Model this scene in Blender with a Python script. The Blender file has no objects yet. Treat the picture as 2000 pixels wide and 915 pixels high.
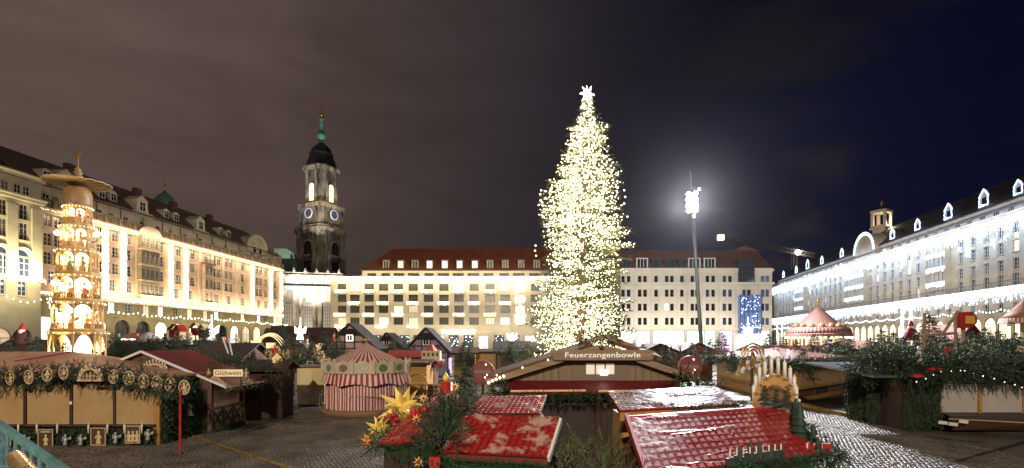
import bpy, math, random
import numpy as np
from mathutils import Vector, Matrix
from mathutils import noise as mnoise
R = random.Random(7)
NR = np.random.RandomState(5)
sc = bpy.context.scene
COL = sc.collection
PI = math.pi
# ---------------------------------------------------------------- camera
HC, HY, F = 4.0, 670.0, 1000.0
cd = bpy.data.cameras.new("camera"); cam = bpy.data.objects.new("camera", cd); COL.objects.link(cam)
cam.location = (0, 0, HC); cam.rotation_euler = (PI/2, 0, 0)
cd.sensor_width = 36; cd.lens = 18; cd.shift_y = (HY-457.5)/2000; cd.clip_start = 0.1; cd.clip_end = 3000
sc.camera = cam
sc.view_settings.view_transform = 'Standard'; sc.view_settings.look = 'None'; sc.view_settings.exposure = 0; sc.view_settings.gamma = 1
sc.render.engine = 'CYCLES'
sc.cycles.use_denoising = True
sc.cycles.max_bounces = 6; sc.cycles.diffuse_bounces = 3; sc.cycles.glossy_bounces = 3; sc.cycles.transparent_max_bounces = 16
sc.cycles.sample_clamp_indirect = 4.0; sc.cycles.caustics_reflective = False; sc.cycles.caustics_refractive = False
sc.cycles.use_light_tree = True
# ---------------------------------------------------------------- night sky (cloud lit by the town, clearing towards navy)
w = bpy.data.worlds.new("World"); sc.world = w; w.use_nodes = True
nt = w.node_tree; N = nt.nodes; L = nt.links
bg = N['Background']; bg.inputs['Strength'].default_value = 1.0
tc = N.new('ShaderNodeTexCoord'); sp = N.new('ShaderNodeSeparateXYZ'); L.new(tc.outputs['Generated'], sp.inputs[0])
mp = N.new('ShaderNodeMapping'); mp.inputs['Scale'].default_value = (1.5, 1.5, 5.5); mp.inputs['Rotation'].default_value = (0, 0.25, 0.3)
L.new(tc.outputs['Generated'], mp.inputs[0])
nz = N.new('ShaderNodeTexNoise'); nz.inputs['Scale'].default_value = 1.7; nz.inputs['Detail'].default_value = 6; nz.inputs['Roughness'].default_value = .52; nz.inputs['Distortion'].default_value = .5
L.new(mp.outputs[0], nz.inputs['Vector'])
ad = N.new('ShaderNodeMath'); ad.operation = 'MULTIPLY_ADD'; ad.inputs[1].default_value = 0.30; L.new(nz.outputs['Fac'], ad.inputs[0]); L.new(sp.outputs['X'], ad.inputs[2])
mr = N.new('ShaderNodeMapRange'); mr.inputs['From Min'].default_value = -0.62; mr.inputs['From Max'].default_value = 0.80; L.new(ad.outputs[0], mr.inputs['Value'])
cr = N.new('ShaderNodeValToRGB'); L.new(mr.outputs[0], cr.inputs[0])
e = cr.color_ramp.elements
e[0].position = 0.0; e[0].color = (.118, .077, .064, 1)
e[1].position = 1.0; e[1].color = (.0034, .0044, .0220, 1)
for p, c in ((.30, (.084, .057, .050)), (.50, (.043, .033, .035)), (.66, (.020, .0165, .025)), (.80, (.0080, .0088, .0240))):
    q = e.new(p); q.color = (*c, 1)
hz = N.new('ShaderNodeMapRange'); hz.inputs['From Min'].default_value = 0.0; hz.inputs['From Max'].default_value = 0.45; hz.inputs['To Min'].default_value = .72; hz.inputs['To Max'].default_value = 1.0
L.new(sp.outputs['Z'], hz.inputs['Value'])
mc = N.new('ShaderNodeMapRange'); mc.inputs['From Min'].default_value = .3; mc.inputs['From Max'].default_value = .7; mc.inputs['To Min'].default_value = .70; mc.inputs['To Max'].default_value = 1.30
L.new(nz.outputs['Fac'], mc.inputs['Value'])
m2 = N.new('ShaderNodeMath'); m2.operation = 'MULTIPLY'; L.new(hz.outputs[0], m2.inputs[0]); L.new(mc.outputs[0], m2.inputs[1])
vm = N.new('ShaderNodeVectorMath'); vm.operation = 'SCALE'; L.new(cr.outputs[0], vm.inputs[0]); L.new(m2.outputs[0], vm.inputs['Scale'])
# broken cloud over the clear navy part
mp2 = N.new('ShaderNodeMapping'); mp2.inputs['Scale'].default_value = (2.2, 2.2, 6.5); mp2.inputs['Rotation'].default_value = (.1, -.22, .6); L.new(tc.outputs['Generated'], mp2.inputs[0])
n2 = N.new('ShaderNodeTexNoise'); n2.inputs['Scale'].default_value = 1.5; n2.inputs['Detail'].default_value = 6; n2.inputs['Distortion'].default_value = .8; L.new(mp2.outputs[0], n2.inputs['Vector'])
c2 = N.new('ShaderNodeMapRange'); c2.interpolation_type = 'SMOOTHSTEP'; c2.inputs['From Min'].default_value = .44; c2.inputs['From Max'].default_value = .66; c2.inputs['To Max'].default_value = .85; L.new(n2.outputs['Fac'], c2.inputs['Value'])
xs = N.new('ShaderNodeMapRange'); xs.inputs['From Min'].default_value = .0; xs.inputs['From Max'].default_value = .3; L.new(sp.outputs['X'], xs.inputs['Value'])
cf_ = N.new('ShaderNodeMath'); cf_.operation = 'MULTIPLY'; L.new(c2.outputs[0], cf_.inputs[0]); L.new(xs.outputs[0], cf_.inputs[1])
mxs = N.new('ShaderNodeMix'); mxs.data_type = 'RGBA'; L.new(cf_.outputs[0], mxs.inputs[0]); L.new(vm.outputs[0], mxs.inputs[6]); mxs.inputs[7].default_value = (.0210, .0180, .0240, 1)
tz = N.new('ShaderNodeMapRange'); tz.interpolation_type = 'SMOOTHSTEP'; tz.inputs['From Min'].default_value = .12; tz.inputs['From Max'].default_value = .5; tz.inputs['To Min'].default_value = 1.0; tz.inputs['To Max'].default_value = .45; L.new(sp.outputs['Z'], tz.inputs['Value'])
tm_ = N.new('ShaderNodeMix'); tm_.data_type = 'FLOAT'; L.new(xs.outputs[0], tm_.inputs[0]); tm_.inputs[2].default_value = 1.0; L.new(tz.outputs[0], tm_.inputs[3])
vm2 = N.new('ShaderNodeVectorMath'); vm2.operation = 'SCALE'; L.new(mxs.outputs[2], vm2.inputs[0]); L.new(tm_.outputs[0], vm2.inputs['Scale'])
L.new(vm2.outputs[0], bg.inputs['Color'])

# ---------------------------------------------------------------- helpers
def P(x, y, d):
    "pixel of the photograph at depth d -> world point"
    return Vector(((x-1000)*d/F, d, HC+(HY-y)*d/F))
def PH(x, y, h):
    "pixel at known height h -> world point"
    d = (HC-h)*F/(y-HY); return Vector(((x-1000)*d/F, d, h))

def light(name, kind, loc, energy, col, target=None, **kw):
    ld = bpy.data.lights.new(name, kind); ld.energy = energy; ld.color = col
    for k, v in kw.items(): setattr(ld, k, v)
    o = bpy.data.objects.new(name, ld); COL.objects.link(o); o.location = loc
    if target is not None:
        o.rotation_euler = (Vector(target)-Vector(loc)).to_track_quat('-Z', 'Y').to_euler()
    return o
def strip_light(name, a, b, dirv, energy, col, width=.4):
    "long area lamp standing in for the bulbs of a garland from a to b, shining along dirv"
    a, b, dirv = Vector(a), Vector(b), Vector(dirv).normalized()
    ld = bpy.data.lights.new(name, 'AREA'); ld.shape = 'RECTANGLE'; ld.size = (b-a).length; ld.size_y = width; ld.energy = energy; ld.color = col
    o = bpy.data.objects.new(name, ld); COL.objects.link(o)
    x = (b-a).normalized(); z = -dirv; z = (z-x*z.dot(x)).normalized(); y = z.cross(x)
    o.matrix_world = Matrix.Translation((a+b)/2) @ Matrix((x, y, z)).transposed().to_4x4()
    return o

MATS = {}
def mat(name, col, rough=.7, metal=0., var=0., scale=6., bump=0., bscale=40., emit=None, estr=0., col2=None, spec=None, sampling=None, coat=0, stretch=None, detail=5, rvar=.1):
    if name in MATS: return MATS[name]
    m = bpy.data.materials.new(name); m.use_nodes = True; MATS[name] = m
    n = m.node_tree.nodes; l = m.node_tree.links; b = n['Principled BSDF']
    b.inputs['Base Color'].default_value = (*col, 1); b.inputs['Roughness'].default_value = rough; b.inputs['Metallic'].default_value = metal
    if spec is not None: b.inputs['Specular IOR Level'].default_value = spec
    if coat: b.inputs['Coat Weight'].default_value = coat; b.inputs['Coat Roughness'].default_value = .12
    if emit is not None:
        b.inputs['Emission Color'].default_value = (*emit, 1); b.inputs['Emission Strength'].default_value = estr
    if sampling: m.cycles.emission_sampling = sampling
    if var or bump:
        t = n.new('ShaderNodeTexCoord'); src = t.outputs['Object']
        if stretch:
            mm = n.new('ShaderNodeMapping'); mm.inputs['Scale'].default_value = stretch; l.new(src, mm.inputs[0]); src = mm.outputs[0]
    if var:
        z = n.new('ShaderNodeTexNoise'); z.inputs['Scale'].default_value = scale; z.inputs['Detail'].default_value = detail; z.inputs['Roughness'].default_value = .62
        l.new(src, z.inputs['Vector'])
        r = n.new('ShaderNodeValToRGB'); l.new(z.outputs['Fac'], r.inputs[0])
        c2 = col2 or tuple(c*(1-var) for c in col); c1 = tuple(min(1, c*(1+var*.5)) for c in col) if col2 is None else col
        r.color_ramp.elements[0].position = .36; r.color_ramp.elements[0].color = (*c2, 1)
        r.color_ramp.elements[1].position = .66; r.color_ramp.elements[1].color = (*c1, 1)
        l.new(r.outputs[0], b.inputs['Base Color'])
        rr = n.new('ShaderNodeMapRange'); rr.inputs['To Min'].default_value = min(1, rough+rvar); rr.inputs['To Max'].default_value = max(.03, rough-rvar)
        l.new(z.outputs['Fac'], rr.inputs['Value']); l.new(rr.outputs[0], b.inputs['Roughness'])
    if bump:
        z = n.new('ShaderNodeTexNoise'); z.inputs['Scale'].default_value = bscale; z.inputs['Detail'].default_value = 4
        l.new(src, z.inputs['Vector'])
        bp = n.new('ShaderNodeBump'); bp.inputs['Strength'].default_value = bump; bp.inputs['Distance'].default_value = .05
        l.new(z.outputs['Fac'], bp.inputs['Height']); l.new(bp.outputs[0], b.inputs['Normal'])
    return m
def emat(name, col, s, sampling='NONE', base=(.8, .8, .8)):
    return mat(name, base, .5, emit=col, estr=s, sampling=sampling)
def roofmat(name, col, mortar, sx, sy, var=.25, rough=.6, bump=.5):
    "tile courses too far off to pick apart: object coordinates, x along the eave, z up"
    if name in MATS: return MATS[name]
    m = mat(name, col, rough); n = m.node_tree.nodes; l = m.node_tree.links; b = n['Principled BSDF']
    t = n.new('ShaderNodeTexCoord'); s = n.new('ShaderNodeSeparateXYZ'); l.new(t.outputs['Object'], s.inputs[0])
    c = n.new('ShaderNodeCombineXYZ'); l.new(s.outputs['X'], c.inputs['X']); l.new(s.outputs['Z'], c.inputs['Y'])
    br = n.new('ShaderNodeTexBrick'); l.new(c.outputs[0], br.inputs['Vector'])
    br.inputs['Scale'].default_value = 1; br.inputs['Brick Width'].default_value = sx; br.inputs['Row Height'].default_value = sy
    br.inputs['Mortar Size'].default_value = sy*.09; br.inputs['Color1'].default_value = (*[k*(1+var) for k in col], 1)
    br.inputs['Color2'].default_value = (*[k*(1-var) for k in col], 1); br.inputs['Mortar'].default_value = (*mortar, 1)
    z = n.new('ShaderNodeTexNoise'); z.inputs['Scale'].default_value = .35; z.inputs['Detail'].default_value = 6; l.new(t.outputs['Object'], z.inputs['Vector'])
    mx = n.new('ShaderNodeMix'); mx.data_type = 'RGBA'; mx.blend_type = 'MULTIPLY'; mx.inputs[0].default_value = .6
    l.new(br.outputs['Color'], mx.inputs[6]); l.new(z.outputs['Color'], mx.inputs[7])
    mm = n.new('ShaderNodeHueSaturation'); mm.inputs['Value'].default_value = 1.45; mm.inputs['Saturation'].default_value = 1.0
    # only the brightness of the noise is wanted
    bw = n.new('ShaderNodeRGBToBW'); l.new(z.outputs['Color'], bw.inputs[0]); l.new(bw.outputs[0], mx.inputs[7])
    l.new(mx.outputs[2], mm.inputs['Color']); l.new(mm.outputs[0], b.inputs['Base Color'])
    bp = n.new('ShaderNodeBump'); bp.inputs['Strength'].default_value = bump; bp.inputs['Distance'].default_value = .04
    l.new(br.outputs['Fac'], bp.inputs['Height']); bp.invert = True; l.new(bp.outputs[0], b.inputs['Normal'])
    return m

def mesh_np(name, V, Fc, mats, parent=None, smooth=False, mi=None):
    "V n x 3, Fc m x 3 (or 4)"
    me = bpy.data.meshes.new(name); k = Fc.shape[1]
    me.vertices.add(len(V)); me.vertices.foreach_set('co', np.ascontiguousarray(V, dtype=np.float32).ravel())
    me.loops.add(Fc.size); me.loops.foreach_set('vertex_index', np.ascontiguousarray(Fc, dtype=np.int32).ravel())
    me.polygons.add(len(Fc)); me.polygons.foreach_set('loop_start', np.arange(0, Fc.size, k, dtype=np.int32))
    if mi is not None: me.polygons.foreach_set('material_index', np.ascontiguousarray(mi, dtype=np.int32))
    if smooth: me.polygons.foreach_set('use_smooth', np.ones(len(Fc), dtype=bool))
    me.update(calc_edges=True)
    for m in (mats if isinstance(mats, (list, tuple)) else [mats]): me.materials.append(m)
    return link(name, me, parent)
def link(name, me, parent=None):
    o = bpy.data.objects.new(name, me); COL.objects.link(o)
    if parent is not None: o.parent = parent
    return o
def inv_of(root):
    return (Matrix.Translation(root.location) @ root.rotation_euler.to_matrix().to_4x4()).inverted()

class MB:
    def __init__(s): s.v = []; s.f = []; s.m = []
    def add(s, vs, fs, mi=0):
        n = len(s.v); s.v += [tuple(v) for v in vs]; s.f += [tuple(i+n for i in f) for f in fs]; s.m += [mi]*len(fs); return s
    def box(s, x0, x1, y0, y1, z0, z1, mi=0, M=None):
        vs = [(x, y, z) for z in (z0, z1) for x, y in ((x0, y0), (x1, y0), (x1, y1), (x0, y1))]
        if M is not None: vs = [M @ Vector(v) for v in vs]
        return s.add(vs, [(3, 2, 1, 0), (4, 5, 6, 7), (0, 1, 5, 4), (1, 2, 6, 5), (2, 3, 7, 6), (3, 0, 4, 7)], mi)
    def beam(s, a, b, w, h, mi=0, up=(0, 0, 1)):
        "rectangular bar from a to b"
        a, b = Vector(a), Vector(b); d = (b-a).normalized(); u = Vector(up); x = d.cross(u)
        if x.length < 1e-4: x = d.cross(Vector((1, 0, 0)))
        x.normalize(); z = x.cross(d)
        vs = [p+x*sx*w/2+z*sz*h/2 for p in (a, b) for sx, sz in ((-1, -1), (1, -1), (1, 1), (-1, 1))]
        return s.add(vs, [(0, 1, 2, 3), (7, 6, 5, 4), (4, 5, 1, 0), (5, 6, 2, 1), (6, 7, 3, 2), (7, 4, 0, 3)], mi)
    def tube(s, pts, r, n=8, mi=0, cap=True):
        pts = [Vector(p) for p in pts]; rs = r if isinstance(r, (list, tuple)) else [r]*len(pts); base = len(s.v); vs = []
        px = None
        for i, p in enumerate(pts):
            d = (pts[min(i+1, len(pts)-1)]-pts[max(i-1, 0)]).normalized()
            x = d.cross(Vector((0, 0, 1))) if px is None else px-d*px.dot(d)
            if x.length < 1e-3: x = d.cross(Vector((1, 0, 0)))
            x.normalize(); px = x; y = d.cross(x)
            vs += [p+(x*math.cos(2*PI*k/n)+y*math.sin(2*PI*k/n))*rs[i] for k in range(n)]
        fs = []
        for i in range(len(pts)-1):
            for k in range(n): fs.append((i*n+k, i*n+(k+1) % n, (i+1)*n+(k+1) % n, (i+1)*n+k))
        if cap: fs.append(tuple(range(n-1, -1, -1))); fs.append(tuple((len(pts)-1)*n+k for k in range(n)))
        return s.add(vs, fs, mi)
    def lathe(s, prof, n=16, c=(0, 0, 0), mi=0, a0=0., M=None, cap=True):
        c = Vector(c); vs = []
        for r, z in prof:
            for k in range(n):
                a = a0+2*PI*k/n; v = Vector((r*math.cos(a), r*math.sin(a), z)); vs.append((M @ v if M is not None else v)+c)
        fs = [(i*n+k, i*n+(k+1) % n, (i+1)*n+(k+1) % n, (i+1)*n+k) for i in range(len(prof)-1) for k in range(n)]
        if cap: fs.append(tuple(range(n-1, -1, -1))); fs.append(tuple((len(prof)-1)*n+k for k in range(n)))
        return s.add(vs, fs, mi)
    def prism(s, poly, y0, y1, mi=0, M=None):
        "polygon in x,z (counter-clockwise seen from -y) pushed from y0 to y1"
        n = len(poly); vs = [(x, y0, z) for x, z in poly]+[(x, y1, z) for x, z in poly]
        if M is not None: vs = [M @ Vector(v) for v in vs]
        return s.add(vs, [tuple(range(n)), tuple(range(2*n-1, n-1, -1))]+[(i, i+n, (i+1) % n+n, (i+1) % n) for i in range(n)], mi)
    def quad(s, a, b, c, d, mi=0): return s.add([a, b, c, d], [(0, 1, 2, 3)], mi)
    def ball(s, c, r, n=10, m=6, mi=0, sz=1.):
        c = Vector(c); pr = [(max(1e-4, r*math.sin(PI*i/m)), -r*sz*math.cos(PI*i/m)) for i in range(m+1)]
        return s.lathe(pr, n, c, mi, cap=False)
    def grid(s, fn, nu, nv, mi=0):
        vs = [fn(i/nu, j/nv) for j in range(nv+1) for i in range(nu+1)]
        return s.add(vs, [(j*(nu+1)+i, j*(nu+1)+i+1, (j+1)*(nu+1)+i+1, (j+1)*(nu+1)+i) for j in range(nv) for i in range(nu)], mi)
    def slab(s, a, b, c, d, t, mi=0):
        "quad a b c d given thickness t below its normal"
        a, b, c, d = map(Vector, (a, b, c, d)); n = (b-a).cross(d-a).normalized()*t
        return s.add([a, b, c, d, a-n, b-n, c-n, d-n], [(0, 1, 2, 3), (7, 6, 5, 4), (1, 0, 4, 5), (2, 1, 5, 6), (3, 2, 6, 7), (0, 3, 7, 4)], mi)
    def mesh(s, name, mats, smooth=False):
        me = bpy.data.meshes.new(name); me.from_pydata(s.v, [], s.f)
        for m in (mats if isinstance(mats, (list, tuple)) else [mats]): me.materials.append(m)
        me.polygons.foreach_set('material_index', s.m)
        if smooth: me.polygons.foreach_set('use_smooth', [True]*len(s.f))
        me.update(); return me
    def build(s, name, mats, parent=None, smooth=False, world=False):
        if world and parent is not None:
            I = inv_of(parent); s.v = [tuple(I @ Vector(v)) for v in s.v]
        elif world:
            pass
        return link(name, s.mesh(name, mats, smooth), parent)

def tag(o, label=None, cat=None, group=None, kind=None):
    if label: o['label'] = label
    if cat: o['category'] = cat
    if group: o['group'] = group
    if kind: o['kind'] = kind
    return o
def thing(name, label, cat, loc=(0, 0, 0), rz=0, group=None):
    o = bpy.data.objects.new(name, None); COL.objects.link(o); o.location = loc; o.rotation_euler = (0, 0, rz); o.empty_display_size = .5
    return tag(o, label, cat, group)
def copy_tree(o, loc=None, rz=None, scale=None, label=None, parent=None):
    c = o.copy(); COL.objects.link(c)
    if parent is not None: c.parent = parent
    for ch in list(o.children): copy_tree(ch, parent=c)
    if loc is not None: c.location = loc
    if rz is not None: c.rotation_euler = (0, 0, rz)
    if scale is not None: c.scale = (scale,)*3 if not isinstance(scale, (tuple, list)) else scale
    if label: c['label'] = label
    return c
ORD = ('first', 'second', 'third', 'fourth', 'fifth', 'sixth', 'seventh', 'eighth', 'ninth', 'tenth', 'eleventh', 'twelfth', 'thirteenth', 'fourteenth', 'fifteenth', 'sixteenth', 'seventeenth', 'eighteenth', 'nineteenth', 'twentieth')

# small light bulbs as one mesh (octahedra)
OV = np.array([(1, 0, 0), (-1, 0, 0), (0, 1, 0), (0, -1, 0), (0, 0, 1), (0, 0, -1)], float)
OF = np.array([(0, 2, 4), (2, 1, 4), (1, 3, 4), (3, 0, 4), (2, 0, 5), (1, 2, 5), (3, 1, 5), (0, 3, 5)])
def bulbs(name, pts, r, m, parent=None, world=False, stuff=True):
    pts = np.array([tuple(p) for p in pts], float)
    if world and parent is not None:
        I = np.array(inv_of(parent)); pts = pts @ I[:3, :3].T+I[:3, 3]
    rr = (np.asarray(r, float)*np.ones(len(pts)))[:, None, None]
    V = (pts[:, None, :]+OV[None]*rr).reshape(-1, 3)
    Fc = (OF[None]+(np.arange(len(pts))*6)[:, None, None]).reshape(-1, 3)
    o = mesh_np(name, V, Fc, m, parent)
    if stuff: o['kind'] = 'stuff'
    return o

# fir: a sprig is a twig along +x with needles round it
def sprig_tpl(n=22, ln=.22, wd=.018, seed=1, droop=.0):
    r = np.random.RandomState(seed); V = []; Fc = []
    def tri(a, b, c):
        k = len(V); V.extend([a, b, c]); Fc.append((k, k+1, k+2))
    for i in range(n):
        t = (i+.5)/n; a = r.rand()*2*PI; o = np.array((0, math.cos(a), math.sin(a)))
        d = np.array((.75, 0, 0))+o*.8; d /= np.linalg.norm(d); l = ln*(1.05-.45*t)*(.8+.4*r.rand()); p = np.array((t, 0, -droop*t*t))
        s = np.cross(d, r.randn(3)); s /= np.linalg.norm(s); s *= wd
        tri(p-s, p+s, p+d*l)
    s = .012
    tri(np.array((0, -s, 0)), np.array((0, s, 0)), np.array((1.05, 0, -droop)))
    tri(np.array((0, 0, -s)), np.array((0, 0, s)), np.array((1.05, 0, -droop)))
    return np.array(V), np.array(Fc)
TPL = sprig_tpl(22, .26, .034); TPLD = sprig_tpl(44, .17, .017, 3); TPLC = sprig_tpl(16, .34, .05, 4)
def frame(d, up=None):
    "3x3 whose x axis is d"
    d = np.asarray(d, float); d = d/np.linalg.norm(d); u = np.array((0, 0, 1.)) if up is None else np.asarray(up, float)
    y = np.cross(u, d); ny = np.linalg.norm(y)
    y = np.array((0, 1., 0)) if ny < 1e-4 else y/ny
    return np.stack([d, y, np.cross(d, y)], 1)
def scatter(tpl, items):
    "items: (position, direction, scale)"
    V, Fc = tpl; A = np.stack([frame(d)*s for p, d, s in items]); T = np.array([tuple(p) for p, d, s in items], float)
    W = np.einsum('nij,vj->nvi', A, V)+T[:, None, :]
    return W.reshape(-1, 3), (Fc[None]+(np.arange(len(items))*len(V))[:, None, None]).reshape(-1, 3)
def sprigs(name, items, m, parent=None, tpl=None, world=False):
    V, Fc = scatter(tpl or TPL, items)
    if world and parent is not None:
        I = np.array(inv_of(parent)); V = V @ I[:3, :3].T+I[:3, 3]
    mi = (NR.rand(len(items)) < .35).astype(int) if isinstance(m, (list, tuple)) and len(m) > 1 else np.zeros(len(items), int)
    return mesh_np(name, V, Fc, m, parent, mi=np.repeat(mi, len((tpl or TPL)[1])))
def fir_items(h, r, whorls, per, z0=.12, seed=1, sc_=.3, droop=.25, shape=None):
    q = random.Random(seed); it = []; br = []
    for i in range(whorls):
        t = i/(whorls-1); z = h*(z0+(1-z0)*t**.9); rad = (shape(t) if shape else r*(1-t)**.85)+.02*h*(1-t)
        for k in range(per if t < .85 else max(3, per-2)):
            a = 2*PI*(k/per)+i*1.3+q.uniform(-.4, .4); ln = rad*q.uniform(.72, 1.12); zz = z+q.uniform(-.03, .03)*h
            dr = q.uniform(.5, 1.2)*droop; d = Vector((math.cos(a), math.sin(a), 0)); ns = max(2, int(ln/(sc_*.38)))
            br.append(((0, 0, zz+.03*h), d, ln, dr))
            for j in range(ns):
                s = (j+.6)/ns; p = d*ln*s+Vector((0, 0, zz-dr*ln*s*s+.12*ln*s))
                side = 1 if j % 2 else -1; b = a+side*q.uniform(.35, .95)
                it.append((p, (math.cos(b), math.sin(b), q.uniform(-.35, .25)), sc_*q.uniform(.7, 1.15)*(1.05-.3*s)))
                if j % 2: it.append((p, (math.cos(a+q.uniform(-.3, .3)), math.sin(a), q.uniform(-.2, .5)), sc_*q.uniform(.6, 1.)))
    for k in range(5): it.append((Vector((0, 0, h*(.93+.015*k))), (q.uniform(-.3, .3), q.uniform(-.3, .3), 1), sc_*.8))
    return it, br
def garland_items(pts, rad, per_m, sc_=.22, seed=1, down=0., outw=(0, 0, 0)):
    q = random.Random(seed); it = []; pts = [Vector(p) for p in pts]
    for a, b in zip(pts, pts[1:]):
        n = max(2, int((b-a).length*per_m)); d = (b-a).normalized()
        for i in range(n):
            p = a.lerp(b, q.random()); o = Vector((q.gauss(0, 1), q.gauss(0, 1), q.gauss(0, 1)))
            o = o-d*o.dot(d)*.6; o.normalize(); o = o+Vector(outw)*.7-Vector((0, 0, down))
            it.append((p+o*rad*q.uniform(0, .75), o+d*q.uniform(-.5, .5), sc_*q.uniform(.7, 1.2)))
    return it
FIR = [mat('fir_dark', (.030, .056, .026), .6, var=.35, scale=3), mat('fir_light', (.065, .105, .050), .6, var=.3, scale=3)]
FIRB = [mat('fir_blue', (.050, .078, .060), .6, var=.35, scale=3), mat('fir_pale', (.095, .135, .095), .6, var=.3, scale=3)]
BARK = mat('bark', (.10, .065, .04), .85, var=.4, scale=12, bump=.5)
# ================================================================ the setting
# square: one sheet to the horizon (the cobbles near the camera are laid further down)
def ground_mat():
    m = mat('paving', (.07, .06, .052), .5); n = m.node_tree.nodes; l = m.node_tree.links; b = n['Principled BSDF']
    t = n.new('ShaderNodeTexCoord'); v = n.new('ShaderNodeTexVoronoi'); v.feature = 'DISTANCE_TO_EDGE'; v.inputs['Scale'].default_value = 6; l.new(t.outputs['Object'], v.inputs['Vector'])
    z = n.new('ShaderNodeTexNoise'); z.inputs['Scale'].default_value = .5; z.inputs['Detail'].default_value = 7; l.new(t.outputs['Object'], z.inputs['Vector'])
    r = n.new('ShaderNodeValToRGB'); l.new(z.outputs['Fac'], r.inputs[0])
    r.color_ramp.elements[0].position = .35; r.color_ramp.elements[0].color = (.05, .043, .038, 1); r.color_ramp.elements[1].position = .68; r.color_ramp.elements[1].color = (.13, .115, .10, 1)
    l.new(r.outputs[0], b.inputs['Base Color'])
    rr = n.new('ShaderNodeMapRange'); rr.inputs['From Min'].default_value = .35; rr.inputs['From Max'].default_value = .7; rr.inputs['To Min'].default_value = .16; rr.inputs['To Max'].default_value = .70
    l.new(z.outputs['Fac'], rr.inputs['Value']); l.new(rr.outputs[0], b.inputs['Roughness'])
    bp = n.new('ShaderNodeBump'); bp.inputs['Strength'].default_value = .6; bp.inputs['Distance'].default_value = .02; l.new(v.outputs['Distance'], bp.inputs['Height']); l.new(bp.outputs[0], b.inputs['Normal'])
    return m
PAV = ground_mat()
ground = MB().quad((-1500, -300, 0), (1500, -300, 0), (1500, 2500, 0), (-1500, 2500, 0)).build('square_paving', PAV); tag(ground, kind='structure')

GLASS = mat('window_glass', (.012, .014, .018), .08, spec=.8)
GLASSB = mat('window_glass_blue', (.02, .03, .05), .1, spec=.8, emit=(.2, .3, .9), estr=.10, sampling='NONE')
WFRAME = mat('window_frame', (.55, .52, .46), .5)
WFRAMED = mat('window_frame_dark', (.05, .045, .04), .5)
LIT = [emat('lit_warm', (1, .72, .34), 1.6), emat('lit_white', (1, .93, .8), 2.2), emat('lit_cyan', (.3, .8, 1), 1.2), emat('lit_violet', (.75, .5, 1), 1.1), emat('lit_dim', (1, .62, .3), .45)]
GOLDL = emat('garland_warm', (1, .80, .46), 7)
WHITEL = emat('garland_cool', (.50, .70, 1), 3.6)
WMESH = {}
def win_mesh(w_, h_, nx, ny, glass, frame, fw=.09, arch=False):
    k = (round(w_, 2), round(h_, 2), nx, ny, glass.name, frame.name, arch)
    if k in WMESH: return WMESH[k]
    b = MB(); a, c = w_/2, h_/2
    if arch:
        pts = [(-a, -c), (a, -c)]+[(a*math.cos(t*PI/10), c-a+a*math.sin(t*PI/10)) for t in range(11)]
        b.add([(x, 0, z) for x, z in pts], [tuple(range(len(pts)))], 1)
        for i in range(11):
            p, q = pts[1+i], pts[2+i] if i < 10 else pts[-1]
            if i < 10: b.beam((pts[2+i][0], -.05, pts[2+i][1]), (pts[3+i][0] if i+3 < len(pts) else -a, -.05, pts[3+i][1] if i+3 < len(pts) else c-a), fw*1.3, .1, 0, up=(0, 1, 0))
        b.box(-a, -a+fw, -.1, 0, -c, c-a); b.box(a-fw, a, -.1, 0, -c, c-a); b.box(-a+fw, a-fw, -.1, 0, -c, -c+fw)
        top = c-a
        b.box(-a+fw, a-fw, -.08, -.005, top-fw/2, top+fw/2)
    else:
        b.add([(-a, 0, -c), (a, 0, -c), (a, 0, c), (-a, 0, c)], [(0, 1, 2, 3)], 1)
        b.box(-a, -a+fw, -.1, -.003, -c, c); b.box(a-fw, a, -.1, -.003, -c, c); b.box(-a+fw, a-fw, -.1, -.003, c-fw, c); b.box(-a+fw, a-fw, -.1, -.003, -c, -c+fw)
        top = c-fw
    for i in range(1, nx): x = -a+w_*i/nx; b.box(x-fw*.4, x+fw*.4, -.075, -.004, -c+fw, top)
    for j in range(1, ny): z = -c+h_*j/ny; b.box(-a+fw, a-fw, -.06, -.006, z-fw*.28, z+fw*.28)
    WMESH[k] = b.mesh('window', [frame, glass]); return WMESH[k]
GLASSC = mat('window_glass_curtained', (.13, .12, .105), .3, spec=.6); GLASSD = mat('window_glass_blind', (.045, .042, .04), .2, spec=.7)
def window(par, u, v, w_, h_, nx=2, ny=3, glass=None, frame=None, dep=.2, name='window', arch=False, y=0):
    o = link(name, win_mesh(w_, h_, nx, ny, glass or R.choice((GLASS, GLASS, GLASSD, GLASSD, GLASSC)), frame or WFRAME, arch=arch), par); o.location = (u, y+dep, v); return o
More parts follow.
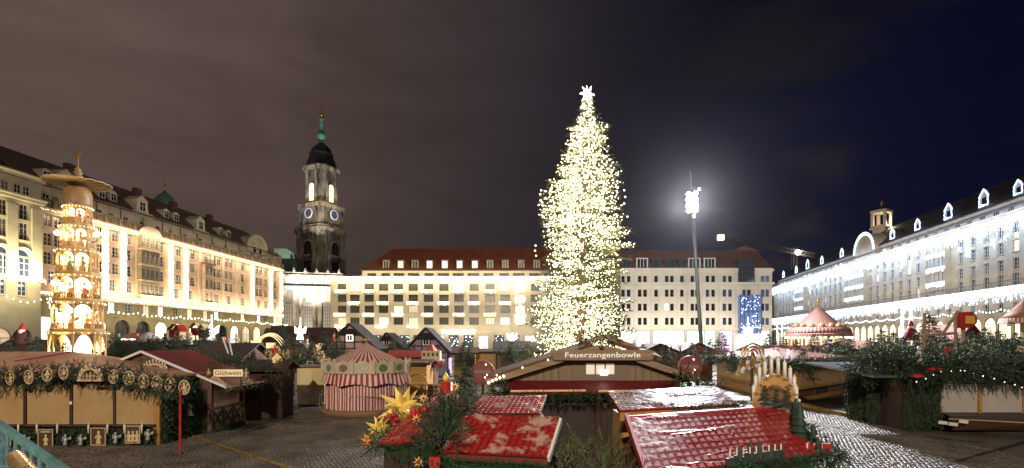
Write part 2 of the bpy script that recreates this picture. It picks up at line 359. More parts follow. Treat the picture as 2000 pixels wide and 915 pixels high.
def wall_holes(b, u0, u1, v0, v1, holes, y=0, depth=.25, mi=0, rmi=None):
    "front sheet at y with rectangular openings and their reveals; returns nothing"
    hs = [h for h in holes if h[0] < u1-1e-6 and h[1] > u0+1e-6 and h[2] < v1-1e-6 and h[3] > v0+1e-6]
    hs = [(max(h[0], u0), min(h[1], u1), max(h[2], v0), min(h[3], v1)) for h in hs]
    rd = lambda t: round(t, 4)
    us = sorted({rd(u0), rd(u1)} | {rd(h[0]) for h in hs} | {rd(h[1]) for h in hs}); vs = sorted({rd(v0), rd(v1)} | {rd(h[2]) for h in hs} | {rd(h[3]) for h in hs})
    for j in range(len(vs)-1):
        row = [h for h in hs if h[2] <= vs[j]+1e-4 and h[3] >= vs[j+1]-1e-4]; run = None
        for i in range(len(us)):
            solid = i < len(us)-1 and not any(h[0] <= us[i]+1e-4 and h[1] >= us[i+1]-1e-4 for h in row)
            if solid and run is None: run = us[i]
            if not solid and run is not None:
                b.quad((run, y, vs[j]), (us[i], y, vs[j]), (us[i], y, vs[j+1]), (run, y, vs[j+1]), mi); run = None
    for a, c, d, e_ in hs:
        k = mi if rmi is None else rmi
        b.quad((a, y, d), (c, y, d), (c, y+depth, d), (a, y+depth, d), k); b.quad((a, y+depth, e_), (c, y+depth, e_), (c, y, e_), (a, y, e_), k)
        b.quad((a, y, e_), (a, y, d), (a, y+depth, d), (a, y+depth, e_), k); b.quad((c, y, d), (c, y, e_), (c, y+depth, e_), (c, y+depth, d), k)
def spandrel(b, u, half, vs, vt, y, dep, mi=0):
    "fills the corners over a round arch in a rectangular opening"
    for s in (-1, 1):
        arc = [(u+s*half*math.cos(t*PI/16), vs+half*math.sin(t*PI/16)) for t in range(9)]
        for p, q in zip(arc, arc[1:]):
            vs_ = [(p[0], y, p[1]), (q[0], y, q[1]), (q[0], y, vt), (p[0], y, vt)]
            b.add(vs_, [(0, 1, 2, 3) if s < 0 else (3, 2, 1, 0)], mi)
            b.quad((p[0], y, p[1]), (q[0], y, q[1]), (q[0], y+dep, q[1]), (p[0], y+dep, p[1]), mi)
class Facade:
    "local frame of a front: x along it (as the picture reads), z up, -y towards the square"
    def __init__(s, name, label, cat, A, B, group=None):
        A = Vector((A[0], A[1], 0)); B = Vector((B[0], B[1], 0)); d = B-A
        s.root = thing(name, label, cat, A, math.atan2(d.y, d.x), group); s.len = d.length; s.I = inv_of(s.root); s.Mx = s.I.inverted()
    def uv(s, x, y, w=0.):
        o = s.I @ Vector((0, 0, HC)); q = s.I @ P(x, y, 1.0); d = q-o; t = (w-o.y)/d.y; p = o+d*t; return p.x, p.z
    def u(s, x, w=0.): return s.uv(x, HY, w)[0]
    def v(s, x, y, w=0.): return s.uv(x, y, w)[1]
    def W(s, u, y, v): return s.Mx @ Vector((u, y, v))
    def dirW(s, d): return (s.Mx.to_3x3() @ Vector(d))
def icicles(name, u0, u1, vtop, lmin, lmax, step, r, m, par, y=-.15, seed=1, vstep=None, dens=1., wob=0.):
    q = random.Random(seed); pts = []; n = int((u1-u0)/step); vstep = vstep or r*2.6
    for i in range(n+1):
        u = u0+(u1-u0)*(i+.0)/max(1, n); l = q.uniform(lmin, lmax); k = int(l/vstep)
        for j in range(max(1, k)):
            if q.random() < dens: pts.append((u+q.uniform(-.3, .3)*step, y+q.uniform(-.08, .08), vtop-j*vstep-q.uniform(0, .3)*vstep+wob*q.uniform(-1, 1)))
    return bulbs(name, pts, r, m, par)

# ---------------------------------------------------------------- long sandstone block on the west side
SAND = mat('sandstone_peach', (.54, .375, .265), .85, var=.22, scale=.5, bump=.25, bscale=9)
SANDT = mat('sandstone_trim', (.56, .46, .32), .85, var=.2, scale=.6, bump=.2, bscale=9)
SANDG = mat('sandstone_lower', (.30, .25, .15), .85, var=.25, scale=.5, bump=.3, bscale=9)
CREAM = mat('cream_render', (.52, .47, .34), .85, var=.15, scale=.4, bump=.2, bscale=9)
ROOFD = roofmat('roof_tile_brown', (.12, .062, .042), (.04, .022, .016), .35, .28)
def Lpt(x): d = 85/(1.1-x/1000); return ((x-1000)*d/1000, d)
A_, B_ = Lpt(60), Lpt(550)
fl = Facade('arcade_building', 'long peach sandstone block with vertical light curtains and a dark tiled roof', 'building', A_, B_)
rt = fl.root; UL = fl.len
vB0, vB1 = 26.2, 27.6         # balustrade
vEave, vRidge = 30.3, 36.6
holes = []; wins = []; WG = []
def addw(u, v, w_, h_, nx, ny, g=None, arch=False, fr=None): wins.append((u, v, w_, h_, nx, ny, g, arch, fr)); holes.append((u-w_/2, u+w_/2, v-h_/2, v+h_/2))
rows = (24.2, 21.1, 18.0, 14.9)
colsL = [(104, 2), (128, 1), (187, 2), (218, 2), (251, 1), (314, 1), (343.5, 2), (371, 2), (423, 2), (447, 2), (474, 1), (506, 2), (519.5, 1), (537.5, 1)]
for x, n in colsL:
    u = fl.u(x)
    for ri, v in enumerate(rows):
        g = GLASSB if (ri == 3 and R.random() < .4) else (LIT[1] if R.random() < .04 else None)
        if ri == 3: addw(u, v, 1.65, 2.15, 3, 3, g)
        elif n == 2: addw(u-.88, v, 1.4, 2.1, 2, 3, g); addw(u+.88, v, 1.4, 2.1, 2, 3, g)
        else: addw(u, v, 1.4, 2.15, 2, 3, g)
    addw(u, 10.6, 1.4, 2.0, 2, 3, R.choice([None, GLASSB, LIT[1], LIT[0], LIT[1]]))
shops = []
for i in range(15):
    u = 2.5+i*(UL-5)/14
    holes.append((u-1.75, u+1.75, 0.05, 8.4)); shops.append(u)
ORI = [(286, 4, 4.6), (401.5, 2, 3.0)]
for x, n, wd in ORI:
    u = fl.u(x); addw(u, 10.6, 1.5, 2.0, 2, 3, LIT[4])
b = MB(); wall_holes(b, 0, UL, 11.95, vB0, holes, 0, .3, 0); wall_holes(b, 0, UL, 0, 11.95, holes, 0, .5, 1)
for u in shops: spandrel(b, u, 1.75, 6.65, 8.4, 0, .5, 1)
b.quad((UL, 0, 0), (UL, 14, 0), (UL, 14, vEave), (UL, 0, vEave), 0)
b.quad((0, 14, 0), (0, 0, 0), (0, 0, vEave), (0, 14, vEave), 0); b.quad((UL, 14, 0), (0, 14, 0), (0, 14, vEave), (UL, 14, vEave), 0)
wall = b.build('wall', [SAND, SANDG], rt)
for u, v, w_, h_, nx, ny, g, ar, fr in wins: window(rt, u, v, w_, h_, nx, ny, g, fr, .22, arch=ar)
for i, u in enumerate(shops):
    g = [LIT[1], GLASSD, LIT[4], GLASS, LIT[0]][(i*7) % 5]; window(rt, u, 4.2, 3.5, 8.3, 3, 4, g, WFRAMED, .42, 'shop_window')
# trim: sills, cornices, pilasters
b = MB()
for a, c, d, e_ in holes:
    if d > 12: b.box(a-.12, c+.12, -.14, -.002, d-.16, d-.003)
b.build('window_sills', SANDT, rt)['kind'] = 'stuff'
for u in [fl.u(x) for x in (140, 202, 237.5, 268, 302, 331, 360, 389, 413, 435, 461, 490.5, 527, 547)]:
    MB().box(u-.42, u+.42, -.22, -.001, 13.4, 25.2).build('pilaster', SANDT, rt)
b = MB().box(0, UL, -.55, -.003, 25.2, 25.55).box(0, UL, -.85, -.003, 25.55, 26.1); b.build('cornice', SANDT, rt)
MB().box(0, UL, -.6, -.004, 12.0, 12.5).box(0, UL, -.35, -.004, 11.6, 12.0).build('string_course', SANDT, rt)
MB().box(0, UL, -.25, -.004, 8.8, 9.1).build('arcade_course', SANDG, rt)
bal = mat('balustrade_stone', (.16, .115, .075), .85, var=.3, scale=1)
b = MB().box(0, UL, -.8, -.5, 27.35, 27.6).box(0, UL, -.78, -.52, 26.1, 26.35)
n = int(UL/.42)
for i in range(n): u = .2+i*.42; b.box(u-.08, u+.08, -.72, -.58, 26.35, 27.35)
for i in range(24): u = i*UL/23; b.box(max(0, u-.3), min(UL, u+.3), -.86, -.46, 26.1, 27.62)
b.build('balustrade', bal, rt)
# attic storey set back behind the balustrade
holes2 = []; aw = []
for x in (90, 107, 129, 150, 172, 194, 217, 246, 278, 308, 333, 362, 391.5, 417, 440, 471, 494, 507, 527):
    u = fl.u(x, 1.6); holes2.append((u-.6, u+.6, 27.6, 29.0)); aw.append((u, 28.3))
b = MB(); wall_holes(b, 0, UL, vB0-.1, vEave, holes2, 1.6, .25); b.quad((0, 0, vB0-.1), (UL, 0, vB0-.1), (UL, 1.6, vB0-.1), (0, 1.6, vB0-.1))
b.build('attic_wall', SANDT, rt)
for u, v in aw: window(rt, u, v, 1.2, 1.4, 2, 2, None, None, .15, y=1.6)
b = MB()
for i in range(14): u = (i+.5)*UL/14; b.tube([(u, 1.45, 26.2), (u, 1.45, 30.1)], .09, 6)
b.build('downpipes', bal, rt)['kind'] = 'stuff'
hip = 5.
b = MB().slab((-.3, 1.0, vEave), (UL+.6, 1.0, vEave), (UL-hip, 8, vRidge), (-.3, 8, vRidge), .25)
b.slab((UL+.6, 1.0, vEave), (UL+.6, 15, vEave), (UL-hip, 8.02, vRidge), (UL-hip, 8, vRidge), .25).slab((UL+.6, 15, vEave), (-.3, 15, vEave), (-.3, 8.02, vRidge), (UL-hip, 8.02, vRidge), .25)
roof = b.build('roof', ROOFD, rt)
MB().box(0, UL+.5, .75, 1.2, vEave-.15, vEave+.1).build('gutter', bal, rt)
b = MB()
for x in (138, 270, 411, 340): u = fl.u(x, 7); b.box(u-.8, u+.8, 6.8, 7.8, 35, 37.4)
for k, o in enumerate([1]): b.build('chimneys', mat('chimney_brick', (.09, .05, .04), .9, var=.3, scale=5), rt)['kind'] = 'stuff'
# dormers
b = MB(); b.prism([(-.75, 0), (.75, 0), (.75, 1.5)]+[(.75*math.cos(t*PI/8), 1.5+.5*math.sin(t*PI/8)) for t in range(1, 8)]+[(-.75, 1.5)], 0, 2.2); b.box(-.95, .95, -.12, 2.3, 1.42, 1.5)
b.box(-.55, .55, -.02, -.002, .15, 1.45, 2); b.box(-.05, .05, -.06, -.021, .15, 1.45, 1); b.box(-.58, .58, -.06, -.021, .9, .97, 1); b.box(-.66, -.55, -.08, 0, .05, 1.5, 1); b.box(.55, .66, -.08, 0, .05, 1.5, 1)
DORM = b.mesh('dormer', [CREAM, WFRAME, GLASS])
def roofpt(t): return (1.0+7*t, vEave+(vRidge-vEave)*t)
for x in (91, 199, 222, 325, 344.5, 431, 447):
    y, z = roofpt(.23); o = link('dormer', DORM, rt); o.location = (fl.u(x, y-.3), y-.3, z-.3)
b = MB()
prof = [(-2.6, 0), (2.6, 0), (2.6, .5), (2.2, .9), (1.7, 1.0), (1.4, 1.5), (1.3, 2.6), (1.3, 3.3), (1.5, 3.35), (0, 4.4), (-1.5, 3.35), (-1.3, 3.3), (-1.3, 2.6), (-1.4, 1.5), (-1.7, 1.0), (-2.2, .9), (-2.6, .5)]
b.prism(prof, 0, 3.0)
for s in (-1, 1): b.tube([(s*2.1+.42*math.cos(t*.8), -.12, .55+.42*math.sin(t*.8)) for t in range(9)], .13, 5)
b.box(-.65, .65, -.02, -.002, 1.3, 2.9, 2); b.box(-.05, .05, -.06, -.021, 1.3, 2.9, 1); b.box(-.72, .72, -.06, -.021, 2.2, 2.28, 1); b.box(-.75, -.65, -.08, 0, 1.25, 3, 1); b.box(.65, .75, -.08, 0, 1.25, 3, 1)
GAB = b.mesh('scrolled_gable', [CREAM, WFRAME, GLASS])
for x in (130, 278, 392): o = link('scrolled_gable', GAB, rt); o.location = (fl.u(x, 1.3), 1.25, vEave-.5)
# round-topped gable near the far end
u = fl.u(503, .9); b = MB(); rr = 4.3
b.prism([(u-rr, 29.0), (u+rr, 29.0)]+[(u+rr*math.cos(t*PI/16), 30.6+rr*.8*math.sin(t*PI/16)) for t in range(17)], .9, 4)
b.tube([(u+(rr+.1)*math.cos(t*PI/16), .85, 30.6+(rr*.8+.1)*math.sin(t*PI/16)) for t in range(17)], .3, 6, 1)
for s in (-1.4, 1.4): b.box(u+s-.55, u+s+.55, .87, .898, 29.2, 30.7, 2); b.tube([(u+s+.9*math.cos(t*PI/8), .85, 30.6+.9*math.sin(t*PI/8)) for t in range(9)], .16, 5, 1)
b.build('round_gable', [CREAM, SANDT, GLASS], rt)
# oriels
for x, n, wd in ORI:
    u = fl.u(x); o = MB(); hs = []
    for v in rows:
        for k in range(n):
            uu = u+(k-(n-1)/2)*(wd/n); hs.append((uu-.42, uu+.42, v-1, v+1))
    wall_holes(o, u-wd/2, u+wd/2, 13.0, 25.6 if n == 4 else 22.9, hs, -1.0, .25)
    top = 25.6 if n == 4 else 22.9
    o.quad((u-wd/2, -.002, 13), (u-wd/2, -1, 13), (u-wd/2, -1, top), (u-wd/2, -.002, top)); o.quad((u+wd/2, -1, 13), (u+wd/2, -.002, 13), (u+wd/2, -.002, top), (u+wd/2, -1, top)); o.quad((u-wd/2, -1, 13), (u+wd/2, -1, 13), (u+wd/2, 0, 13), (u-wd/2, 0, 13)); o.quad((u-wd/2, 0, top), (u+wd/2, 0, top), (u+wd/2, -1, top), (u-wd/2, -1, top))
    oo = o.build('oriel', SANDG if n == 4 else SAND, rt)
    for h in hs:
        if h[3] < top: window(oo, (h[0]+h[1])/2, (h[2]+h[3])/2, .84, 2.0, 2, 3, None, None, .2, y=-1.0)
    for v in rows: MB().box(u-wd/2-.2, u+wd/2+.2, -1.25, -.003, v-1.55, v-1.3).build('oriel_ledge', SANDT, oo)
    if n == 4:
        MB().prism([(u-2.9, 25.9), (u+2.9, 25.9)]+[(u+2.9*math.cos(t*PI/12), 25.9+1.7*math.sin(t*PI/12)) for t in range(1, 12)], -1.05, -.87).build('arched_pediment', SANDT, oo)
    else:
        b = MB().box(u-wd/2-.3, u+wd/2+.3, -1.4, 0, 22.6, 22.9).box(u-wd/2-.3, u+wd/2+.3, -1.4, -1.3, 23.6, 23.75)
        for i in range(12): b.box(u-wd/2-.25+i*.3-.04, u-wd/2-.25+i*.3+.04, -1.38, -1.32, 22.9, 23.6)
        b.build('balcony', bal, oo)
        window(oo, u, 24.2, 1.3, 2.1, 2, 3, None, None, -.05)
# light curtains on the pilasters, garlands along the courses
for x in (202, 237.5, 331, 360, 490.5, 527, 547.5, 174):
    u = fl.u(x); icicles('light_curtain', u-.62, u+.62, 25.3, 11.8, 12.4, .155, .085, GOLDL, rt, y=-.42, seed=int(x), vstep=.23)
icicles('light_garland', .2, UL-.2, 12.3, .3, .8, .2, .075, GOLDL, rt, y=-.75, seed=3, vstep=.2)
icicles('light_garland', .2, UL-.2, 25.75, .05, .3, .32, .05, GOLDL, rt, y=-.95, seed=4)
pts = []
for i in range(13):
    for k in range(5): t = k/5; pts.append((1+(i+t)*(UL-2)/13, -3.0, 9.6-.35*math.sin(PI*t)+.1*math.sin(i)+R.uniform(-.1, .1)))
bulbs('string_of_bulbs', pts, [R.choice((.12, .14, .2)) for _ in pts], emat('bulb_globe', (1, .88, .62), 12), rt)
WARM = (1, .78, .54)
strip_light('garland_glow', fl.W(4, -1.9, 12.6), fl.W(UL-1, -1.9, 12.6), fl.dirW((0, .62, .8)), 5200, WARM)
strip_light('garland_glow', fl.W(4, -2.3, 25.6), fl.W(UL-1, -2.3, 25.6), fl.dirW((0, .62, -.8)), 3600, WARM)
strip_light('garland_glow', fl.W(2, -3.2, 9.2), fl.W(UL-1, -3.2, 9.2), fl.dirW((0, .8, -.5)), 1500, (1, .85, .5))
strip_light('garland_glow', fl.W(4, -1.8, 26.2), fl.W(UL-1, -1.8, 26.2), fl.dirW((0, .7, .7)), 900, WARM)

# ---------------------------------------------------------------- projecting wing at the picture's edge
fw_ = 4.5
a0 = Lpt(-120); 
A2 = fl.W(fl.u(80, -fw_)-26, -fw_, 0); B2 = fl.W(fl.u(80, -fw_), -fw_, 0)
fp = Facade('corner_wing', 'cream corner wing with tall arched windows and a blank parapet', 'building', A2, B2); rp = fp.root; UP = fp.len
holes = []; wins = []
HV = lambda x, y: fp.v(x, y)
vr = [HV(44, 375), HV(44, 414), HV(44, 452), HV(44, 514), HV(44, 564)]
for x in (-44, 2, 44):
    u = fp.u(x)
    addw(u-.62, vr[0], 1.05, 1.9, 2, 3); addw(u+.62, vr[0], 1.05, 1.9, 2, 3)
    addw(u, vr[1], 1.7, 2.3, 3, 3); addw(u, vr[2], 1.7, 2.6, 3, 3)
    addw(u, vr[3], 2.4, 4.0, 3, 4, GLASSB, True); addw(u, vr[4], 1.3, 2.2, 2, 3, GLASSB)
    if x == 44: addw(u, 3.1, 2.9, 6.1, 2, 3, mat('dark_door', (.05, .03, .02), .6), True, WFRAMED)
    else: addw(u, 3.1, 2.9, 6.1, 2, 3, LIT[4], True, WFRAMED)
vtop = HV(60, 352)
b = MB(); wall_holes(b, 0, UP, 0, vtop, holes, 0, .3)
for (u, v, w_, h_, nx, ny, g, ar, fr) in wins:
    if ar: spandrel(b, u, w_/2, v+h_/2-w_/2, v+h_/2, 0, .3)
b.quad((UP, 0, 0), (UP, fw_, 0), (UP, fw_, vtop), (UP, 0, vtop)); b.quad((0, fw_+9, 0), (0, 0, 0), (0, 0, vtop), (0, fw_+9, vtop)); b.quad((0, 0, vtop), (UP, 0, vtop), (UP, fw_+9, vtop), (0, fw_+9, vtop))
b.quad((UP, fw_, 26), (UP, fw_+9, 26), (UP, fw_+9, vtop), (UP, fw_, vtop))
b.build('wall', CREAM, rp)
for u, v, w_, h_, nx, ny, g, ar, fr in wins: window(rp, u, v, w_, h_, nx, ny, g, fr, .24, arch=ar)
for x in (-22, 22, 70): u = fp.u(x); MB().box(u-.75, u+.75, -.3, -.002, vr[3]-2.5, vr[0]-2.2).build('pilaster', CREAM, rp)
for i, y in enumerate((348, 391)):
    v = HV(50, y); MB().box(-.1, UP+.3, -.55, -.003, v-.25, v+.25).box(-.1, UP+.45, -.8, -.003, v+.25, v+.5).build('cornice', CREAM, rp)
for (u, v, w_, h_, nx, ny, g, ar, fr) in wins:
    if ar and v > 8: MB().tube([(u+1.5*math.cos(t*PI/10), -.12, v+.85+1.5*math.sin(t*PI/10)) for t in range(11)], .16, 6).build('arch_moulding', CREAM, rp)
    if not ar: MB().box(u-w_/2-.1, u+w_/2+.1, -.13, -.002, v-h_/2-.16, v-h_/2-.002).build('sill', CREAM, rp)
v = HV(44, 544)
MB().box(-.1, UP+.2, -.5, -.003, v-.1, v+.25).build('string_course', CREAM, rp)
icicles('light_garland', 0, UP+.1, v-.05, .3, .8, .2, .075, GOLDL, rp, y=-.65, seed=5, vstep=.2)
bulbs('string_of_bulbs', [(i*.95, -2.5, HV(44, 588)-.4*math.sin(i*.9)) for i in range(28)], .13, GOLDL, rp)
strip_light('garland_glow', fp.W(0, -1.9, v+.4), fp.W(UP, -1.9, v+.4), fp.dirW((0, .6, .8)), 6500, (1, .84, .52))
strip_light('garland_glow', fp.W(0, -2.6, v-.8), fp.W(UP, -2.6, v-.8), fp.dirW((0, .7, -.7)), 1100, (1, .86, .55))
b = MB().slab((-.5, fw_-3.5, vtop+.1), (UP+.3, fw_-3.5, vtop+.1), (UP-5, fw_+4, vtop+5.4), (-.5, fw_+4, vtop+5.4), .25).slab((UP+.3, fw_-3.5, vtop+.1), (UP+.3, fw_+11, vtop+.1), (UP-5, fw_+4.02, vtop+5.4), (UP-5, fw_+4, vtop+5.4), .25)
b.build('roof', ROOFD, rp)

# green copper dome showing above the ridge
DC = P(322, 400, 165)
td = thing('copper_dome', 'green copper dome with a gilded finial rising behind the dark roof', 'dome', (DC.x, DC.y, 0))
COPPER = mat('copper_green', (.10, .26, .20), .6, var=.3, scale=1.2)
GILT = mat('gilding', (.75, .48, .12), .35, metal=.9)
zb = DC.z
MB().lathe([(3.0, 0), (3.0, zb-.6)], 16, mi=0).build('drum', SANDG, td)
MB().lathe([(3.15, zb-.6), (3.2, zb), (3.0, zb+.6), (2.7, zb+1.6), (2.1, zb+2.6), (1.3, zb+3.3), (.7, zb+3.7), (.5, zb+4.2), (.35, zb+4.5)], 16).build('dome', COPPER, td, True)
MB().lathe([(.25, zb+4.5), (.12, zb+5), (.4, zb+5.3), (.4, zb+5.6), (.1, zb+5.9), (.3, zb+6.3), (.1, zb+6.6), (.05, zb+7.6)], 8).build('finial', GILT, td, True)
# ---------------------------------------------------------------- church with its tower
BLK = mat('blackened_sandstone', (.21, .195, .17), .9, var=1, scale=.45, bump=.5, bscale=4, col2=(.020, .017, .015), stretch=(1, 1, .35))
PALE = mat('pale_church_stone', (.46, .41, .33), .9, var=1, scale=.5, bump=.5, bscale=3, col2=(.06, .05, .042), stretch=(1, 1, .3), detail=9)
DZ = 200.
TC = P(628, 670, DZ)
ch = thing('church_tower', 'blackened sandstone church tower with green lantern, gold cross and blue clock faces', 'church tower', (TC.x, TC.y, 0), math.radians(65))
zy = lambda y: HC+(HY-y)*DZ/F
k = DZ/1000.
def oct_prof(w_, z0, z1, ch_=.28):
    a = w_/2; c = a*(1-ch_*1.0); return a, c
def octbox(b, w_, z0, z1, mi=0, cf=.30, w2=None):
    vs = []
    for ww, z in ((w_, z0), (w2 or w_, z1)):
        a = ww/2; c = a*(1-2*cf*.5)
        vs += [(c, -a, z), (a, -c, z), (a, c, z), (c, a, z), (-c, a, z), (-a, c, z), (-a, -c, z), (-c, -a, z)]
    b.add(vs, [(7, 6, 5, 4, 3, 2, 1, 0), tuple(range(8, 16))]+[(i, (i+1) % 8, (i+1) % 8+8, i+8) for i in range(8)], mi)
W1 = 86*k/1.25
b = MB(); octbox(b, W1, 0, zy(462), cf=.22); b.build('lower_shaft', BLK, ch)
b = MB()
for z0, z1, wd in ((zy(462), zy(458), W1*1.07), (zy(458), zy(452), W1*1.13), (zy(452), zy(447), W1*1.05), (zy(505), zy(502), W1*1.03)): octbox(b, wd, z0, z1, cf=.22)
b.build('main_cornice', PALE, ch)
b = MB(); octbox(b, W1*.93, zy(447), zy(412), cf=.24); b.build('clock_stage', BLK, ch)
b = MB(); octbox(b, W1*1.0, zy(412), zy(405), cf=.26); octbox(b, W1*.9, zy(405), zy(402), cf=.26); b.build('clock_cornice', PALE, ch)
W2 = 57*k/1.16
b = MB(); octbox(b, W2, zy(402), zy(338), cf=.36); b.build('bell_stage', BLK, ch)
b = MB(); octbox(b, W2*1.1, zy(338), zy(334.5), cf=.36); octbox(b, W2*1.2, zy(334.5), zy(331), cf=.36); b.build('bell_cornice', PALE, ch)
for a in range(4):
    M_ = Matrix.Rotation(a*PI/2, 4, 'Z')
    # openings and pilasters of each face
    y1 = -W1/2; bb = MB()
    def archpoly(cx, hw, z0, zs): return [(cx-hw, z0), (cx+hw, z0)]+[(cx+hw*math.cos(t*PI/10), zs+hw*math.sin(t*PI/10)) for t in range(11)]
    bb.prism(archpoly(0, 2.0, zy(532), zy(487)), y1-.03, y1+.1, 0, M_)
    MB_ = MB()
    for s in (-1, 1):
        for off in (3.3, 4.9): MB_.box(s*off-.5, s*off+.5, y1-.45, y1+.02, zy(538), zy(462), 0, M_)
        MB_.box(s*2.3-.25, s*2.3+.25, y1-.3, y1+.02, zy(534), zy(487), 0, M_)
    pts = [M_ @ Vector((2.3*math.cos(t*PI/10), y1-.15, zy(487)+2.3*math.sin(t*PI/10))) for t in range(11)]
    MB_.tube(pts, .28, 6)
    MB_.build('face_pilaster', PALE, ch)
    bb.build('arched_opening', mat('opening_dark', (.010, .009, .009), .9), ch)
    bal_ = MB(); bal_.box(-2.4, 2.4, y1-.9, y1, zy(515), zy(512), 0, M_).box(-2.4, 2.4, y1-.9, y1-.75, zy(508), zy(506), 0, M_)
    for i in range(9): bal_.box(-2.2+i*.55-.12, -2.2+i*.55+.12, y1-.86, y1-.78, zy(512), zy(508), 0, M_)
    bal_.build('balcony', BLK, ch)
    y2 = -W2/2
    MB().prism(archpoly(0, 1.15, zy(398), zy(371)), y2-.04, y2+.1, 0, M_).build('bell_window', emat('belfry_glow', (1, .72, .34), 2.2), ch)
    pb = MB()
    for s in (-1, 1): pb.box(s*2.35-.4, s*2.35+.4, y2-.5, y2, zy(402), zy(338), 0, M_).box(s*1.45-.2, s*1.45+.2, y2-.25, y2, zy(398), zy(371), 0, M_)
    pb.tube([M_ @ Vector((1.4*math.cos(t*PI/8), y2-.1, zy(371)+1.4*math.sin(t*PI/8))) for t in range(9)], .22, 5)
    pb.build('bell_pilaster', PALE, ch)
    y3 = -W1*.93/2; Mx = M_ @ Matrix.Translation((0, y3-.1, zy(424))) @ Matrix.Rotation(PI/2, 4, 'X')
    cl = MB(); cl.lathe([(1.95, -.12), (1.95, .1), (1.6, .12), (1.6, .05)], 20, (0, 0, 0), 0, M=Mx, cap=False)
    cl.lathe([(1.6, .06), (.02, .061)], 20, (0, 0, 0), 1, M=Mx)
    cl.lathe([(1.0, .066), (.92, .07)], 20, (0, 0, 0), 2, M=Mx, cap=False)
    for h_ in range(12):
        c_, s_ = math.cos(h_*PI/6), math.sin(h_*PI/6); cl.add([Mx @ Vector((c_*r_-s_*w_, s_*r_+c_*w_, .09)) for r_, w_ in ((1.2, -.06), (1.5, -.06), (1.5, .06), (1.2, .06))], [(0, 1, 2, 3)], 2)
    for an, ln in ((.5, .9), (2.2, 1.35)): cl.beam(Mx @ Vector((0, 0, .11)), Mx @ Vector((math.cos(an)*ln, math.sin(an)*ln, .11)), .16, .04, 2)
    cl.build('clock', [mat('clock_rim', (.7, .68, .6), .5, emit=(1, .95, .8), estr=.12, sampling='NONE'), mat('clock_face', (.03, .05, .16), .5, emit=(.1, .16, .5), estr=.15, sampling='NONE'), GILT], ch)
# statues and urns on the cornices
b = MB()
for a in range(8):
    an = a*PI/4+PI/8; r_ = W1*.5; b.lathe([(.35, 0), (.5, .4), (.25, .8), (.4, 1.3), (.3, 2.0), (.15, 2.4), (.22, 2.7), (.05, 3.0)], 6, (r_*math.cos(an), r_*math.sin(an), zy(447)))
b.build('cornice_urns', BLK, ch)['kind'] = 'stuff'
SLATE = mat('black_dome_slate', (.02, .018, .018), .45, var=.4, scale=2)
W3 = 5.2
b = MB(); dp = [(331, 32), (326, 31.5), (318, 28), (310, 24.5), (305, 23), (304.5, 25), (302, 25), (301.5, 21.5), (297, 21), (292, 18), (287, 13), (283, 8), (280.5, 6)]
b.lathe([(w_*k*.95, zy(y)) for y, w_ in dp], 8, a0=PI/8); b.build('dome', SLATE, ch)
b = MB(); lp = [(280.5, 5), (276, 4), (272, 7.5), (268, 9.5), (264, 9.5), (260.5, 6), (258, 4), (250, 5), (240, 4.2), (236, 3.6), (234, 5.5), (232, 5), (230, 2.2)]
b.lathe([(w_*k, zy(y)) for y, w_ in lp], 12); b.build('lantern', COPPER, ch, True)
b = MB(); b.ball((0, 0, zy(226)), 4*k, 10, 6); b.tube([(0, 0, zy(224)), (0, 0, zy(202))], .18, 6)
M_ = Matrix.Rotation(math.radians(-65), 4, 'Z')
b.box(-1.1, 1.1, -.16, .16, zy(210), zy(208), 0, M_); b.build('gilded_cross', GILT, ch)
light('tower_floodlight', 'SPOT', P(590, 640, 150), 240000, (1, .94, .86), P(625, 420, 195), spot_size=.95, spot_blend=.8, shadow_soft_size=.5)
light('belfry_lamp', 'POINT', P(618, 388, 186), 1500, (1, .75, .4), shadow_soft_size=.3)
light('belfry_lamp', 'POINT', P(652, 388, 187), 1500, (1, .75, .4), shadow_soft_size=.3)
# nave
DN = 172.; nv = thing('church_nave', 'pale floodlit church nave with tall round-headed windows below a green roof', 'church', (P(600, 670, DN).x, DN, 0), math.radians(14))
kn = DN/1000; zn = lambda y: HC+(HY-y)*kn
I = inv_of(nv)
un = lambda x: (x-600)*kn/math.cos(math.radians(14))
b = MB(); hs = []
for x in (566, 602, 634): hs.append((un(x)-1.5, un(x)+1.5, zn(645), zn(588)))
wall_holes(b, un(534), un(664), 0, zn(541), hs, 0, .8)
for h in hs: spandrel(b, (h[0]+h[1])/2, 1.5, h[3]-1.5, h[3], 0, .8)
b.quad((un(664), 0, 0), (un(664), 26, 0), (un(664), 26, zn(541)), (un(664), 0, zn(541))); b.quad((un(534), 26, 0), (un(534), 0, 0), (un(534), 0, zn(541)), (un(534), 26, zn(541))); b.quad((un(534), 0, zn(541)), (un(664), 0, zn(541)), (un(664), 26, zn(541)), (un(534), 26, zn(541)))
b.build('wall', PALE, nv)
for h in hs: window(nv, (h[0]+h[1])/2, (h[2]+h[3])/2, 3.0, h[3]-h[2], 4, 8, mat('leaded_glass', (.16, .15, .13), .4), WFRAME, .6, arch=True)
for x in (550, 584, 618, 650):
    for s in (-.9, .9): MB().box(un(x)+s-.55, un(x)+s+.55, -.55, -.002, 0, zn(568)).build('pilaster', PALE, nv)
b = MB().box(un(534)-.3, un(664)+.3, -1.0, -.003, zn(568), zn(563)).box(un(534)-.3, un(664)+.3, -1.4, -.003, zn(563), zn(560)); b.build('entablature', mat('copper_edge', (.16, .24, .2), .6, var=.3), nv)
b = MB().box(un(534)-.3, un(664)+.3, -1.2, 0, zn(541), zn(538)).box(un(534)-.2, un(664)+.2, -.5, 0, zn(538), zn(533))
for i in range(7): b.lathe([(.3, 0), (.55, .5), (.3, 1.0), (.1, 1.5)], 6, (un(536)+i*3.6, -.4, zn(533)))
b.build('parapet', PALE, nv)
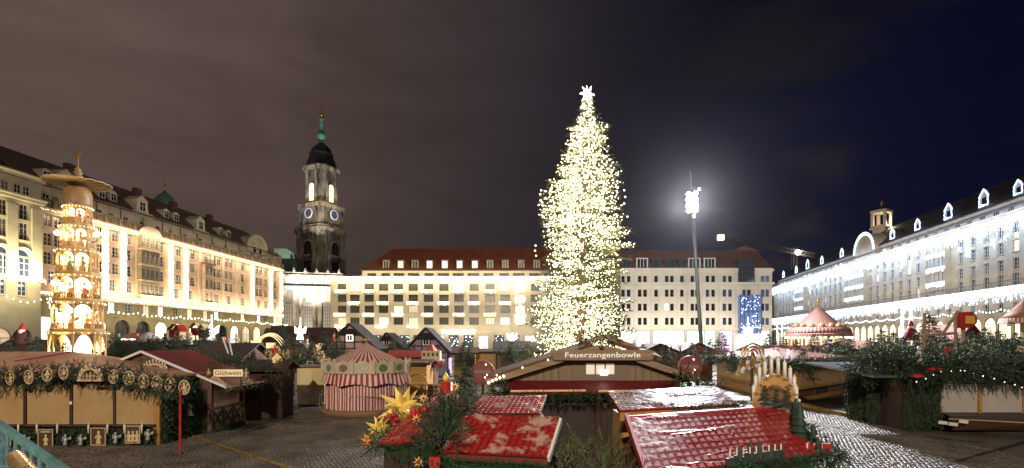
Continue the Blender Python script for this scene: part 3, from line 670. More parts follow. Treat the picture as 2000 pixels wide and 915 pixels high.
b = MB().prism([(un(529), zn(536)), (un(582), zn(536)), (un(570), zn(490)), (un(558), zn(482)), (un(536), zn(482))], 6, 24)
b.build('copper_roof', mat('copper_dark', (.045, .085, .06), .6, var=.3, scale=.5), nv)
light('nave_floodlight', 'SPOT', P(560, 650, 148), 30000, (1, .88, .68), P(590, 590, DN), spot_size=1.4, spot_blend=.9, shadow_soft_size=.5)

# ---------------------------------------------------------------- hotel with the red roof
DH = 139.
HST = mat('hotel_stone', (.52, .46, .35), .85, var=.14, scale=.3, bump=.15, bscale=6)
fh = Facade('hotel', 'cream hotel under a red tiled roof, glowing boxes of lights under its windows', 'building', (P(645, 670, DH).x, DH), (P(1100, 670, DH).x, DH)); rh = fh.root; UH = fh.len
kh = DH/1000; zh = lambda y: HC+(HY-y)*kh; uh = lambda x: (x-645)*kh
cols = [668, 693, 721, 749, 778, 807, 837, 867, 896.5, 926, 957, 986.5, 1016, 1046, 1075]
rws = [561.5, 583, 604.5, 627.5]
LITW = {(1, 0): LIT[0], (4, 2): LIT[0], (5, 2): LIT[4], (8, 0): LIT[1], (0, 3): LIT[4], (3, 3): LIT[1], (5, 3): LIT[4], (10, 3): LIT[4], (11, 3): LIT[1], (12, 0): LIT[1], (12, 1): LIT[1], (12, 2): LIT[1], (11, 0): LIT[4], (12, 3): LIT[1]}
CURT = mat('curtained_glass', (.055, .058, .05), .25, spec=.7)
holes = []; ww = []
for i, x in enumerate(cols):
    for j, y in enumerate(rws):
        wd = 18.5 if i > 0 else 17; u, v = uh(x), zh(y); w_, h_ = wd*kh, 14.2*kh
        holes.append((u-w_/2, u+w_/2, v-h_/2, v+h_/2)); ww.append((u, v, w_, h_, LITW.get((i, j), CURT)))
gx = [676, 709, 736, 763, 790, 817, 857, 886, 915, 944, 975, 1005, 1035, 1065, 1090]
for x in gx: holes.append((uh(x)-1.35, uh(x)+1.35, .05, zh(655)))
b = MB(); wall_holes(b, 0, UH, 0, zh(545), holes, 0, .45)
b.quad((0, 14, 0), (0, 0, 0), (0, 0, zh(545)), (0, 14, zh(545))); b.quad((UH, 0, 0), (UH, 14, 0), (UH, 14, zh(545)), (UH, 0, zh(545))); b.quad((0, 0, zh(545)), (UH, 0, zh(545)), (UH, 14, zh(545)), (0, 14, zh(545)))
b.build('wall', HST, rh)
for u, v, w_, h_, g in ww: window(rh, u, v, w_, h_, 3, 1, g, mat('anthracite_frame', (.07, .065, .06), .5), .36)
SHOP = [emat('shop_white', (.9, .95, 1), 1.6), emat('shop_warm', (1, .85, .6), .8), mat('shop_glass', (.03, .035, .035), .08, spec=.9, emit=(.6, .75, .7), estr=.10, sampling='NONE')]
for i, x in enumerate(gx): window(rh, uh(x), zh(655)/2, 2.7, zh(655)-.1, 2, 3, SHOP[2] if i % 3 else SHOP[1], WFRAMED, .4, 'shop_window')
pts = []
for x in gx:
    for i in range(26): pts.append((uh(x)+R.uniform(-1.2, 1.2), -.1, R.uniform(1, zh(657))))
bulbs('window_fairy_lights', pts, .10, emat('fairy_white', (.9, .95, 1), 8), rh)
b = MB().box(-.2, UH+.2, -.5, -.003, zh(545), zh(543)).box(-.2, UH+.2, -.3, -.003, zh(645), zh(643)); b.build('cornice', HST, rh)
icicles('light_cornice', -.4, UH+.2, zh(541.2), 1.0, 1.3, .2, .10, GOLDL, rh, y=-.75, seed=8, vstep=.25)
for j, xs in enumerate(((666, 720, 777, 835, 896, 957), (692, 748, 806, 866, 925.5, 986.5), (664, 720, 777, 835, 896, 957), (666, 692, 745, 806))):
    y = (571.5, 594.5, 617, 640)[j]
    for x in xs:
        wb = MB().box(-1.6, 1.6, -.55, -.01, -.25, .05).build('window_box', mat('window_box_grey', (.3, .3, .28), .6), rh); wb.location = (uh(x), 0, zh(y)+.3)
        icicles('icicle_lights', -1.5, 1.5, .30, .75, 1.05, .18, .085, GOLDL, wb, y=-.6, seed=int(x+j), vstep=.2)
for y in (572, 596, 628): # upright frames of light by the tree
    icicles('light_frame', uh(1016)-1.3, uh(1016)+1.3, zh(y)+1.9, .8, 2.6, .22, .1, GOLDL, rh, y=-.3, seed=int(y), vstep=.24)
sg = MB().box(uh(863), uh(928), -.75, -.3, zh(651), zh(644)).build('lit_fascia_sign', emat('sign_white', (.95, .97, 1), 3.2), rh)
# set-back storey, roof and dormers
x0 = uh(707); yb = 3.; hs = []
for x, w_ in zip((726, 753, 779, 807.5, 838, 866, 895, 924.6, 954, 984.5, 1013, 1043, 1072), (17, 17, 21, 22, 18, 22, 22, 23, 19, 19, 23, 19, 20)): kk = (DH+yb)/1000; hs.append(((x-1000)*kk-P(645, 670, DH).x-w_*kk/2, (x-1000)*kk-P(645, 670, DH).x+w_*kk/2, HC+(HY-545.)*kk, HC+(HY-533.8)*kk))
kk = (DH+yb)/1000; x0 = (707-1000)*kk-P(645, 670, DH).x; vE = HC+(HY-528)*kk
b = MB(); wall_holes(b, x0, UH, zh(546), vE, hs, yb, .3); b.quad((x0, 14, zh(546)), (x0, yb, zh(546)), (x0, yb, vE), (x0, 14, vE)); b.build('setback_wall', HST, rh)
for a, c, d, e_ in hs: window(rh, (a+c)/2, (d+e_)/2, c-a, e_-d, 3, 1, CURT, WFRAMED, .24, y=yb)
ROOFR = roofmat('roof_tile_red', (.24, .062, .024), (.08, .02, .01), .3, .3, .2)
dR = 7.; kr = (DH+yb+dR)/1000; vR = HC+(HY-486)*kr; xr = (768-1000)*kr-P(645, 670, DH).x
b = MB().slab((x0-.3, yb-.4, vE), (UH, yb-.4, vE), (UH, yb+dR, vR), (xr, yb+dR, vR), .3).slab((x0-.3, yb+2*dR, vE), (x0-.3, yb-.4, vE), (xr, yb+dR, vR), (xr, yb+dR+.02, vR), .3).slab((UH, yb+2*dR, vE), (x0-.3, yb+2*dR, vE), (xr, yb+dR+.02, vR), (UH, yb+dR+.02, vR), .3)
rf = b.build('roof', ROOFR, rh)
MB().box(x0-.4, UH, yb-.6, yb-.38, vE-.25, vE+.05).build('gutter', WFRAMED, rh)
for i, x in enumerate((754, 782.6, 810.7, 839, 868.6, 897.6, 927.5, 957, 987, 1018, 1048)):
    g = {1: LIT[4], 3: LIT[1], 4: LIT[1], 5: LIT[2], 6: LIT[3]}.get(i, CURT)
    t = .04; y = yb+dR*t; kq = (DH+y)/1000; u = (x-1000)*kq-P(645, 670, DH).x; v0 = HC+(HY-527)*kq; hh = 2.6
    b = MB().box(-.95, .95, 0, 4.0, 0, hh, 0).box(-1.1, 1.1, -.15, 4.3, hh, hh+.15, 1)
    d = b.build('dormer', [mat('dormer_zinc', (.14, .12, .10), .6), mat('dormer_cap', (.1, .09, .08), .5)], rf); d.location = (u, y, v0)
    window(d, 0, hh/2, 1.5, 2.25, 2, 1, g, WFRAME, -.02)
strip_light('garland_glow', fh.W(1, -2.4, zh(549)), fh.W(UH-8, -2.4, zh(549)), (0, .75, -.65), 3300, (1, .82, .52))
strip_light('garland_glow', fh.W(1, -1.6, zh(541)), fh.W(UH-8, -1.6, zh(541)), (0, .8, .6), 2200, (1, .8, .5))
strip_light('garland_glow', fh.W(1, -3.5, zh(648)), fh.W(UH-8, -3.5, zh(648)), (0, .75, .65), 1300, (1, .86, .6))
strip_light('garland_glow', fh.W(1, -3.5, zh(647)), fh.W(UH-8, -3.5, zh(647)), (0, .6, -.8), 500, (1, .88, .62))

# ---------------------------------------------------------------- white building with dark glass dormers
DW = 127.; kw = DW/1000; X0 = P(1212, 670, DW).x
fwb = Facade('white_office_building', 'white stone building with a glass bay and dark glazed dormers in its brown roof', 'building', (X0, DW), (P(1508, 670, DW).x, DW)); rw_ = fwb.root; UW = fwb.len
uw = lambda x: (x-1212)*kw; zw = lambda y: HC+(HY-y)*kw
WST = mat('white_stone', (.60, .56, .48), .85, var=.1, scale=.4, bump=.12, bscale=6)
DKG = mat('bay_glass', (.03, .035, .045), .06, spec=.9)
DKF = mat('dark_mullion', (.04, .04, .045), .4)
holes = []; ww = []
pairs = [1217, 1228, 1249.5, 1260, 1281.5, 1302.5, 1312.5, 1332, 1352.5, 1361.5, 1382, 1393, 1415, 1426, 1489.5, 1498.5]
for x in pairs+[1453.5, 1463]:
    for j, y in enumerate((546, 573, 600.5, 628)):
        if x in (1453.5, 1463) and j != 1: continue
        w_, h_ = 7.2*kw, (14 if j else 13.5)*kw; u, v = uw(x), zw(y); holes.append((u-w_/2, u+w_/2, v-h_/2, v+h_/2))
        g = GLASS
        if x == 1302.5 and j == 2: g = emat('lit_full', (1, 1, .85), 5)
        elif x > 1380 and R.random() < .5: g = GLASSB
        ww.append((u, v, w_, h_, g))
shopsW = [(1219, 12, 3), (1256, 28, 1), (1307, 60, 0), (1360, 34, 2), (1387, 20, 3), (1419, 26, 1), (1495, 18, 0)]
for x, wd, _ in shopsW: holes.append((uw(x)-wd*kw/2, uw(x)+wd*kw/2, .05, zw(646)))
b = MB(); wall_holes(b, 0, UW, 0, zw(528), holes, 0, .4)
b.quad((0, 14, 0), (0, 0, 0), (0, 0, zw(528)), (0, 14, zw(528))); b.quad((UW, 0, 0), (UW, 14, 0), (UW, 14, zw(528)), (UW, 0, zw(528)))
b.build('wall', WST, rw_)
for u, v, w_, h_, g in ww: window(rw_, u, v, w_, h_, 1, 2, g, DKF, .3)
SW = [emat('shop_bright', (1, 1, .97), 2.6), emat('shop_pink', (.95, .55, 1), 1.6), emat('shop_green', (.35, 1, .6), 1.8), emat('shop_cool', (.85, .9, 1), 2.2)]
for x, wd, g in shopsW: window(rw_, uw(x), zw(646)/2, wd*kw, zw(646)-.1, max(1, int(wd/12)), 2, SW[g], DKF, .34, 'shop_window')
MB().box(uw(1288), uw(1306), -.2, -.05, zw(650), zw(654)).build('shop_sign', emat('sign_green', (.2, .9, .3), 2), rw_)
for y, d in ((528, .45), (554, .7), (643.5, .5)): MB().box(-.2, UW+.3, -d, -.003, zw(y)-.2, zw(y)+.25).box(-.2, UW+.15, -d*.6, -.003, zw(y)-.45, zw(y)-.2).build('cornice', WST, rw_)
for x in (1238, 1271, 1322, 1342, 1371.5, 1404, 1437, 1482):
    MB().box(uw(x)-.03, uw(x)+.03, -.035, -.001, zw(640), zw(557)).build('joint_line', mat('stone_joint', (.3, .27, .22), .9), rw_)
# glass bay
b = MB().box(uw(1441), uw(1482), -1.3, -.01, zw(652), zw(578)); bay = b.build('glass_bay', mat('bay_glass_blue', (.05, .07, .12), .08, spec=.9, emit=(.2, .32, .8), estr=.4, sampling='NONE'), rw_)
b = MB()
for i in range(6): x = uw(1441)+i*(uw(1482)-uw(1441))/5; b.box(x-.07, x+.07, -1.4, -1.302, zw(652), zw(578))
for i in range(8): z = zw(652)+i*(zw(578)-zw(652))/7; b.box(uw(1441), uw(1482), -1.36, -1.301, z-.06, z+.06)
b.build('mullion', DKF, bay)
pts = [(uw(1441)+R.uniform(.2, 5), -1.55, R.uniform(zw(652), zw(578))) for i in range(70)]
bulbs('blue_fairy_lights', pts, .12, emat('fairy_blue', (.35, .5, 1), 6), bay)
MB().box(uw(1441), uw(1482), -1.6, -.5, 0, zw(653)).build('entrance', SW[3], rw_)
# roof
ROOFB = roofmat('roof_tile_umber', (.18, .072, .052), (.04, .018, .012), .3, .42, .2)
dR = 8.; kq = (DW+dR)/1000; vE = zw(527); vR = HC+(HY-489)*kq
xq = lambda x, y: (x-1000)*(DW+y)/1000-X0
b = MB().slab((0, -.3, vE), (UW+.2, -.3, vE), (xq(1478, dR), dR, vR), (0, dR, vR), .3)
b.slab((UW+.2, -.3, vE), (UW+.2, 2*dR, vE), (xq(1478, dR), dR+.02, vR), (xq(1478, dR), dR, vR), .3).slab((UW+.2, 2*dR, vE), (0, 2*dR, vE), (0, dR+.02, vR), (xq(1478, dR), dR+.02, vR), .3)
vP = HC+(HY-480)*kq
b.add([(xq(1425, dR), dR-.1, vR-.4), (xq(1455, dR), dR-.1, vP), (xq(1486, dR), dR-.1, vR-.4), (xq(1455, dR), dR+7, vP)], [(0, 1, 2), (0, 1, 3), (1, 2, 3)][::-1])
rf = b.build('roof', ROOFB, rw_)
for x, w_, fr in ((1220, 22, 0), (1254, 19, 1), (1280, 12, 0), (1307, 18, 0), (1331, 12, 0), (1356, 20, 1), (1386, 19, 1)):
    y = .6; kk = (DW+y)/1000; z0 = HC+(HY-531)*kk; z1 = HC+(HY-506)*kk; hw = w_*kk/2
    d = MB().box(-hw, hw, 0, 5.5, 0, z1-z0).build('glazed_dormer', DKG, rf); d.location = (xq(x, y), y, z0)
    fb = MB(); h_ = z1-z0; f_ = .22 if fr else .1
    fb.box(-hw-f_, -hw+.02, -.15, .3, 0, h_+f_).box(hw-.02, hw+f_, -.15, .3, 0, h_+f_).box(-hw+.02, hw-.02, -.15, .3, h_-.02, h_+f_)
    for i in range(1, 3): fb.box(-hw+i*2*hw/3-.05, -hw+i*2*hw/3+.05, -.08, -.002, 0, h_-.02)
    fb.build('dormer_frame', mat('white_frame', (.6, .6, .58), .5) if fr else DKF, d)
MB().box(0, UW, -.35, .25, vE-.1, vE+.35).build('parapet', WST, rw_)
b = MB().box(uw(1441), uw(1471), -.5, 4.5, zw(552), zw(507)); gb = b.build('roof_glass_bay', DKG, rw_)
b = MB()
for i in range(5): x = uw(1441)+i*(uw(1471)-uw(1441))/4; b.box(x-.06, x+.06, -.62, -.502, zw(552), zw(507))
for z in (zw(507), zw(519), zw(531), zw(543)): b.box(uw(1441), uw(1471), -.58, -.501, z-.1, z+.1)
b.build('mullion', DKF, gb)
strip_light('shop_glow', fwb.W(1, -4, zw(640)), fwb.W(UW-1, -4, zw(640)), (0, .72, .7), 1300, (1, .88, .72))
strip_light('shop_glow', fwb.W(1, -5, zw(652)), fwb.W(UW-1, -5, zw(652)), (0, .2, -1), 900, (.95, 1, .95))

# ---------------------------------------------------------------- long block on the east side, hung with cool white lights
def Rpt(x): d = 68.6/((x-1170)/1000); return ((x-1000)*d/1000, d)
fr = Facade('long_lit_building', 'long stone block hung with cold white light garlands, warm arcade arches below', 'building', Rpt(1511), Rpt(2060)); rr_ = fr.root; UR = fr.len
EST = mat('east_sandstone', (.46, .36, .23), .85, var=.2, scale=.4, bump=.25, bscale=8)
ESTD = mat('east_balustrade', (.09, .08, .075), .8)
uR = fr.u; holes = []; wins = []
rowsR = (22.9, 20.05, 17.1, 14.6)
vTop = 25.0
oriR = [(1677, 5.2, 9.5), (1840, 5.2, 5.2), (1567.5, 5.2, 6.8)]
def in_ori(u): return any(abs(u-uR(x)) < w_/2+.9 for x, _, w_ in oriR)
u = 1.7; kcol = 0
uspan = [uR(x) for x in (1735, 1754, 1773, 1794, 1816, 1876, 1901, 1928, 1956, 1984, 2015)]
step = (uspan[9]-uspan[5])/4
colsR = []
u = uR(1876)
while u > 1.2: colsR.append(u); u -= step
u = uR(1876)+step
while u < UR-1: colsR.append(u); u += step
lit_i = 0
for u in colsR:
    for j, v in enumerate(rowsR):
        if in_ori(u): continue
        g = None; q = R.random()
        if q < .09: g = LIT[0]
        elif q < .14: g = LIT[4]
        elif q < .24: g = GLASSB
        addw(u, v, 1.25, 1.9 if j < 3 else 2.1, 2, 3, g)
    addw(u, 9.9, 1.2, 1.7, 2, 2, GLASSB if R.random() < .4 else None)
arches = []
uA = uR(1931); st = (uR(1959)-uR(1903))/2*1.0
u = uA
while u > 4: arches.append(u); u -= abs(st)
u = uA+abs(st)
while u < UR-2: arches.append(u); u += abs(st)
for u in arches: holes.append((u-1.55, u+1.55, .05, 8.4))
b = MB(); wall_holes(b, 0, UR, 0, vTop, holes, 0, .4)
for u in arches: spandrel(b, u, 1.55, 6.85, 8.4, 0, .4)
b.quad((0, 14, 0), (0, 0, 0), (0, 0, vTop), (0, 14, vTop)); b.quad((UR, 0, 0), (UR, 14, 0), (UR, 14, vTop), (UR, 0, vTop))
b.build('wall', EST, rr_)
for u, v, w_, h_, nx, ny, g, ar, f_ in wins: window(rr_, u, v, w_, h_, nx, ny, g, None, .26)
b = MB()
for a, c, d, e_ in holes:
    if d > 9.2: b.box(a-.1, c+.1, -.12, -.002, d-.14, d-.003)
b.build('window_sills', EST, rr_)['kind'] = 'stuff'
for i, u in enumerate(arches): window(rr_, u, 4.2, 3.1, 8.3, 2, 4, emat('arcade_glow', (1, .80, .45), 2.2), WFRAMED, .38, 'arcade_arch', arch=True)
for x, n, wd in oriR:
    u = uR(x); o = MB(); hs = []
    nn = 5 if wd > 6 else 4
    for v in rowsR[:4]:
        for q in range(nn): uu = u+(q-(nn-1)/2)*wd/nn; hs.append((uu-.42, uu+.42, v-.95, v+.95))
    wall_holes(o, u-wd/2, u+wd/2, 12.4, 25.2, hs, -1.1, .25); o.quad((u-wd/2, 0, 12.4), (u-wd/2, -1.1, 12.4), (u-wd/2, -1.1, 25.2), (u-wd/2, 0, 25.2)); o.quad((u+wd/2, -1.1, 12.4), (u+wd/2, 0, 12.4), (u+wd/2, 0, 25.2), (u+wd/2, -1.1, 25.2)); o.quad((u-wd/2, -1.1, 25.2), (u+wd/2, -1.1, 25.2), (u+wd/2, 0, 25.2), (u-wd/2, 0, 25.2))
    oo = o.build('oriel', EST, rr_)
    for h in hs: window(oo, (h[0]+h[1])/2, (h[2]+h[3])/2, .84, 1.9, 2, 3, GLASSB if R.random() < .3 else None, None, .2, y=-1.1)
    for v in rowsR[:3]: icicles('light_garland', u-wd/2-.2, u+wd/2+.2, v-1.05, .7, 1.2, .2, .09, WHITEL, oo, y=-1.3, seed=int(v*9+x), vstep=.22)
MB().box(0, UR, -.6, -.003, 25.0, 25.35).box(0, UR, -.95, -.003, 25.35, 25.7).build('cornice', EST, rr_)
icicles('light_garland', .2, UR-.2, 24.95, .9, 3.0, .2, .095, WHITEL, rr_, y=-1.1, seed=20, vstep=.24)
MB().box(0, UR, -1.6, -.003, 13.05, 13.35).build('balcony_slab', EST, rr_)
b = MB().box(0, UR, -1.55, -1.45, 14.2, 14.3)
for i in range(int(UR/.35)): b.box(i*.35, i*.35+.05, -1.52, -1.48, 13.35, 14.2)
b.build('balcony_railing', ESTD, rr_)
icicles('light_garland', .2, UR-.2, 13.2, 1.2, 3.0, .2, .095, WHITEL, rr_, y=-1.75, seed=21, vstep=.24)
for x in (1528, 1780, 1797, 1912, 1538):
    u = uR(x); icicles('light_column', u-.5, u+.5, 13.0 if x != 1912 else 24.5, 8 if x != 1912 else 5, 9 if x != 1912 else 5.4, .2, .1, WHITEL, rr_, y=-1.8, seed=int(x), vstep=.28)
pts = []
for i in range(26):
    for q in range(6): t = q/6; pts.append((1+(i+t)*(UR-2)/26, -3.2, 9.4-.35*math.sin(PI*t)))
bulbs('string_of_bulbs', pts, .11, emat('bulb_white', (1, .95, .85), 12), rr_)
for x in (1585, 1600, 1616, 1640, 1664, 1720, 1765, 1783, 1880, 1894, 1945, 1970, 1992): # blobs of light hung between the windows
    u = uR(x)+.0; icicles('light_cluster', u-.35, u+.35, 22.0, .6, 2.6 if x % 2 else 1.2, .22, .1, WHITEL, rr_, y=-.5, seed=int(x)+3, vstep=.26)
# attic storey and roof
hs = []
for i, u in enumerate(colsR): hs.append((u-.75, u+.75, 26.3, 27.5))
b = MB(); wall_holes(b, 0, UR, 25.2, 28.3, hs, 1.5, .25); b.quad((0, 0, 25.68), (UR, 0, 25.68), (UR, 1.5, 25.68), (0, 1.5, 25.68)); b.quad((0, 14, 25.2), (0, 1.5, 25.2), (0, 1.5, 28.3), (0, 14, 28.3)); b.build('attic_wall', EST, rr_)
for i, h in enumerate(hs): window(rr_, (h[0]+h[1])/2, 26.9, 1.5, 1.2, 3, 1, LIT[0] if i % 7 in (2, 3) and i > 3 else None, None, .15, y=1.5)
MB().box(0, UR, -.85, -.6, 26.35, 26.6).build('balustrade', ESTD, rr_)
ROOFK = roofmat('roof_tile_night', (.030, .020, .020), (.012, .008, .008), .35, .28)
b = MB().slab((-.3, 1.0, 28.3), (UR, 1.0, 28.3), (UR, 8, 34.4), (4, 8, 34.4), .25).slab((-.3, 15, 28.3), (-.3, 1, 28.3), (4, 8, 34.4), (4, 8.02, 34.4), .25).slab((UR, 15, 28.3), (-.3, 15, 28.3), (4, 8.02, 34.4), (UR, 8.02, 34.4), .25)
b.build('roof', ROOFK, rr_)
DL = MB().prism([(-.8, 0), (.8, 0), (.8, 1.7), (1.0, 1.75), (.5, 2.5), (0, 2.9), (-.5, 2.5), (-1.0, 1.75), (-.8, 1.7)], 0, .08).prism([(-.75, 0), (.75, 0), (.75, 1.65), (.45, 2.4), (0, 2.8), (-.45, 2.4), (-.75, 1.65)], .081, 2.4, 2).box(-.5, .5, -.03, -.002, .3, 1.6, 1).mesh('lit_dormer', [mat('dormer_pale', (.5, .5, .5), .6), GLASS, mat('dormer_slate', (.03, .022, .022), .7)])
ptsD = [(s*.85+R.uniform(-.08, .08), -.15, .1+i*.2) for s in (-1, 1) for i in range(9)]+[(-.9+i*.15, -.15, 1.8+1.0*(1-abs(-.9+i*.15)/.9)) for i in range(13)]+[(-.7+i*.17, -.15, .1+R.uniform(0, .5)) for i in range(9)]
me = None
for i, x in enumerate((1531, 1556, 1578, 1606, 1645, 1744, 1793, 1853, 1922.5, 1990)):
    y = 1.9; o = link('lit_dormer', DL, rr_); o.location = (uR(x, y), y, 28.6); s = 1.25 if x in (1578, 1853, 1922.5) else 1.; o.scale = (s, 1, s)
    if me is None: lo = bulbs('dormer_lights', ptsD, .12, WHITEL, o); me = lo.data
    else: lo = link('dormer_lights', me, o); lo['kind'] = 'stuff'
u = uR(1687, 0); b = MB().prism([(u-5, 25.7), (u+5, 25.7)]+[(u+5*math.cos(t*PI/16), 27.6+4.6*math.sin(t*PI/16)) for t in range(17)], .2, 3.5); b.build('round_gable', EST, rr_)
bulbs('gable_lights', [(u+q*math.cos(t*PI/44), -.1, 27.6+(q-.3)*math.sin(t*PI/44)) for t in range(45) for q in (4.6, 4.9, 5.2)], .13, WHITEL, rr_)
COOL = (.40, .60, 1)
strip_light('garland_glow', fr.W(2, -4.6, 24.9), fr.W(UR-2, -4.6, 24.9), fr.dirW((0, .8, -.6)), 17000, COOL)
strip_light('garland_glow', fr.W(2, -2.8, 13.6), fr.W(UR-2, -2.8, 13.6), fr.dirW((0, .66, .75)), 1300, (.95, .9, .8))
strip_light('garland_glow', fr.W(2, -3.2, 12.2), fr.W(UR-2, -3.2, 12.2), fr.dirW((0, .66, -.75)), 2200, (.7, .8, 1))
strip_light('garland_glow', fr.W(2, -2.4, 25.9), fr.W(UR-2, -2.4, 25.9), fr.dirW((0, .8, .6)), 700, (1, .85, .6))
# open roof lantern on its ridge
lu = uR(1722, 8); LT = fr.W(lu, 8, 0); ld_ = LT.y
tl = thing('roof_turret', 'small open stone turret with four columns and a spire above the dark roof', 'turret', (LT.x, LT.y, 0), .5)
zl = lambda y: HC+(HY-y)*ld_/1000; kl = ld_/1000
b = MB().box(-11*kl, 11*kl, -11*kl, 11*kl, 30, zl(441)).box(-15*kl, 15*kl, -15*kl, 15*kl, zl(449), zl(446)); b.build('base', SANDT, tl)
for sx in (-1, 1):
    for sy in (-1, 1): MB().box(sx*11*kl-.32, sx*11*kl+.32, sy*11*kl-.32, sy*11*kl+.32, zl(446), zl(417)).build('column', SANDT, tl)
MB().box(-14*kl, 14*kl, -14*kl, 14*kl, zl(417), zl(412)).build('lintel', SANDT, tl)
MB().lathe([(17*kl, zl(412)), (7*kl, zl(408)), (2.6*kl, zl(404)), (1.2*kl, zl(402))], 4, a0=PI/4).build('cap', ROOFK, tl)
MB().lathe([(.2, zl(402)), (.45, zl(400.5)), (.2, zl(399)), (.35, zl(397)), (.08, zl(395)), (.05, zl(391))], 8).build('spire', GILT, tl)
light('turret_lamp', 'POINT', (LT.x, LT.y-2, zl(440)), 900, (1, .9, .7), shadow_soft_size=.3)
# ================================================================ lamps of the square
STEEL = mat('galvanised_steel', (.32, .33, .32), .45, metal=.6, var=.2, scale=4)
mt0 = P(1371, 670, 70); mtop = P(1348, 335, 70)
ml = thing('floodlight_mast', 'tall grey steel mast with a cluster of dazzling white floodlights near its top', 'light mast', (mt0.x, mt0.y, 0))
b = MB(); base = Vector((mt0.x+.15, 70, 0)); pts = [base.lerp(mtop, t) for t in (0, .25, .5, .7, .85, .87, 1)]
b.tube(pts, [.30, .27, .24, .21, .18, .10, .08], 12); b.build('pole', mat('mast_paint', (.10, .12, .11), .5, metal=.3), ml, True, world=True)
hub = P(1349.5, 397, 70)
FL = emat('floodlight', (.96, .98, 1), 14)
for i, (dx, dz) in enumerate([(-.45, 1.1), (.45, 1.15), (-.5, .4), (.5, .35), (-.5, -.4), (.5, -.45), (-.4, -1.1), (.42, -1.1), (0, .75), (0, -.75), (0, 0), (.95, 1.75), (.3, -1.9)]):
    c = Vector((hub.x+dx, hub.y-.35-.1*(i % 2), hub.z+dz)); r_ = .34 if i < 11 else .18
    M_ = Matrix.Translation(c) @ Matrix.Rotation(PI/2+.25, 4, 'X'); lb = MB()
    lb.lathe([(r_*.6, -.35), (r_*1.1, 0), (r_*1.1, .05)], 12, mi=0, M=M_); lb.lathe([(r_, .06), (.01, .065)], 12, mi=1, M=M_, cap=False)
    lb.build('floodlight', [STEEL, FL], ml, world=True)
b = MB()
for dz in (1.1, .38, -.4, -1.1): b.beam(hub+Vector((-.9, 0, dz)), hub+Vector((.9, 0, dz)), .08, .08)
b.build('crossarm', STEEL, ml, world=True)
light('mast_light', 'SPOT', P(1349.5, 396, 68.8), 210000, (.97, .97, 1), (P(1349.5, 396, 68.8).x-10, 20, 4), spot_size=math.radians(165), spot_blend=.35, shadow_soft_size=.8)
light('mast_light', 'SPOT', P(1349.5, 396, 71.2), 85000, (1, .95, .88), (P(1349.5, 396, 71.2).x-6, 125, 6), spot_size=math.radians(160), spot_blend=.35, shadow_soft_size=.8)
# the masts behind the photographer that light the near stalls
light('mast_light', 'POINT', (-13, -45, 30), 150000, (1, .84, .64), shadow_soft_size=.7)
light('mast_light', 'POINT', (30, -40, 28), 16000, (1, .86, .7), shadow_soft_size=.7)
# crane behind the white building
cr_ = thing('tower_crane', 'lattice jib of a tower crane with a lit cabin, above the white building', 'crane', (P(1560, 670, 230).x, 230, 0))
YEL = mat('crane_paint', (.09, .055, .035), .6)
b = MB(); a, c = P(1403, 466, 235), P(1592, 503, 225); up = Vector((0, 0, 1.7))
n = 26
for o in (Vector((0, 0, 0)), up, Vector((0, 1.4, 0))): b.beam(a+o, c+o, .32, .32)
for i in range(n):
    p, q = a.lerp(c, i/n), a.lerp(c, (i+1)/n); b.beam(p, q+up, .16, .16); b.beam(p+up, p+Vector((0, 1.4, 0)), .14, .14); b.beam(q+up, p+Vector((0, 1.4, 0)), .14, .14)
b.build('jib', YEL, cr_, world=True)
p = P(1409, 468, 234); MB().box(p.x-1.6, p.x+1.0, p.y-1, p.y+1, p.z-.4, p.z+2.1).build('lit_cabin', emat('crane_cabin', (1, .72, .4), 2.2), cr_, world=True)
p = P(1556, 494, 228); b = MB()
for sx in (-.8, .8):
    for sy in (-.8, .8): b.beam((p.x+sx, p.y+sy+2, 0), (p.x+sx, p.y+sy+2, p.z+2.5), .25, .25)
for i in range(24): z = p.z+2.5-i*2; b.beam((p.x-.8, p.y+1.2, z), (p.x+.8, p.y+1.2, z-2), .15, .15)
b.build('tower', YEL, cr_, world=True)
b = MB().ball((p.x, p.y-1, p.z), 1.15, 12, 8); b.build('floodlight', FL, cr_, True, world=True)
light('crane_light', 'POINT', (p.x, p.y-3, p.z), 2500, (.9, .95, 1), shadow_soft_size=.5)

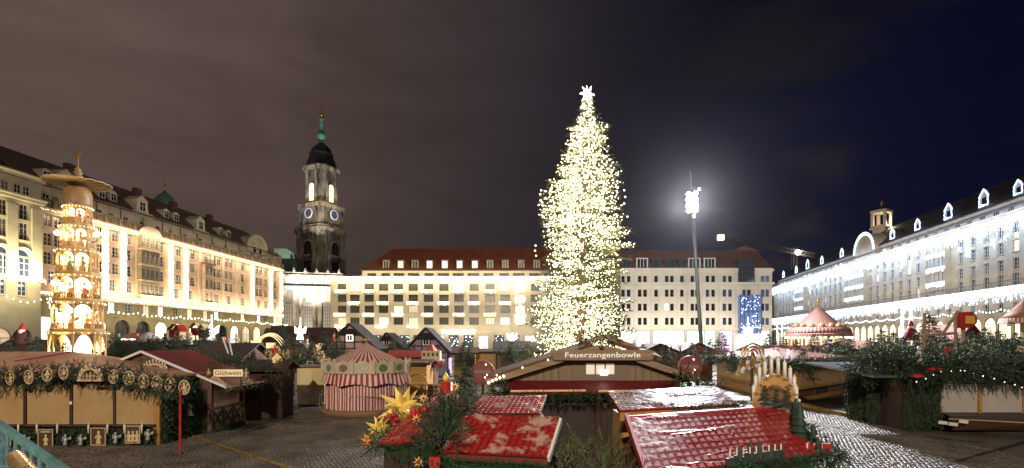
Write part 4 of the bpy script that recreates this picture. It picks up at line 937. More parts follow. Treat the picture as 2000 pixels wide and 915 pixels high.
# ================================================================ the great lit tree
DT = 45.; tb = P(1131, 670, DT)
xt = thing('christmas_tree', 'huge spruce covered in thousands of warm white lights with a blazing star on top', 'christmas tree', (tb.x, DT, 0))
PROF = [(190, 4), (210, 8), (230, 17), (258, 36), (280, 36), (300, 44), (330, 60), (375, 76), (420, 78), (470, 86), (520, 86), (560, 86), (600, 94), (640, 100), (700, 100), (740, 92)]
def prof(z):
    y = HY-(z-HC)*F/DT
    for (y0, w0), (y1, w1) in zip(PROF, PROF[1:]):
        if y <= y1: return max(.1, (w0+(w1-w0)*max(0, y-y0)/(y1-y0)))*DT/F
    return PROF[-1][1]*DT/F
topz = HC+(HY-192)*DT/F; lean = (1147-1131)*DT/F
cx = lambda z: lean*(z/topz)**1.2
q = random.Random(11); it = []; bl = []; wood = MB()
z = 1.6
while z < topz-.3:
    R0 = prof(z); nb = 24 if R0 > 2.5 else (18 if R0 > 1.2 else 10)
    for kk in range(nb):
        a = 2*PI*kk/nb+z*2.1+q.uniform(-.3, .3); ln = R0*q.choice((q.uniform(.5, .8), q.uniform(.75, 1.0), q.uniform(.82, 1.10)))*(.93+.16*math.sin(3*a+z*.7)); z0 = z+q.uniform(-.25, .25); dr = q.uniform(.06, .30)
        d = Vector((math.cos(a), math.sin(a), 0)); ns = max(3, int(ln/.20)); o = Vector((cx(z0), 0, z0+.25*ln*.5))
        gap = q.random() < (.5 if 8.6 < z0 < 12.2 else .06)
        for j in range(ns):
            s = (j+.8)/ns; p = o+d*ln*s+Vector((0, 0, -dr*ln*s+.16*ln*s*s*(.6 if s > .6 else .2))); b_ = a+(1 if j % 2 else -1)*q.uniform(.3, 1.1)
            if s > .22: it.append((p, (math.cos(b_), math.sin(b_), q.uniform(-.75, .05)), q.uniform(.38, .68)))
            if s > .45 and q.random() < .7: it.append((p, (math.cos(a), math.sin(a), q.uniform(-.3, .5)), q.uniform(.35, .6)))
            if s > .25 and not gap and q.random() < .99:
                for _k in range(q.choice((1, 2, 2))): bl.append(p+Vector((math.cos(b_), math.sin(b_), q.uniform(-.6, .6)))*q.uniform(.05, .38))
            elif s > .5 and gap and q.random() < .08: bl.append(p+Vector((math.cos(b_), math.sin(b_), q.uniform(-.4, .4)))*.2)
    z += .50 if R0 > 2 else .34
b = MB(); b.tube([(0, 0, 0), (cx(8), 0, 8), (cx(16), 0, 16), (cx(topz), 0, topz)], [.42, .32, .2, .04], 10); b.build('trunk', mat('spruce_bark', (.22, .13, .08), .85, var=.4, scale=8, bump=.5), xt, True)
TREEG = [mat('spruce_dark', (.06, .072, .020), .6, var=.3, scale=2), mat('spruce_light', (.11, .12, .04), .6, var=.3, scale=2)]
print('tree bulbs', len(bl), 'sprigs', len(it)); c_ = sprigs('crown', it, TREEG, xt)
BULB = mat('tree_bulb', (.9, .8, .5), .4, emit=(1, .87, .54), estr=11)
rb = [q.choice((.022, .028, .034, .042, .056)) for _ in bl]
ob = bulbs('tree_lights', bl, rb, BULB, xt)
SPOTB = emat('spot_blue', (.8, .95, 1), 40)
for x, y in ((1084, 519), (1108, 518)):
    p = P(x, y, DT-3.6); MB().ball(p, .15, 8, 6).build('spotlight', SPOTB, xt, world=True)
# dangling loose chain of lights on one flank
ch_ = [P(x, y, DT-1) for x, y in ((1057, 372), (1055, 380), (1056, 392), (1060, 402), (1066, 410), (1219, 372), (1221, 385), (1219, 398), (1046, 480), (1045, 490), (1047, 500))]
bulbs('light_chain', ch_, .07, BULB, xt, world=True)
ps = Vector((cx(topz), 0, topz+.35)); b = MB()
for i in range(26):
    u_, v_ = q.uniform(-1, 1), q.uniform(0, 2*PI); d = Vector((math.sqrt(1-u_*u_)*math.cos(v_), math.sqrt(1-u_*u_)*math.sin(v_), u_)); M_ = d.to_track_quat('Z', 'Y').to_matrix().to_4x4()
    b.lathe([(.13, 0), (.01, q.uniform(.5, .78))], 5, ps, 0, M=M_)
b.ball(ps, .36, 8, 6); b.build('tree_star', emat('star_blaze', (1, .88, .55), 10), xt)
q = random.Random(4)
for i in range(16):
    z = 2.5+i*1.28; a = -PI/2+q.uniform(-1.25, 1.25); r_ = prof(z)*.82+.35
    light('tree_glow', 'POINT', (tb.x+cx(z)+r_*math.cos(a), DT+r_*math.sin(a), z), 105+52*prof(z), (1, .83, .48), shadow_soft_size=.5)

# ================================================================ candle pyramid
DP = 35.; pc = P(152, 670, DP); kp = DP/1000
WOOD = mat('pyramid_wood', (.60, .38, .16), .6, var=.25, scale=3, stretch=(1, 1, .2))
WOODD = mat('pyramid_wood_dark', (.30, .16, .06), .6, var=.25, scale=3)
GLOWW = emat('pyramid_glow', (1, .74, .36), 5.0)
py = thing('candle_pyramid', 'towering wooden candle pyramid of glowing tiers under a wide paddle wheel', 'christmas pyramid', (pc.x, DP, 0), math.radians(8))
zp = lambda y: HC+(HY-y)*kp
def turned(b, c, h, mi=0, wings=False, n=8, mi2=None):
    c = Vector(c); m2_ = mi if mi2 is None else mi2
    b.lathe([(.16*h, 0), (.20*h, .06*h), (.13*h, .35*h), (.15*h, .5*h), (.13*h, .66*h), (.05*h, .74*h)], n, c, mi); b.ball(c+Vector((0, 0, .83*h)), .11*h, n, 6, m2_)
    for s in (-1, 1): b.tube([c+Vector((s*.14*h, 0, .64*h)), c+Vector((s*.24*h, -.06*h, .48*h)), c+Vector((s*.16*h, -.18*h, .42*h))], [.045*h, .04*h, .03*h], 5, mi)
    if wings:
        for s in (-1, 1): b.add([c+Vector(v)*h for v in ((0, .08, .6), (s*.38, .12, .8), (s*.42, .12, .55), (s*.1, .1, .42))], [(0, 1, 2, 3) if s > 0 else (3, 2, 1, 0)], mi)
    b.lathe([(.13*h, .9*h), (.12*h, .93*h), (.02*h, 1.02*h)], n, c, mi)
FIGM = [mat('figure_red', (.5, .06, .04), .5), mat('figure_white', (.7, .66, .58), .5), mat('figure_green', (.1, .22, .1), .5), mat('figure_skin', (.7, .48, .34), .5), mat('figure_blue', (.12, .16, .4), .5)]
TIERS = [(404, 443, 21), (443, 490, 25.5), (490, 538, 31), (538, 590, 35), (590, 648, 38.5), (648, 790, 43)]
for ti, (y0, y1, hw) in enumerate(TIERS):
    r_ = hw*kp; z0, z1 = zp(y1), zp(y0); rn = (TIERS[ti-1][2] if ti else 20)*kp
    b = MB().lathe([(r_*1.06, z0), (r_*1.12, z0+.08), (r_*1.12, z0+.18), (r_*1.04, z0+.2)], 8, a0=PI/8); b.build('tier_floor', WOOD, py)
    MB().lathe([(r_*1.04, z1-.22), (r_*1.12, z1-.05), (r_*1.12, z1)], 8, a0=PI/8).build('tier_cornice', WOOD, py)
    rail = MB()
    for i in range(8):
        a = PI/8+i*PI/4; a2 = a+PI/4; c, c2 = Vector((r_*math.cos(a), r_*math.sin(a), 0)), Vector((r_*math.cos(a2), r_*math.sin(a2), 0))
        pb = MB(); hh = z1-z0; pb.lathe([(.10, z0+.2), (.10, z0+.2+.1*hh), (.06, z0+.2+.15*hh), (.085, z0+.5*hh), (.06, z0+.8*hh), (.1, z1-.2)], 6, c); pb.build('post', WOOD, py)
        rail.beam(c+Vector((0, 0, z0+.5)), c2+Vector((0, 0, z0+.5)), .06, .06)
        for t in range(1, 7): p = c.lerp(c2, t/7); rail.box(p.x-.025, p.x+.025, p.y-.025, p.y+.025, z0+.2, z0+.48)
        for t in range(9):
            t0, t1 = t/9, (t+1)/9; f = lambda t: z1-.24-.22*hh*(abs(2*t-1)**2.2)
            p, p2 = c.lerp(c2, t0), c.lerp(c2, t1); rail.quad(p+Vector((0, 0, f(t0))), p2+Vector((0, 0, f(t1))), p2+Vector((0, 0, z1-.2)), p+Vector((0, 0, z1-.2)))
    rail.build('railing', WOODD if ti > 2 else WOOD, py)['kind'] = 'stuff'
    MB().lathe([(r_*.5, z0+.2), (r_*.48, z1-.02)], 10).build('lit_core', GLOWW, py)
    nf = 7
    for i in range(nf):
        a = i*2*PI/nf+ti; fb = MB(); turned(fb, (r_*.7*math.cos(a), r_*.7*math.sin(a), z0+.2), min(1.05, (z1-z0)*.62), 0, ti in (1, 4), mi2=1)
        fb.build('figure', [WOOD if i % 3 else FIGM[(i+ti) % 3], FIGM[3]], py, True)
    bp = [(r_*1.14*math.cos(a), r_*1.14*math.sin(a), z1-.12) for a in [j*2*PI/28 for j in range(28)]]
    bulbs('tier_bulbs', bp, .03, GOLDL, py)
    light('tier_lamp', 'POINT', (pc.x, DP-r_*.72, z0+.62*(z1-z0)), 330+150*ti, (1, .74, .38), shadow_soft_size=.2)
for (x, y) in ((112, 455), (190, 458), (106, 553), (172, 560)):
    d_ = DP-1.2; p = P(x, y, d_); lb = MB().ball(p, .17, 10, 8, 0).tube([p, p+Vector((0, 0, -.5))], .05, 6, 1).beam(p+Vector((0, 0, -.45)), Vector((pc.x+(p.x-pc.x)*.6, DP-.6, p.z-.45)), .06, .06, 1)
    lb.build('globe_lamp', [emat('globe', (1, .88, .6), 22), WOODD], py, world=True)
b = MB().lathe([(22*kp, zp(404)), (23*kp, zp(400)), (23*kp, zp(380)), (20*kp, zp(372)), (14*kp, zp(366.5)), (4*kp, zp(364))], 16); b.build('cap', mat('cap_wood', (.32, .18, .07), .5, var=.2, scale=2), py, True)
zr = zp(359)
for i in range(18):
    a = 2*PI*i/18; M_ = Matrix.Rotation(a, 4, 'Z') @ Matrix.Translation((0, 0, zr)) @ Matrix.Rotation(.07, 4, 'X'); bb = MB()
    v0 = [(.35, -.06, 0), (.9, -.15, 0), (1.86, -.325, 0), (1.93, 0, 0), (1.86, .325, 0), (.9, .15, 0), (.35, .06, 0)]
    bb.add([M_ @ Vector((x, y, z+s)) for s in (-.02, .02) for x, y, z in v0], [tuple(range(6, -1, -1)), tuple(range(7, 14))]+[(j, (j+1) % 7, (j+1) % 7+7, j+7) for j in range(7)], 0)
    bb.build('paddle', mat('paddle_wood', (.62, .46, .24), .55, var=.15, scale=2), py)
MB().lathe([(.3, zr-.2), (.55, zr-.1), (.55, zr+.1), (.25, zr+.25), (.12, zr+.5), (.18, zp(346)), (.30, zp(344)), (.18, zp(342)), (.28, zp(338)), (.15, zp(334)), (.2, zp(331)), (.06, zp(328)), (.04, zp(308))], 10).build('hub_spindle', WOODD, py, True)
def star_mesh(b, c, r, n=8, mi=0, core=.3, thick=.3):
    c = Vector(c)
    for i in range(n):
        a = 2*PI*i/n+PI/2; d = Vector((math.cos(a), 0, math.sin(a))); p = Vector((-math.sin(a), 0, math.cos(a)))*r*core; y = Vector((0, r*thick, 0))
        b.add([c+d*r, c+p+d*r*core*.6, c-y, c-p+d*r*core*.6, c+y], [(0, 1, 2), (0, 2, 3), (0, 4, 1), (0, 3, 4)], mi)
b = MB(); star_mesh(b, (0, 0, zp(303)), .30, 8); b.build('star', GILT, py)
# ================================================================ market: shared pieces
REDP = mat('red_sheet', (.20, .012, .014), .45, var=.25, scale=2)
TRED = mat('roof_tile_crimson', (.32, .017, .017), .7, var=.35, scale=1.5, spec=.15)
TMORT = mat('tile_bed', (.012, .006, .006), .9)
TAN = mat('shutter_board', (.42, .27, .12), .6, var=.14, scale=.9, bump=.1, bscale=20)
TANP = mat('shutter_pinkish', (.62, .42, .31), .6, var=.12, scale=.8)
BROWN = mat('brown_board', (.115, .052, .034), .6, var=.25, scale=2, stretch=(4, 4, .4))
DBROWN = mat('dark_brown_board', (.045, .024, .016), .85, var=.3, scale=2, stretch=(4, 4, .4))
OCHRE = mat('ochre_board', (.40, .20, .05), .6, var=.2, scale=2, stretch=(1, 1, 3))
PLANKT = mat('pale_plank', (.27, .19, .12), .7, var=.25, scale=2, stretch=(.5, 4, 4), bump=.15, bscale=25)
FRET = mat('fretwork_wood', (.58, .44, .24), .6, var=.15, scale=6)
FRETD = mat('fretwork_back', (.075, .032, .016), .7)
CANDLE = mat('candle_white', (.75, .72, .66), .5)
WHITEP = mat('white_paint', (.72, .70, .66), .5)
REDPAINT = mat('red_paint', (.38, .02, .02), .4)
GREENPL = mat('tinsel_green', (.014, .12, .045), .6, var=.4, scale=8)
def film_mat(name, added_haze, seed, gloss=.5, gmax=.4):
    m = bpy.data.materials.new(name); m.use_nodes = True; n = m.node_tree.nodes; l = m.node_tree.links
    n.remove(n['Principled BSDF']); out = n['Material Output']
    tr = n.new('ShaderNodeBsdfTransparent'); gl = n.new('ShaderNodeBsdfAnisotropic'); gl.inputs['Roughness'].default_value = .2; df = n.new('ShaderNodeBsdfDiffuse'); df.inputs['Color'].default_value = (.62, .40, .34, 1)
    t = n.new('ShaderNodeTexCoord'); mp_ = n.new('ShaderNodeMapping'); mp_.inputs['Location'].default_value = (seed, seed*.7, 0); l.new(t.outputs['Object'], mp_.inputs[0])
    z = n.new('ShaderNodeTexNoise'); z.inputs['Scale'].default_value = 2.8; z.inputs['Detail'].default_value = 8; z.inputs['Roughness'].default_value = .68; z.inputs['Distortion'].default_value = .2; l.new(mp_.outputs[0], z.inputs['Vector'])
    r = n.new('ShaderNodeMapRange'); r.inputs['From Min'].default_value = .50; r.inputs['From Max'].default_value = .60; r.inputs['To Max'].default_value = added_haze; l.new(z.outputs['Fac'], r.inputs['Value'])
    fr_ = n.new('ShaderNodeLayerWeight'); fr_.inputs['Blend'].default_value = gloss
    w_ = n.new('ShaderNodeTexNoise'); w_.inputs['Scale'].default_value = 5; w_.inputs['Detail'].default_value = 3; l.new(mp_.outputs[0], w_.inputs['Vector'])
    bp = n.new('ShaderNodeBump'); bp.inputs['Strength'].default_value = .35; bp.inputs['Distance'].default_value = .03; l.new(w_.outputs['Fac'], bp.inputs['Height'])
    for s_ in (gl, fr_): l.new(bp.outputs[0], s_.inputs['Normal'])
    m1 = n.new('ShaderNodeMixShader'); l.new(r.outputs[0], m1.inputs[0]); l.new(tr.outputs[0], m1.inputs[1]); l.new(df.outputs[0], m1.inputs[2])
    m2_ = n.new('ShaderNodeMixShader'); gm = n.new('ShaderNodeMapRange'); gm.inputs['To Max'].default_value = gmax; l.new(fr_.outputs['Fresnel'], gm.inputs['Value']); l.new(gm.outputs[0], m2_.inputs[0]); l.new(m1.outputs[0], m2_.inputs[1]); l.new(gl.outputs[0], m2_.inputs[2])
    l.new(m2_.outputs[0], out.inputs[0]); MATS[name] = m; return m
FILM1 = film_mat('plastic_film_clear', .05, 3.0, .12, .15); FILM2 = film_mat('plastic_film_milky', .62, 7.0, .1, .18); FILM3 = film_mat('plastic_film_wet', .25, 12.0, .2, .62)
def tiled(root, TL, TR, BL, nu, nv, tm=None, film=None, seed=1, wrinkle=.02, creases=0, thick=.05):
    "a roof plane: bed, single tiles in courses, and the plastic sheet drawn over it"
    I = inv_of(root); TL, TR, BL = [I @ Vector(p) for p in (TL, TR, BL)]; e1, e2 = TR-TL, BL-TL; BR = TR+e2; nn = e2.cross(e1).normalized()
    if nn.z < 0: nn = -nn
    bed = MB().slab(BL, BR, TR, TL, thick).build('roof', TMORT, root)
    a, d = e1/nu, e2/nv; b = MB(); pr = [(.045, .010), (.22, .024), (.5, .028), (.78, .024), (.955, .010)]
    for t_, lift in ((.03, .0), (.93, .014)):
        for s_, h_ in pr: b.v.append(tuple(a*s_+d*t_+nn*(h_+lift)))
    for s_, h_ in pr: b.v.append(tuple(a*s_+d*.93+nn*.002))
    for i in range(4): b.f += [(i, i+5, i+6, i+1), (i+5, i+10, i+11, i+6)]; b.m += [0, 0]
    b.f += [(0, 10, 5), (4, 9, 14)]; b.m += [0, 0]
    me = b.mesh('tile', tm or TRED); q = random.Random(seed)
    for j in range(nv):
        for i in range(nu):
            o = link('tile', me, bed); o.location = TL+a*i+d*j+nn*q.uniform(0, .006); o.rotation_euler = (q.uniform(-.02, .02), q.uniform(-.02, .02), q.uniform(-.015, .015))
    if film:
        cl = []
        for k_ in range(creases):
            y0 = q.uniform(.1, .95); x0 = q.uniform(-.05, .7); cl.append((x0, y0, x0+q.uniform(.15, .5), y0+q.uniform(-.12, .16), q.uniform(.006, .012), q.uniform(.02, .05)))
        def fn(u, v):
            p = TL+e1*u+e2*v; h = .055+wrinkle*(mnoise.noise(Vector((u*7+seed, v*5, seed)))*1.0+mnoise.noise(Vector((u*19, v*15+seed, 2)))*.45)
            for x0, y0, x1, y1, ww_, hh in cl:
                if x0 < u < x1:
                    yy = y0+(y1-y0)*(u-x0)/(x1-x0)+.012*mnoise.noise(Vector((u*14, y0*9, 0))); dd = (v-yy)/ww_
                    h += hh*math.exp(-dd*dd)*math.sin(PI*(u-x0)/(x1-x0))
            return p+nn*h
        MB().grid(fn, 110, 72).build('plastic_sheet', film, bed, True)
    return bed
def garland(name, pts, rad, per_m, root, sc_=.22, seed=1, m=None, down=.25, outw=(0, -.6, 0), world=True, tpl=None):
    return sprigs(name, garland_items(pts, rad, per_m, sc_, seed, down, outw), m or FIR, root, world=world, tpl=tpl)
def clad_items(fn, n, sc_, seed, nrm=(0, -1, 0)):
    "sprigs hanging over a wall; fn(u,v) gives the wall point"
    q = random.Random(seed); it = []; nv_ = Vector(nrm)
    for i in range(n):
        p = Vector(fn(q.random(), q.random())); it.append((p+nv_*q.uniform(.01, .1), nv_*q.uniform(.05, .45)+Vector((q.uniform(-.5, .5), q.uniform(-.3, .3), -q.uniform(.4, 1.1))), sc_*q.uniform(.7, 1.25)))
    return it
FIRMESH = {}
def fir_tree(h, loc, label, group='small fir trees among the stalls', var=0, m=None, width=.36, rz=None, name='fir_tree', stand=0):
    k = (var, width, m[0].name if m else 'n')
    if k not in FIRMESH:
        it_, br = fir_items(1.0, width, 13, 9, seed=31+var*7, sc_=.13, droop=.22)
        b = MB(); b.tube([(0, 0, 0), (0, 0, .55), (0, 0, .97)], [.022, .014, .004], 6)
        for p0, d, ln, dr in br[::2]: b.tube([Vector(p0), Vector(p0)+d*ln*.5+Vector((0, 0, .03)), Vector(p0)+d*ln*.95-Vector((0, 0, dr*ln*.8))], [.007, .005, .002], 3, cap=False)
        V, Fc = scatter(TPLC, it_); mi = np.repeat((NR.rand(len(it_)) < .35).astype(int), len(TPLC[1]))
        o_ = mesh_np('crown', V, Fc, m or FIR, None, mi=mi); cme = o_.data; bpy.data.objects.remove(o_); FIRMESH[k] = (cme, b.mesh('trunk', BARK))
    cm, tm_ = FIRMESH[k]; t = thing(name, label, 'fir tree', loc, R.uniform(0, 6) if rz is None else rz, group)
    for nm, me in (('crown', cm), ('trunk', tm_)): o = link(nm, me, t); o.scale = (h, h, h)
    return t
def schwib(root_label, cat_loc, w_, h_, n=7, rz=0, scale_c=1., group=None, cand=True, figs=True, dep=.1, wood=None, ch=None, cw=None, thk=.12):
    "candle arch: stepped half ring, base, candles, little figures"
    t = thing('candle_arch', root_label, 'candle arch', cat_loc, rz, group); r0 = w_/2; b = MB(); ns = 26; th = thk*w_; ch = ch or .2*h_; hz_ = h_-ch
    for i in range(ns):
        a0, a1 = PI*i/ns, PI*(i+1)/ns; vs = []
        for y in (-dep/2, dep/2): vs += [(rr*math.cos(a), y, .08*h_+f*hz_*math.sin(a)*.92) for rr, f, a in ((r0-th, 1-th/r0, a0), (r0, 1, a0), (r0, 1, a1), (r0-th, 1-th/r0, a1))]
        b.add(vs, [(3, 2, 1, 0), (4, 5, 6, 7), (0, 1, 5, 4), (1, 2, 6, 5), (2, 3, 7, 6), (3, 0, 4, 7)])
    b.box(-r0*1.06, r0*1.06, -dep*.7, dep*.7, 0, .09*h_); b.build('arch', wood or FRET, t)
    cw = cw or w_*.035
    for i in range(n):
        a = PI*(i+.5)/n; x = r0*math.cos(a)*.97; z = .06*h_+hz_*.92*math.sin(a)*.98
        s = MB().box(x-cw*1.5, x+cw*1.5, -dep*.5, dep*.5, z-.02*h_, z+.03*h_).build('candle_step', wood or FRET, t)
        MB().lathe([(cw, z+.03*h_), (cw, z+.03*h_+ch*.86), (cw*.3, z+.03*h_+ch*.88), (cw*.35, z+.03*h_+ch*.94), (.002, z+.03*h_+ch)], 8, (x, 0, 0)).build('candle', CANDLE, t, True)
    if figs:
        for i in range(5):
            fb = MB(); turned(fb, ((i-2)*r0*.3, 0, .09*h_), hz_*(.55-.09*abs(i-2)), n=6); fb.build('figure', wood or FRET, t, True)
    return t
MEDM = {}
def medallion_mesh(kind):
    if kind in MEDM: return MEDM[kind]
    b = MB(); a, c = .19, .28; n = 24
    for i in range(n):
        t0, t1 = 2*PI*i/n, 2*PI*(i+1)/n
        vs = [(rr*a*math.cos(t), y, rr*c*math.sin(t)) for y in (-.03, .02) for rr, t in ((.84, t0), (1, t0), (1, t1), (.84, t1))]
        b.add(vs, [(3, 2, 1, 0), (4, 5, 6, 7), (1, 2, 6, 5), (3, 0, 4, 7)], 0)
    b.add([(.86*a*math.cos(2*PI*i/n), .005, .86*c*math.sin(2*PI*i/n)) for i in range(n)], [tuple(range(n))], 1)
    h = .40; M_ = Matrix.Translation((0, -.01, -.21)) @ Matrix.Diagonal((1, .3, 1, 1)); t = MB(); turned(t, (0, 0, 0), h, 0, kind % 3 == 1)
    if kind % 3 == 2: t.lathe([(.02, .1), (.13, .12), (.02, .3)], 8, (0, 0, .05))
    if kind % 2: 
        for s in (-1, 1): t.ball((s*.10, 0, .30), .035, 6, 4); t.ball((s*.11, 0, .12), .03, 6, 4)
    b.add([M_ @ Vector(v) for v in t.v], t.f, 0); MEDM[kind] = b.mesh('medallion', [FRET, FRETD]); return MEDM[kind]
def text(name, s, size, loc, rot, m, root=None, depth=.01, align='CENTER', sx=1.):
    cu = bpy.data.curves.new(name, 'FONT'); cu.body = s; cu.size = size; cu.extrude = depth; cu.align_x = align; cu.align_y = 'CENTER'; cu.materials.append(m); cu.resolution_u = 3; cu.space_character = 1.05
    o = bpy.data.objects.new(name, cu); COL.objects.link(o); o.location = loc; o.rotation_euler = rot; o.scale = (sx, 1, 1)
    if root is not None: o.parent = root
    dg = bpy.context.evaluated_depsgraph_get(); me = bpy.data.meshes.new_from_object(o.evaluated_get(dg)); c = link(name, me, root); c.matrix_basis = o.matrix_basis.copy(); bpy.data.objects.remove(o)
    return c
def herrnhut(label, loc, r, m, n=17, seed=1, group='paper stars on the stall roof', long_=1.):
    q = random.Random(seed); t = MB(); c = Vector((0, 0, 0)); k = 2.399963
    for i in range(n):
        z = 1-2*(i+.5)/n; a = k*i; d = Vector((math.sqrt(1-z*z)*math.cos(a), math.sqrt(1-z*z)*math.sin(a), z)); M_ = d.to_track_quat('Z', 'Y').to_matrix().to_4x4()
        t.lathe([(r*.22, r*.12), (.002, r*q.uniform(.8, 1.1)*long_)], 4, c, 0, M=M_)
    t.ball(c, r*.26, 8, 6); o = t.build('paper_star', m); o.location = loc; tag(o, label, 'star', group); return o
# ================================================================ stall with tan shutters, nearest on the left
SA = thing('market_stall', 'long closed stall with tan shutters under a fir garland hung with oval medallions', 'market stall', (-17, 20, 0))
d = 20.
zA = lambda y: HC+(HY-y)*d/F; xA = lambda x: (x-1000)*d/F
for i, (x0, x1) in enumerate(((-95, -40), (-35, 46), (53, 136), (143, 222), (227, 300))):
    MB().box(xA(x0), xA(x1), d, d+.05, zA(829), zA(752)).build('shutter', TAN, SA, world=True)
for x in (-37.5, 49.5, 139.5, 224.5): MB().box(xA(x)-.05, xA(x)+.05, d-.04, d+.06, zA(829), zA(752)).build('shutter_post', DBROWN, SA, world=True)
MB().box(xA(138.3), xA(143.2), d-.07, d-.045, zA(790), zA(784)).build('notice', WHITEP, SA, world=True)
MB().box(xA(-95), xA(306), d-.12, d+.12, zA(833), zA(829)).build('counter_edge', DBROWN, SA, world=True)
MB().box(xA(300), xA(312), d-.02, d+.1, 0, zA(745)).build('corner_post', OCHRE, SA, world=True)
b = MB().box(xA(-95), xA(306), d+.06, d+2.6, 0, zA(833)).box(xA(-95), xA(306), d+.10, d+2.6, zA(833), zA(740)); b.build('wall', DBROWN, SA, world=True)
sprigs('fir_cladding', clad_items(lambda u, v: (xA(-95)+u*(xA(306)-xA(-95)), d-.01, .05+v*(zA(834)-.05)), 1500, .32, 4), FIR, SA, world=True)
sprigs('fir_cladding', clad_items(lambda u, v: (xA(306)+.02, d+.05+u*2.55, .05+v*2.3), 1500, .32, 14, (1, 0, 0)), FIR, SA, world=True)
eA = zA(722)
tl_, tr_, el, er = (xA(-110), 22.3, 3.62), (xA(40), 22.3, 3.62), (xA(-110), d-.35, eA-.3), (xA(312), d-.35, eA-.3)
b = MB().slab(el, er, tr_, tl_, .08).slab(er, (xA(312), 24.4, eA-.3), (xA(40)+.1, 22.32, 3.62), tr_, .08).slab((xA(312), 24.4, eA-.3), (xA(-110), 24.4, eA-.3), tl_, (xA(40)+.1, 22.32, 3.62), .08)
b.build('roof', mat('roof_felt_pink', (.50, .27, .19), .5, var=.25, scale=1.3), SA, world=True)
b = MB().beam((xA(-30), 21.2, 3.24), (xA(50), 22.0, 3.6), .10, .05); b.build('roof_batten', REDP, SA, world=True)
gp = [P(-100, 733, 19.6), P(20, 733, 19.6), P(125, 728, 19.6), P(178, 722, 19.6), P(230, 731, 19.5), P(300, 744, 19.2), P(365, 757, 18.6)]
garland('fir_garland', gp, .46, 120, SA, .34, 2, FIRB, .3)
bulbs('garland_baubles', [p+Vector((R.uniform(-.05, .05), -.35, R.uniform(-.25, .2))) for i in range(6) for p in [gp[i].lerp(gp[i+1], R.random()) for _ in range(11)]], .035, mat('bauble_silver', (.6, .58, .55), .25, metal=.6), SA, world=True)
ml_ = [(20, 738), (57, 737), (93, 732), (125, 728), (222, 736), (252, 739), (281, 745), (307, 748), (333, 752), (360, 757)]
for i, (x, y) in enumerate(ml_):
    dd = 19.1 if x < 240 else 19.1-(x-240)*.0055
    p = P(x, y, dd); o = link('medallion', medallion_mesh(i), None); o.location = p; o.rotation_euler = (0, R.uniform(-.06, .06), R.uniform(-.15, .15)+(.25 if i > 4 else 0)); s = .96; o.scale = (s, s, s)
    lab = 'oval fretwork medallion with a carved figure, atop the red pole' if x == 360 else f'{ORD[9-i]} oval fretwork medallion on the garland, counted from the red pole'
    tag(o, lab, 'medallion', 'oval medallions along the garland')
schwib('fretwork candle arch set in the fir garland between the oval medallions', P(177, 745, 19.1), .88, .66, 7, wood=FRET)
pp = P(352, 888, 18.35); tag(MB().tube([(0, 0, 0), (0, 0, HC+(HY-766)*18.35/F)], .045, 8).build('candy_pole', REDPAINT), 'thin red pole standing before the fir wall under the end medallion', 'pole').location = (pp.x, pp.y, 0)
# pictures and ornaments on the fir-clad counter
for i, (x, y, lab) in enumerate(((8, 854, 'brown fretwork picture half hidden behind the teal railing'), (90, 856, 'square fretwork picture of a pyramid on the fir counter'), (193, 853, 'square fretwork picture of a seated figure on the fir counter'), (260, 849, 'square fretwork picture of three carollers on the fir counter'))):
    t = thing('fretwork_picture', lab, 'picture', P(x, y, d-.28), 0, 'fretwork pictures under the shutters'); w_, h_ = .26, .31
    MB().box(-w_, w_, 0, .03, -h_, h_).build('backing', FRETD, t)
    MB().box(-w_-.03, w_+.03, -.04, .01, -h_-.03, -h_).box(-w_-.03, w_+.03, -.04, .01, h_, h_+.03).box(-w_-.03, -w_, -.04, .01, -h_, h_).box(w_, w_+.03, -.04, .01, -h_, h_).build('frame', FRET, t)
    fb = MB()
    for k_ in range((1, 1, 1, 3)[i]): turned(fb, ((k_-((1, 1, 1, 3)[i]-1)/2)*.16, 0, -h_+.03), .5 if i == 2 else .42, 0)
    if i == 1: fb.lathe([(.01, .2), (.2, .22), (.2, .26), (.01, .28)], 10)
    M_ = Matrix.Translation((0, -.02, 0)) @ Matrix.Diagonal((1, .25, 1, 1)); fb.v = [tuple(M_ @ Vector(v)) for v in fb.v]; fb.build('carving', FRET, t)
SILV = mat('ornament_silver', (.42, .42, .40), .4, metal=.3)
for i, (x, y) in enumerate(((48, 862), (128, 862), (158, 862), (226, 858), (289, 852))):
    fb = MB(); turned(fb, (0, 0, 0), .42, 0, True); o = fb.build('angel_ornament', SILV, None, True); o.location = P(x, y+8, d-.33); tag(o, f'small silver angel ornament on the fir counter, {ORD[4-i]} from the ochre corner post', 'ornament', 'silver angels on the counter')
for i, x in enumerate((36, 72, 112, 173, 210, 243, 277)):
    o = MB().lathe([(.03, 0), (.035, .32), (.01, .36), (.002, .44)], 8).build('hanging_candle', CANDLE, None, True); o.location = P(x, 847, d-.3); tag(o, f'white candle under the shutter ledge, {ORD[6-i]} from the ochre corner post', 'candle', 'white candles below the shutters')

